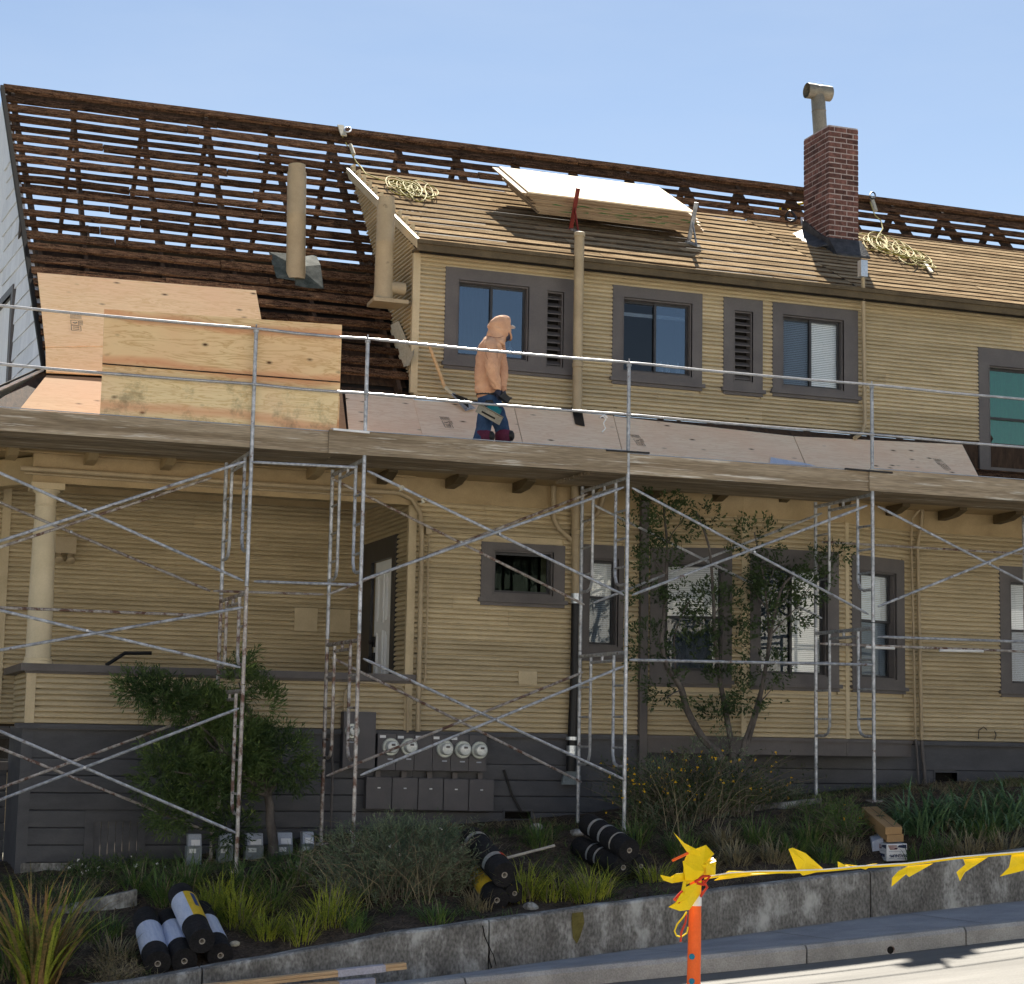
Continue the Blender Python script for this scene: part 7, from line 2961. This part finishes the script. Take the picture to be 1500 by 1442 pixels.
stem([(1060, 1108), (1030, 1085), (1003, 1035), (1000, 1010), (975, 975), (968, 940), (975, 880), (978, 800), (972, 745)], 0.055, 0.012)
stem([(1075, 1110), (1068, 1070), (1055, 1000), (1047, 940), (1045, 870), (1040, 800), (1020, 750)], 0.045, 0.010)
stem([(1085, 1110), (1098, 1080), (1112, 1030), (1125, 960), (1134, 900), (1146, 855), (1180, 830)], 0.04, 0.010)
stem([(1085, 1100), (1100, 1060), (1118, 1000), (1128, 930), (1120, 850), (1105, 780)], 0.028, 0.008)
stem([(1050, 1100), (1010, 1060), (992, 1000), (985, 930), (1010, 880)], 0.025, 0.007)
for a, b, c_, d in ((1134, 900, 1160, 860), (1130, 930, 1200, 850), (1047, 900, 1090, 860), (978, 850, 950, 800), (985, 960, 950, 960), (1045, 930, 1010, 900), (1128, 900, 1095, 850), (975, 800, 1000, 760), (1112, 1030, 1140, 1000), (1000, 1010, 960, 1030), (1120, 860, 1150, 810)):
    limb(mb, at(a, b, 20.1), at(c_, d, 20.1 + rr.uniform(-0.25, 0.25)), 0.010, 0.003, rr, wob=0.02, sides=5)
mb.build('trunk', MT['bark'], t, smooth=True)
lobes = [(962, 735, 20.1, 34, 22, 0.2), (985, 765, 20.1, 34, 34, 0.22), (940, 780, 20.1, 26, 28, 0.2), (965, 830, 20.1, 36, 40, 0.22), (948, 880, 20.1, 30, 40, 0.2),
         (950, 950, 20.1, 34, 50, 0.2), (1035, 760, 20.1, 22, 20, 0.15), (1105, 790, 20.1, 40, 36, 0.22), (1090, 835, 20.1, 40, 34, 0.22), (1140, 850, 20.1, 50, 30, 0.24),
         (1180, 855, 20.1, 42, 28, 0.22), (1225, 812, 20.1, 22, 18, 0.12), (1200, 830, 20.1, 26, 24, 0.15), (1050, 890, 20.1, 60, 40, 0.22), (1070, 940, 20.1, 40, 40, 0.2), (1100, 890, 20.1, 44, 34, 0.2),
         (1020, 950, 20.1, 44, 34, 0.2), (1000, 880, 20.1, 34, 28, 0.18), (1060, 1010, 20.1, 40, 34, 0.2), (1125, 980, 20.1, 34, 28, 0.18), (1095, 1020, 20.1, 30, 24, 0.15), (975, 1010, 20.1, 40, 26, 0.18),
         (1050, 1045, 20.1, 30, 20, 0.15), (1130, 1020, 20.1, 20, 30, 0.12), (1160, 900, 20.1, 30, 24, 0.2)]
crown('foliage', lobes, 'leaf_tree', t, leaf=(0.055, 0.024), dens=1.15, seed=5, sprig=6, fill=0.9)


# twiggy bush with yellow flowers
def twig_bush(name, label, cat, px0, px1, pytop, pybase, y, n, mat, seed, hgt, flowers=0, leaf=(0.03, 0.008), spread=0.5, lpn=7, stems='stem', fmat='flower', group=None, fcount=1):
    rr = random.Random(seed)
    xa, xb = at(px0, pybase, y).x, at(px1, pybase, y).x
    cx = (xa + xb) / 2
    t = thing(name, (cx, y, g(cx, y)), label, cat, group)
    ms, ml, mf = MB(), MB(), MB()
    for i in range(n):
        x = cx + (xb - xa) * 0.5 * max(-1, min(1, rr.gauss(0, 0.42)))
        yy = y + rr.uniform(-0.35, 0.35)
        b = V((x, yy, g(x, yy) - 0.02))
        e = (x - cx) / ((xb - xa) * 0.5)
        h = hgt * rr.uniform(0.45, 1.0) * math.sqrt(max(0.15, 1 - e * e * 0.8))
        ls = rr.uniform(-0.75, 0.75)
        lean = V((e * spread * h + ls * h, rr.uniform(-0.6, 0.5) * h, h * math.sqrt(max(0.2, 1 - ls * ls))))
        pts = []
        for k in range(6):
            q = k / 5
            pts.append(b + V((lean.x * q ** 1.5, lean.y * q ** 1.5, lean.z * q - 0.22 * h * q * q)) + V((rr.uniform(-1, 1), rr.uniform(-1, 1), 0)) * 0.012)
        ms.tube(pts, [lerp(0.005, 0.0018, k / 5) for k in range(6)], 4, cap=False)
        for k in range(lpn * 3):
            q = rr.uniform(0.12, 1.0)
            ii = min(4, int(q * 5))
            p = pts[ii].lerp(pts[ii + 1], q * 5 - ii)
            dv = (rnd_dir(rr) + V((0, 0, 0.4))).normalized()
            p = p + dv * rr.uniform(0, 0.05)
            leaf_quad(ml, p, dv, rnd_dir(rr), leaf[0] * rr.uniform(0.6, 1.3), leaf[1])
        if flowers and rr.random() < flowers:
            for _ in range(fcount):
                p = pts[rr.choice((3, 4, 5, 5))] + rnd_dir(rr) * 0.02
                for k in range(5):
                    leaf_quad(mf, p, rnd_dir(rr), rnd_dir(rr), 0.022, 0.018)
    ms.build('stems', MT[stems], t)
    ml.build('foliage', MT[mat], t)
    if mf.v:
        mf.build('flowers', MT[fmat], t, kind='stuff')
    return t


fb_ = twig_bush('flowering_bush', 'twiggy dark bush with scattered yellow flowers below the slender tree', 'bush', 905, 1120, 1080, 1215, 19.35, 420, 'leaf_tree', 31, 1.12, flowers=0.3, leaf=(0.045, 0.012), lpn=9)
gb = twig_bush('grey_bush', 'rounded grey-green bush with fine leaves beside the upper roofing roll', 'bush', 478, 700, 1215, 1335, 18.0, 620, 'leaf_grey', 32, 0.88, flowers=0.02, leaf=(0.05, 0.008), lpn=10, fmat='whiteflower')
crown('inner_foliage', [(540, 1255, 18.1, 60, 40, 0.4), (610, 1250, 18.1, 66, 44, 0.45), (655, 1265, 18.0, 46, 44, 0.4), (560, 1300, 17.9, 66, 40, 0.35), (630, 1305, 17.9, 60, 44, 0.35), (580, 1230, 18.2, 40, 26, 0.3)], 'leaf_grey', gb, leaf=(0.07, 0.010), dens=1.0, seed=41, sprig=6)
crown('inner_foliage', [(960, 1160, 19.4, 50, 50, 0.3), (1020, 1130, 19.4, 46, 50, 0.3), (1040, 1190, 19.3, 60, 44, 0.35), (1090, 1170, 19.4, 30, 40, 0.25), (950, 1210, 19.2, 44, 30, 0.3), (1000, 1200, 19.1, 60, 34, 0.3), (1060, 1100, 19.4, 34, 26, 0.2)], 'leaf_grey', fb_, leaf=(0.055, 0.010), dens=1.2, seed=42, sprig=6, fill=0.6)
twig_bush('low_weeds', 'dark low weeds with white flowers at the foot of the plank hatch', 'weeds', 70, 230, 1260, 1300, 20.2, 120, 'leaf_dark', 33, 0.26, flowers=0.22, leaf=(0.05, 0.012), lpn=6, fmat='whiteflower')
twig_bush('small_bush', 'small green bush with a few yellow flowers left of the brown cartons', 'bush', 1195, 1250, 1160, 1235, 18.3, 110, 'grass_g', 34, 0.55, flowers=0.03, leaf=(0.05, 0.01), lpn=8)
twig_bush('dry_weeds', 'dry grey weeds in front of the low edging left of the rolls', 'weeds', 130, 200, 1380, 1420, 17.0, 90, 'dry', 35, 0.28, flowers=0.0, leaf=(0.04, 0.006), lpn=5)
twig_bush('feathery_bush', 'pale feathery tuft on the soil by the brick vent under the bay', 'bush', 1105, 1165, 1150, 1200, 20.4, 60, 'leaf_grey', 36, 0.35, leaf=(0.04, 0.008), lpn=6)


def blade(mb, base, dirn, L, w, droop, rr, n=5, fold=0.3):
    """arching strap leaf"""
    d = V((dirn.x, dirn.y, 0))
    hl = d.length
    hd = d.normalized() if hl > 1e-4 else V((1, 0, 0))
    side = V((-hd.y, hd.x, 0))
    a0 = math.atan2(dirn.z, hl)
    p = V(base)
    ang = a0
    prev = None
    for i in range(n + 1):
        q = i / n
        ww = w * (0.55 + 1.2 * q if q < 0.35 else (1 - (q - 0.35) / 0.65) ** 0.8) * 0.5
        if i == n:
            ww = 0.0006
        a = p - side * ww
        b = p + side * ww
        n0 = len(mb.v)
        mb.v += [a, b]
        if prev is not None:
            mb.f.append((prev, prev + 1, n0 + 1, n0))
        prev = n0
        p = p + (hd * math.cos(ang) + V((0, 0, 1)) * math.sin(ang)) * (L / n)
        ang -= droop / n * (0.5 + q)


def clump(px, py, label, mat='grass_y', h=0.4, n=150, w=0.010, rad=0.14, droop=1.3, seed=1, name='grass_clump', cat='grass clump', group='strappy grass clumps in the bed', spread=0.9, dry=0.1, y=None, second=None):
    p = gpt(px, py) if y is None else V((at(px, py, y).x, y, g(at(px, py, y).x, y)))
    rr = random.Random(seed)
    t = thing(name, p, label, cat, group)
    mb, md = MB(), MB()
    for i in range(n):
        a = rr.uniform(0, 2 * PI)
        r0 = rad * math.sqrt(rr.random())
        b = p + V((math.cos(a) * r0, math.sin(a) * r0, 0))
        b.z = g(b.x, b.y) - 0.02
        lean = spread * rr.uniform(0.1, 1.0)
        dv = V((math.cos(a) * lean + rr.uniform(-0.25, 0.25), math.sin(a) * lean + rr.uniform(-0.25, 0.25), 1.0))
        tgt = md if rr.random() < dry else mb
        blade(tgt, b, dv, h * rr.uniform(0.6, 1.25), w * rr.uniform(0.7, 1.2), droop * rr.uniform(0.4, 1.3), rr, n=6)
    mb.build('blades', MT[mat], t)
    if md.v:
        md.build('dry_blades', MT[second or 'dry'], t)
    return t


rr = random.Random(77)
clump(55, 1440, 'tall bronze and green flax clump at the lower left corner', 'flax', h=1.0, n=120, w=0.036, rad=0.16, droop=1.1, seed=1, name='flax_plant', cat='flax', group=None, spread=0.55, dry=0.35, y=16.95, second='grass_y')
clump(20, 1405, 'green flax clump cut by the left edge of the picture', 'grass_g', h=0.7, n=130, w=0.022, rad=0.2, droop=1.6, seed=2, name='flax_plant', cat='flax', group=None, spread=0.9, dry=0.4, y=17.3)
L = [
    (240, 1322, 'grass_g', 0.42, 150, 'dark green clump above the leftmost roofing rolls'),
    (150, 1370, 'grass_g', 0.24, 170, 'short bright green tuft left of the lower left rolls'),
    (320, 1322, 'grass_y', 0.36, 140, 'yellow-green clump under the second grey pedestal'),
    (352, 1352, 'grass_y', 0.46, 200, 'tall yellow-green clump right of the lower left rolls'),
    (392, 1372, 'grass_y', 0.36, 130, 'yellow-green clump just left of the pair by the wall'),
    (440, 1376, 'grass_y', 0.34, 130, 'yellow-green clump closest to the wall'),
    (482, 1352, 'grass_y', 0.46, 190, 'yellow-green clump touching the grey-green bush'),
    (400, 1325, 'grass_g', 0.40, 130, 'green clump below the shrub trunk'),
    (435, 1290, 'grass_g', 0.40, 150, 'dark green clump over the rightmost pedestal'),
    (770, 1315, 'grass_y', 0.44, 170, 'yellow-green clump right of the middle roofing rolls'),
    (812, 1318, 'grass_y', 0.34, 120, 'yellow-green clump in the middle of the row by the plastic pipe'),
    (866, 1318, 'grass_y', 0.40, 190, 'yellow-green clump in front of the right roofing rolls'),
    (790, 1238, 'grass_g', 0.34, 120, 'dark green tuft at the footing below the vent'),
    (960, 1292, 'grass_y', 0.30, 90, 'small yellow-green tuft right of the right roofing rolls'),
    (930, 1235, 'grass_g', 0.36, 110, 'green tuft behind the right roofing rolls'),
    (1160, 1252, 'grass_g', 0.30, 150, 'low drooping grass left of the brown cartons'),
    (1210, 1262, 'grass_g', 0.30, 130, 'low grass between the pennant tape and the cartons'),
    (1080, 1265, 'dry', 0.30, 140, 'dry grass under the flowering bush'),
    (1030, 1275, 'dry', 0.26, 110, 'dry grass behind the yellow tape knot'),
    (1345, 1262, 'grass_g', 0.26, 90, 'small drooping tuft right of the printed box'),
    (1420, 1252, 'dry', 0.34, 170, 'brownish drooping grass on the wall edge at the right'),
    (1470, 1248, 'dry', 0.32, 150, 'brownish grass tuft cut by the right edge'),
]
L += [
    (275, 1300, 'grass_g', 0.40, 150, 'green clump in front of the leftmost pedestal'),
    (300, 1345, 'grass_y', 0.34, 130, 'yellow-green clump just behind the yellow-wrapped roll'),
    (360, 1300, 'grass_g', 0.36, 140, 'green clump in front of the middle pedestals'),
    (200, 1300, 'grass_g', 0.30, 120, 'dark green clump at the right foot of the plank hatch'),
    (110, 1330, 'grass_g', 0.30, 130, 'low green clump between flax and edging strip'),
    (170, 1405, 'dry', 0.28, 120, 'straw-coloured tuft left of the lower left rolls'),
    (520, 1360, 'grass_g', 0.28, 120, 'short green tuft under the left side of the grey-green bush'),
    (640, 1350, 'grass_g', 0.26, 110, 'short green tuft under the right side of the grey-green bush'),
    (700, 1330, 'dry', 0.24, 90, 'dry tuft left of the yellow-wrapped middle roll'),
    (1000, 1250, 'grass_g', 0.34, 130, 'green clump left of the pennant knot under the flowering bush'),
    (1110, 1235, 'grass_g', 0.36, 150, 'drooping green clump right of the flowering bush'),
    (1060, 1240, 'dry', 0.34, 140, 'dry arching grass at the foot of the flowering bush'),
    (1135, 1262, 'dry', 0.30, 130, 'dry arching grass just above the big pennant'),
    (1185, 1235, 'grass_g', 0.34, 130, 'green clump behind the low grass near the cartons'),
    (1240, 1250, 'dry', 0.26, 100, 'dry tuft touching the pale blue carton'),
    (1380, 1250, 'grass_g', 0.30, 120, 'green tuft between printed box and brownish grass'),
    (1440, 1232, 'grass_g', 0.36, 120, 'green clump below the dark strap-leaved plants'),
]
for i, (px, py, m, h, n, lab) in enumerate(L):
    clump(px, py, lab, m, h=h, n=n, rad=0.15 if n < 160 else 0.2, seed=100 + i, dry=0.12, w=0.011, droop=1.5)
for i, (px, py, h, n, lab) in enumerate((
        (1350, 1216, 0.60, 170, 'large dark strap-leaved clump behind the brown cartons'),
        (1400, 1205, 0.55, 150, 'dark strap-leaved clump under the square vent'),
        (1455, 1212, 0.62, 170, 'dark strap-leaved clump at the right end by the house'),
        (1500, 1200, 0.60, 130, 'dark strap-leaved clump cut by the right edge'))):
    clump(px, py, lab, 'agap', h=h, n=n, rad=0.26, seed=200 + i, w=0.026, droop=2.6, name='strap_leaf_plant', cat='plant', group='dark strap-leaved plants on the right', spread=1.0, dry=0.04)

# low concrete edging in the bed
for k, (pix, yy, lab) in enumerate(((((75, 1335), (200, 1303)), 18.6, 'low concrete edging strip in the bed at the left'),
                                    (((1060, 1215), (1200, 1188)), 19.4, 'low concrete edging strip in the bed under the bay'))):
    a, b = at(*pix[0], yy), at(*pix[1], yy)
    a.z = max(a.z, g(a.x, a.y) + 0.05)
    b.z = max(b.z, g(b.x, b.y) + 0.05)
    mb = MB()
    n = 10
    prev = None
    for i in range(n + 1):
        p = a.lerp(b, i / n) + V((0, 0, 0.01 * noise.noise(V((i * 0.7, k, 0)))))
        row = [p + V((0, -0.06, -0.25)), p + V((0, -0.055, 0)), p + V((0, 0.055, 0)), p + V((0, 0.06, -0.25))]
        if prev:
            for q in range(3):
                mb.quad(prev[q], row[q], row[q + 1], prev[q + 1])
        prev = row
    tag(mb.build('edging_strip', MT['concrete'], None), lab, 'garden edging', 'concrete edging in the bed')

# loose chips, clods and small weeds nobody could count
rr = random.Random(55)
mb = MB()
for i in range(5200):
    x = rr.uniform(0.2, 14)
    y = YW + 0.2 + rr.random() ** 1.2 * 4.1
    p = V((x, y, g(x, y)))
    s = rr.uniform(0.006, 0.026)
    d = rnd_dir(rr)
    e = d.orthogonal().normalized() * s * rr.uniform(0.3, 0.8)
    f_ = d.cross(e).normalized() * s * 0.4
    n0 = len(mb.v)
    mb.v += [p + d * s, p + e, p + f_, p - e, p - d * s + V((0, 0, 0.004))]
    mb.f += [(n0, n0 + 1, n0 + 2), (n0, n0 + 2, n0 + 3), (n0 + 4, n0 + 2, n0 + 1), (n0 + 4, n0 + 3, n0 + 2)]
mb.build('bark_chips', noisy('bark_chip', (0.03, 0.02, 0.014), (0.14, 0.10, 0.07), scale=3, rough=0.9, bump=0), kind='stuff')
for nm, mat, cnt, seed in (('ground_weeds', 'grass_g', 4200, 61), ('dry_litter', 'dry', 3200, 62)):
    rr = random.Random(seed)
    mb = MB()
    for i in range(cnt):
        x = rr.uniform(0.2, 14)
        y = YW + 0.25 + rr.random() * 4.0
        dn = noise.noise(V((x * 0.9, y * 0.9, seed)))
        if dn < 0.0 + (0.15 if y < 17.6 else -0.1):
            continue
        p = V((x, y, g(x, y) - 0.01))
        for k in range(6):
            a = rr.uniform(0, 2 * PI)
            dv = V((math.cos(a) * 0.9, math.sin(a) * 0.9, rr.uniform(0.3, 1.2)))
            blade(mb, p + V((rr.uniform(-0.03, 0.03), rr.uniform(-0.03, 0.03), 0)), dv, rr.uniform(0.06, 0.24), 0.006, 1.6, rr, n=3)
    mb.build(nm, MT[mat], kind='stuff')
for i, (px, py, n_, h_, lab) in enumerate(((560, 1330, 26, 0.55, 'bare dead stems sticking out of the grey-green bush'), (470, 1300, 18, 0.45, 'bare arching dead stems right of the pedestals'), (1000, 1230, 9, 0.7, 'bare dead stems rising through the flowering bush'))):
    p = gpt(px, py)
    rr = random.Random(300 + i)
    mb = MB()
    for k in range(n_):
        b = p + V((rr.uniform(-0.45, 0.45), rr.uniform(-0.2, 0.2), 0))
        b.z = g(b.x, b.y) - 0.02
        a_ = rr.uniform(-1.0, 1.0)
        h2 = h_ * rr.uniform(0.6, 1.3)
        mb.tube([b, b + V((a_ * 0.15, 0, h2 * 0.5)), b + V((a_ * 0.45, rr.uniform(-0.1, 0.1), h2 * 0.9)), b + V((a_ * 0.8, rr.uniform(-0.2, 0.1), h2 * rr.uniform(0.7, 1.1)))], [0.004, 0.0035, 0.0025, 0.0012], 4, cap=False)
    o = mb.build('dead_stems', MT['dry'], None)
    tag(o, lab, 'dead stems')
    o['kind'] = 'stuff'
# a few stones and scraps
for i, (px, py, s, lab) in enumerate(((778, 1332, 0.075, 'dark stone beside the middle roofing rolls'), (345, 1385, 0.05, 'small tan stone by the lower left rolls'), (785, 1215, 0.08, 'pale chunk of concrete at the footing'), (845, 1223, 0.07, 'grey stone behind the drainpipe rolls'))):
    p = gpt(px, py)
    rr = random.Random(i)
    bm_ = bmesh.new()
    bmesh.ops.create_icosphere(bm_, subdivisions=2, radius=s)
    me = bpy.data.meshes.new('stone')
    for v in bm_.verts:
        v.co *= 1 + 0.35 * noise.noise(v.co * 14 + V((i, 0, 0)))
        v.co.z *= 0.65
    bm_.to_mesh(me)
    bm_.free()
    me.materials.append(MT['concrete'] if i != 1 else MT['strap'])
    o = bpy.data.objects.new('stone', me)
    o.location = p + V((0, 0, s * 0.3))
    sc.collection.objects.link(o)
    tag(o, lab, 'stone')
# torn felt edge left against the dormer wall
mb = MB()
rr = random.Random(14)
prev = None
pix = [(570, 478), (578, 505), (585, 525), (590, 538), (600, 536), (606, 520)]
top = [(584, 470), (592, 488), (598, 505), (603, 515), (605, 516), (607, 510)]
for (a, b), (c_, d) in zip(pix, top):
    row = (atx(a, b, 6.33 - 0.06 + rr.uniform(-0.02, 0.01)), atx(c_, d, 6.33 - 0.045))
    if prev:
        mb.quad(prev[0], row[0], row[1], prev[1])
        mb.quad(prev[0] + V((-0.004, 0, 0)), prev[1] + V((-0.004, 0, 0)), row[1] + V((-0.004, 0, 0)), row[0] + V((-0.004, 0, 0)))
    prev = row
mb.build('torn_felt', MT['strap'], house)
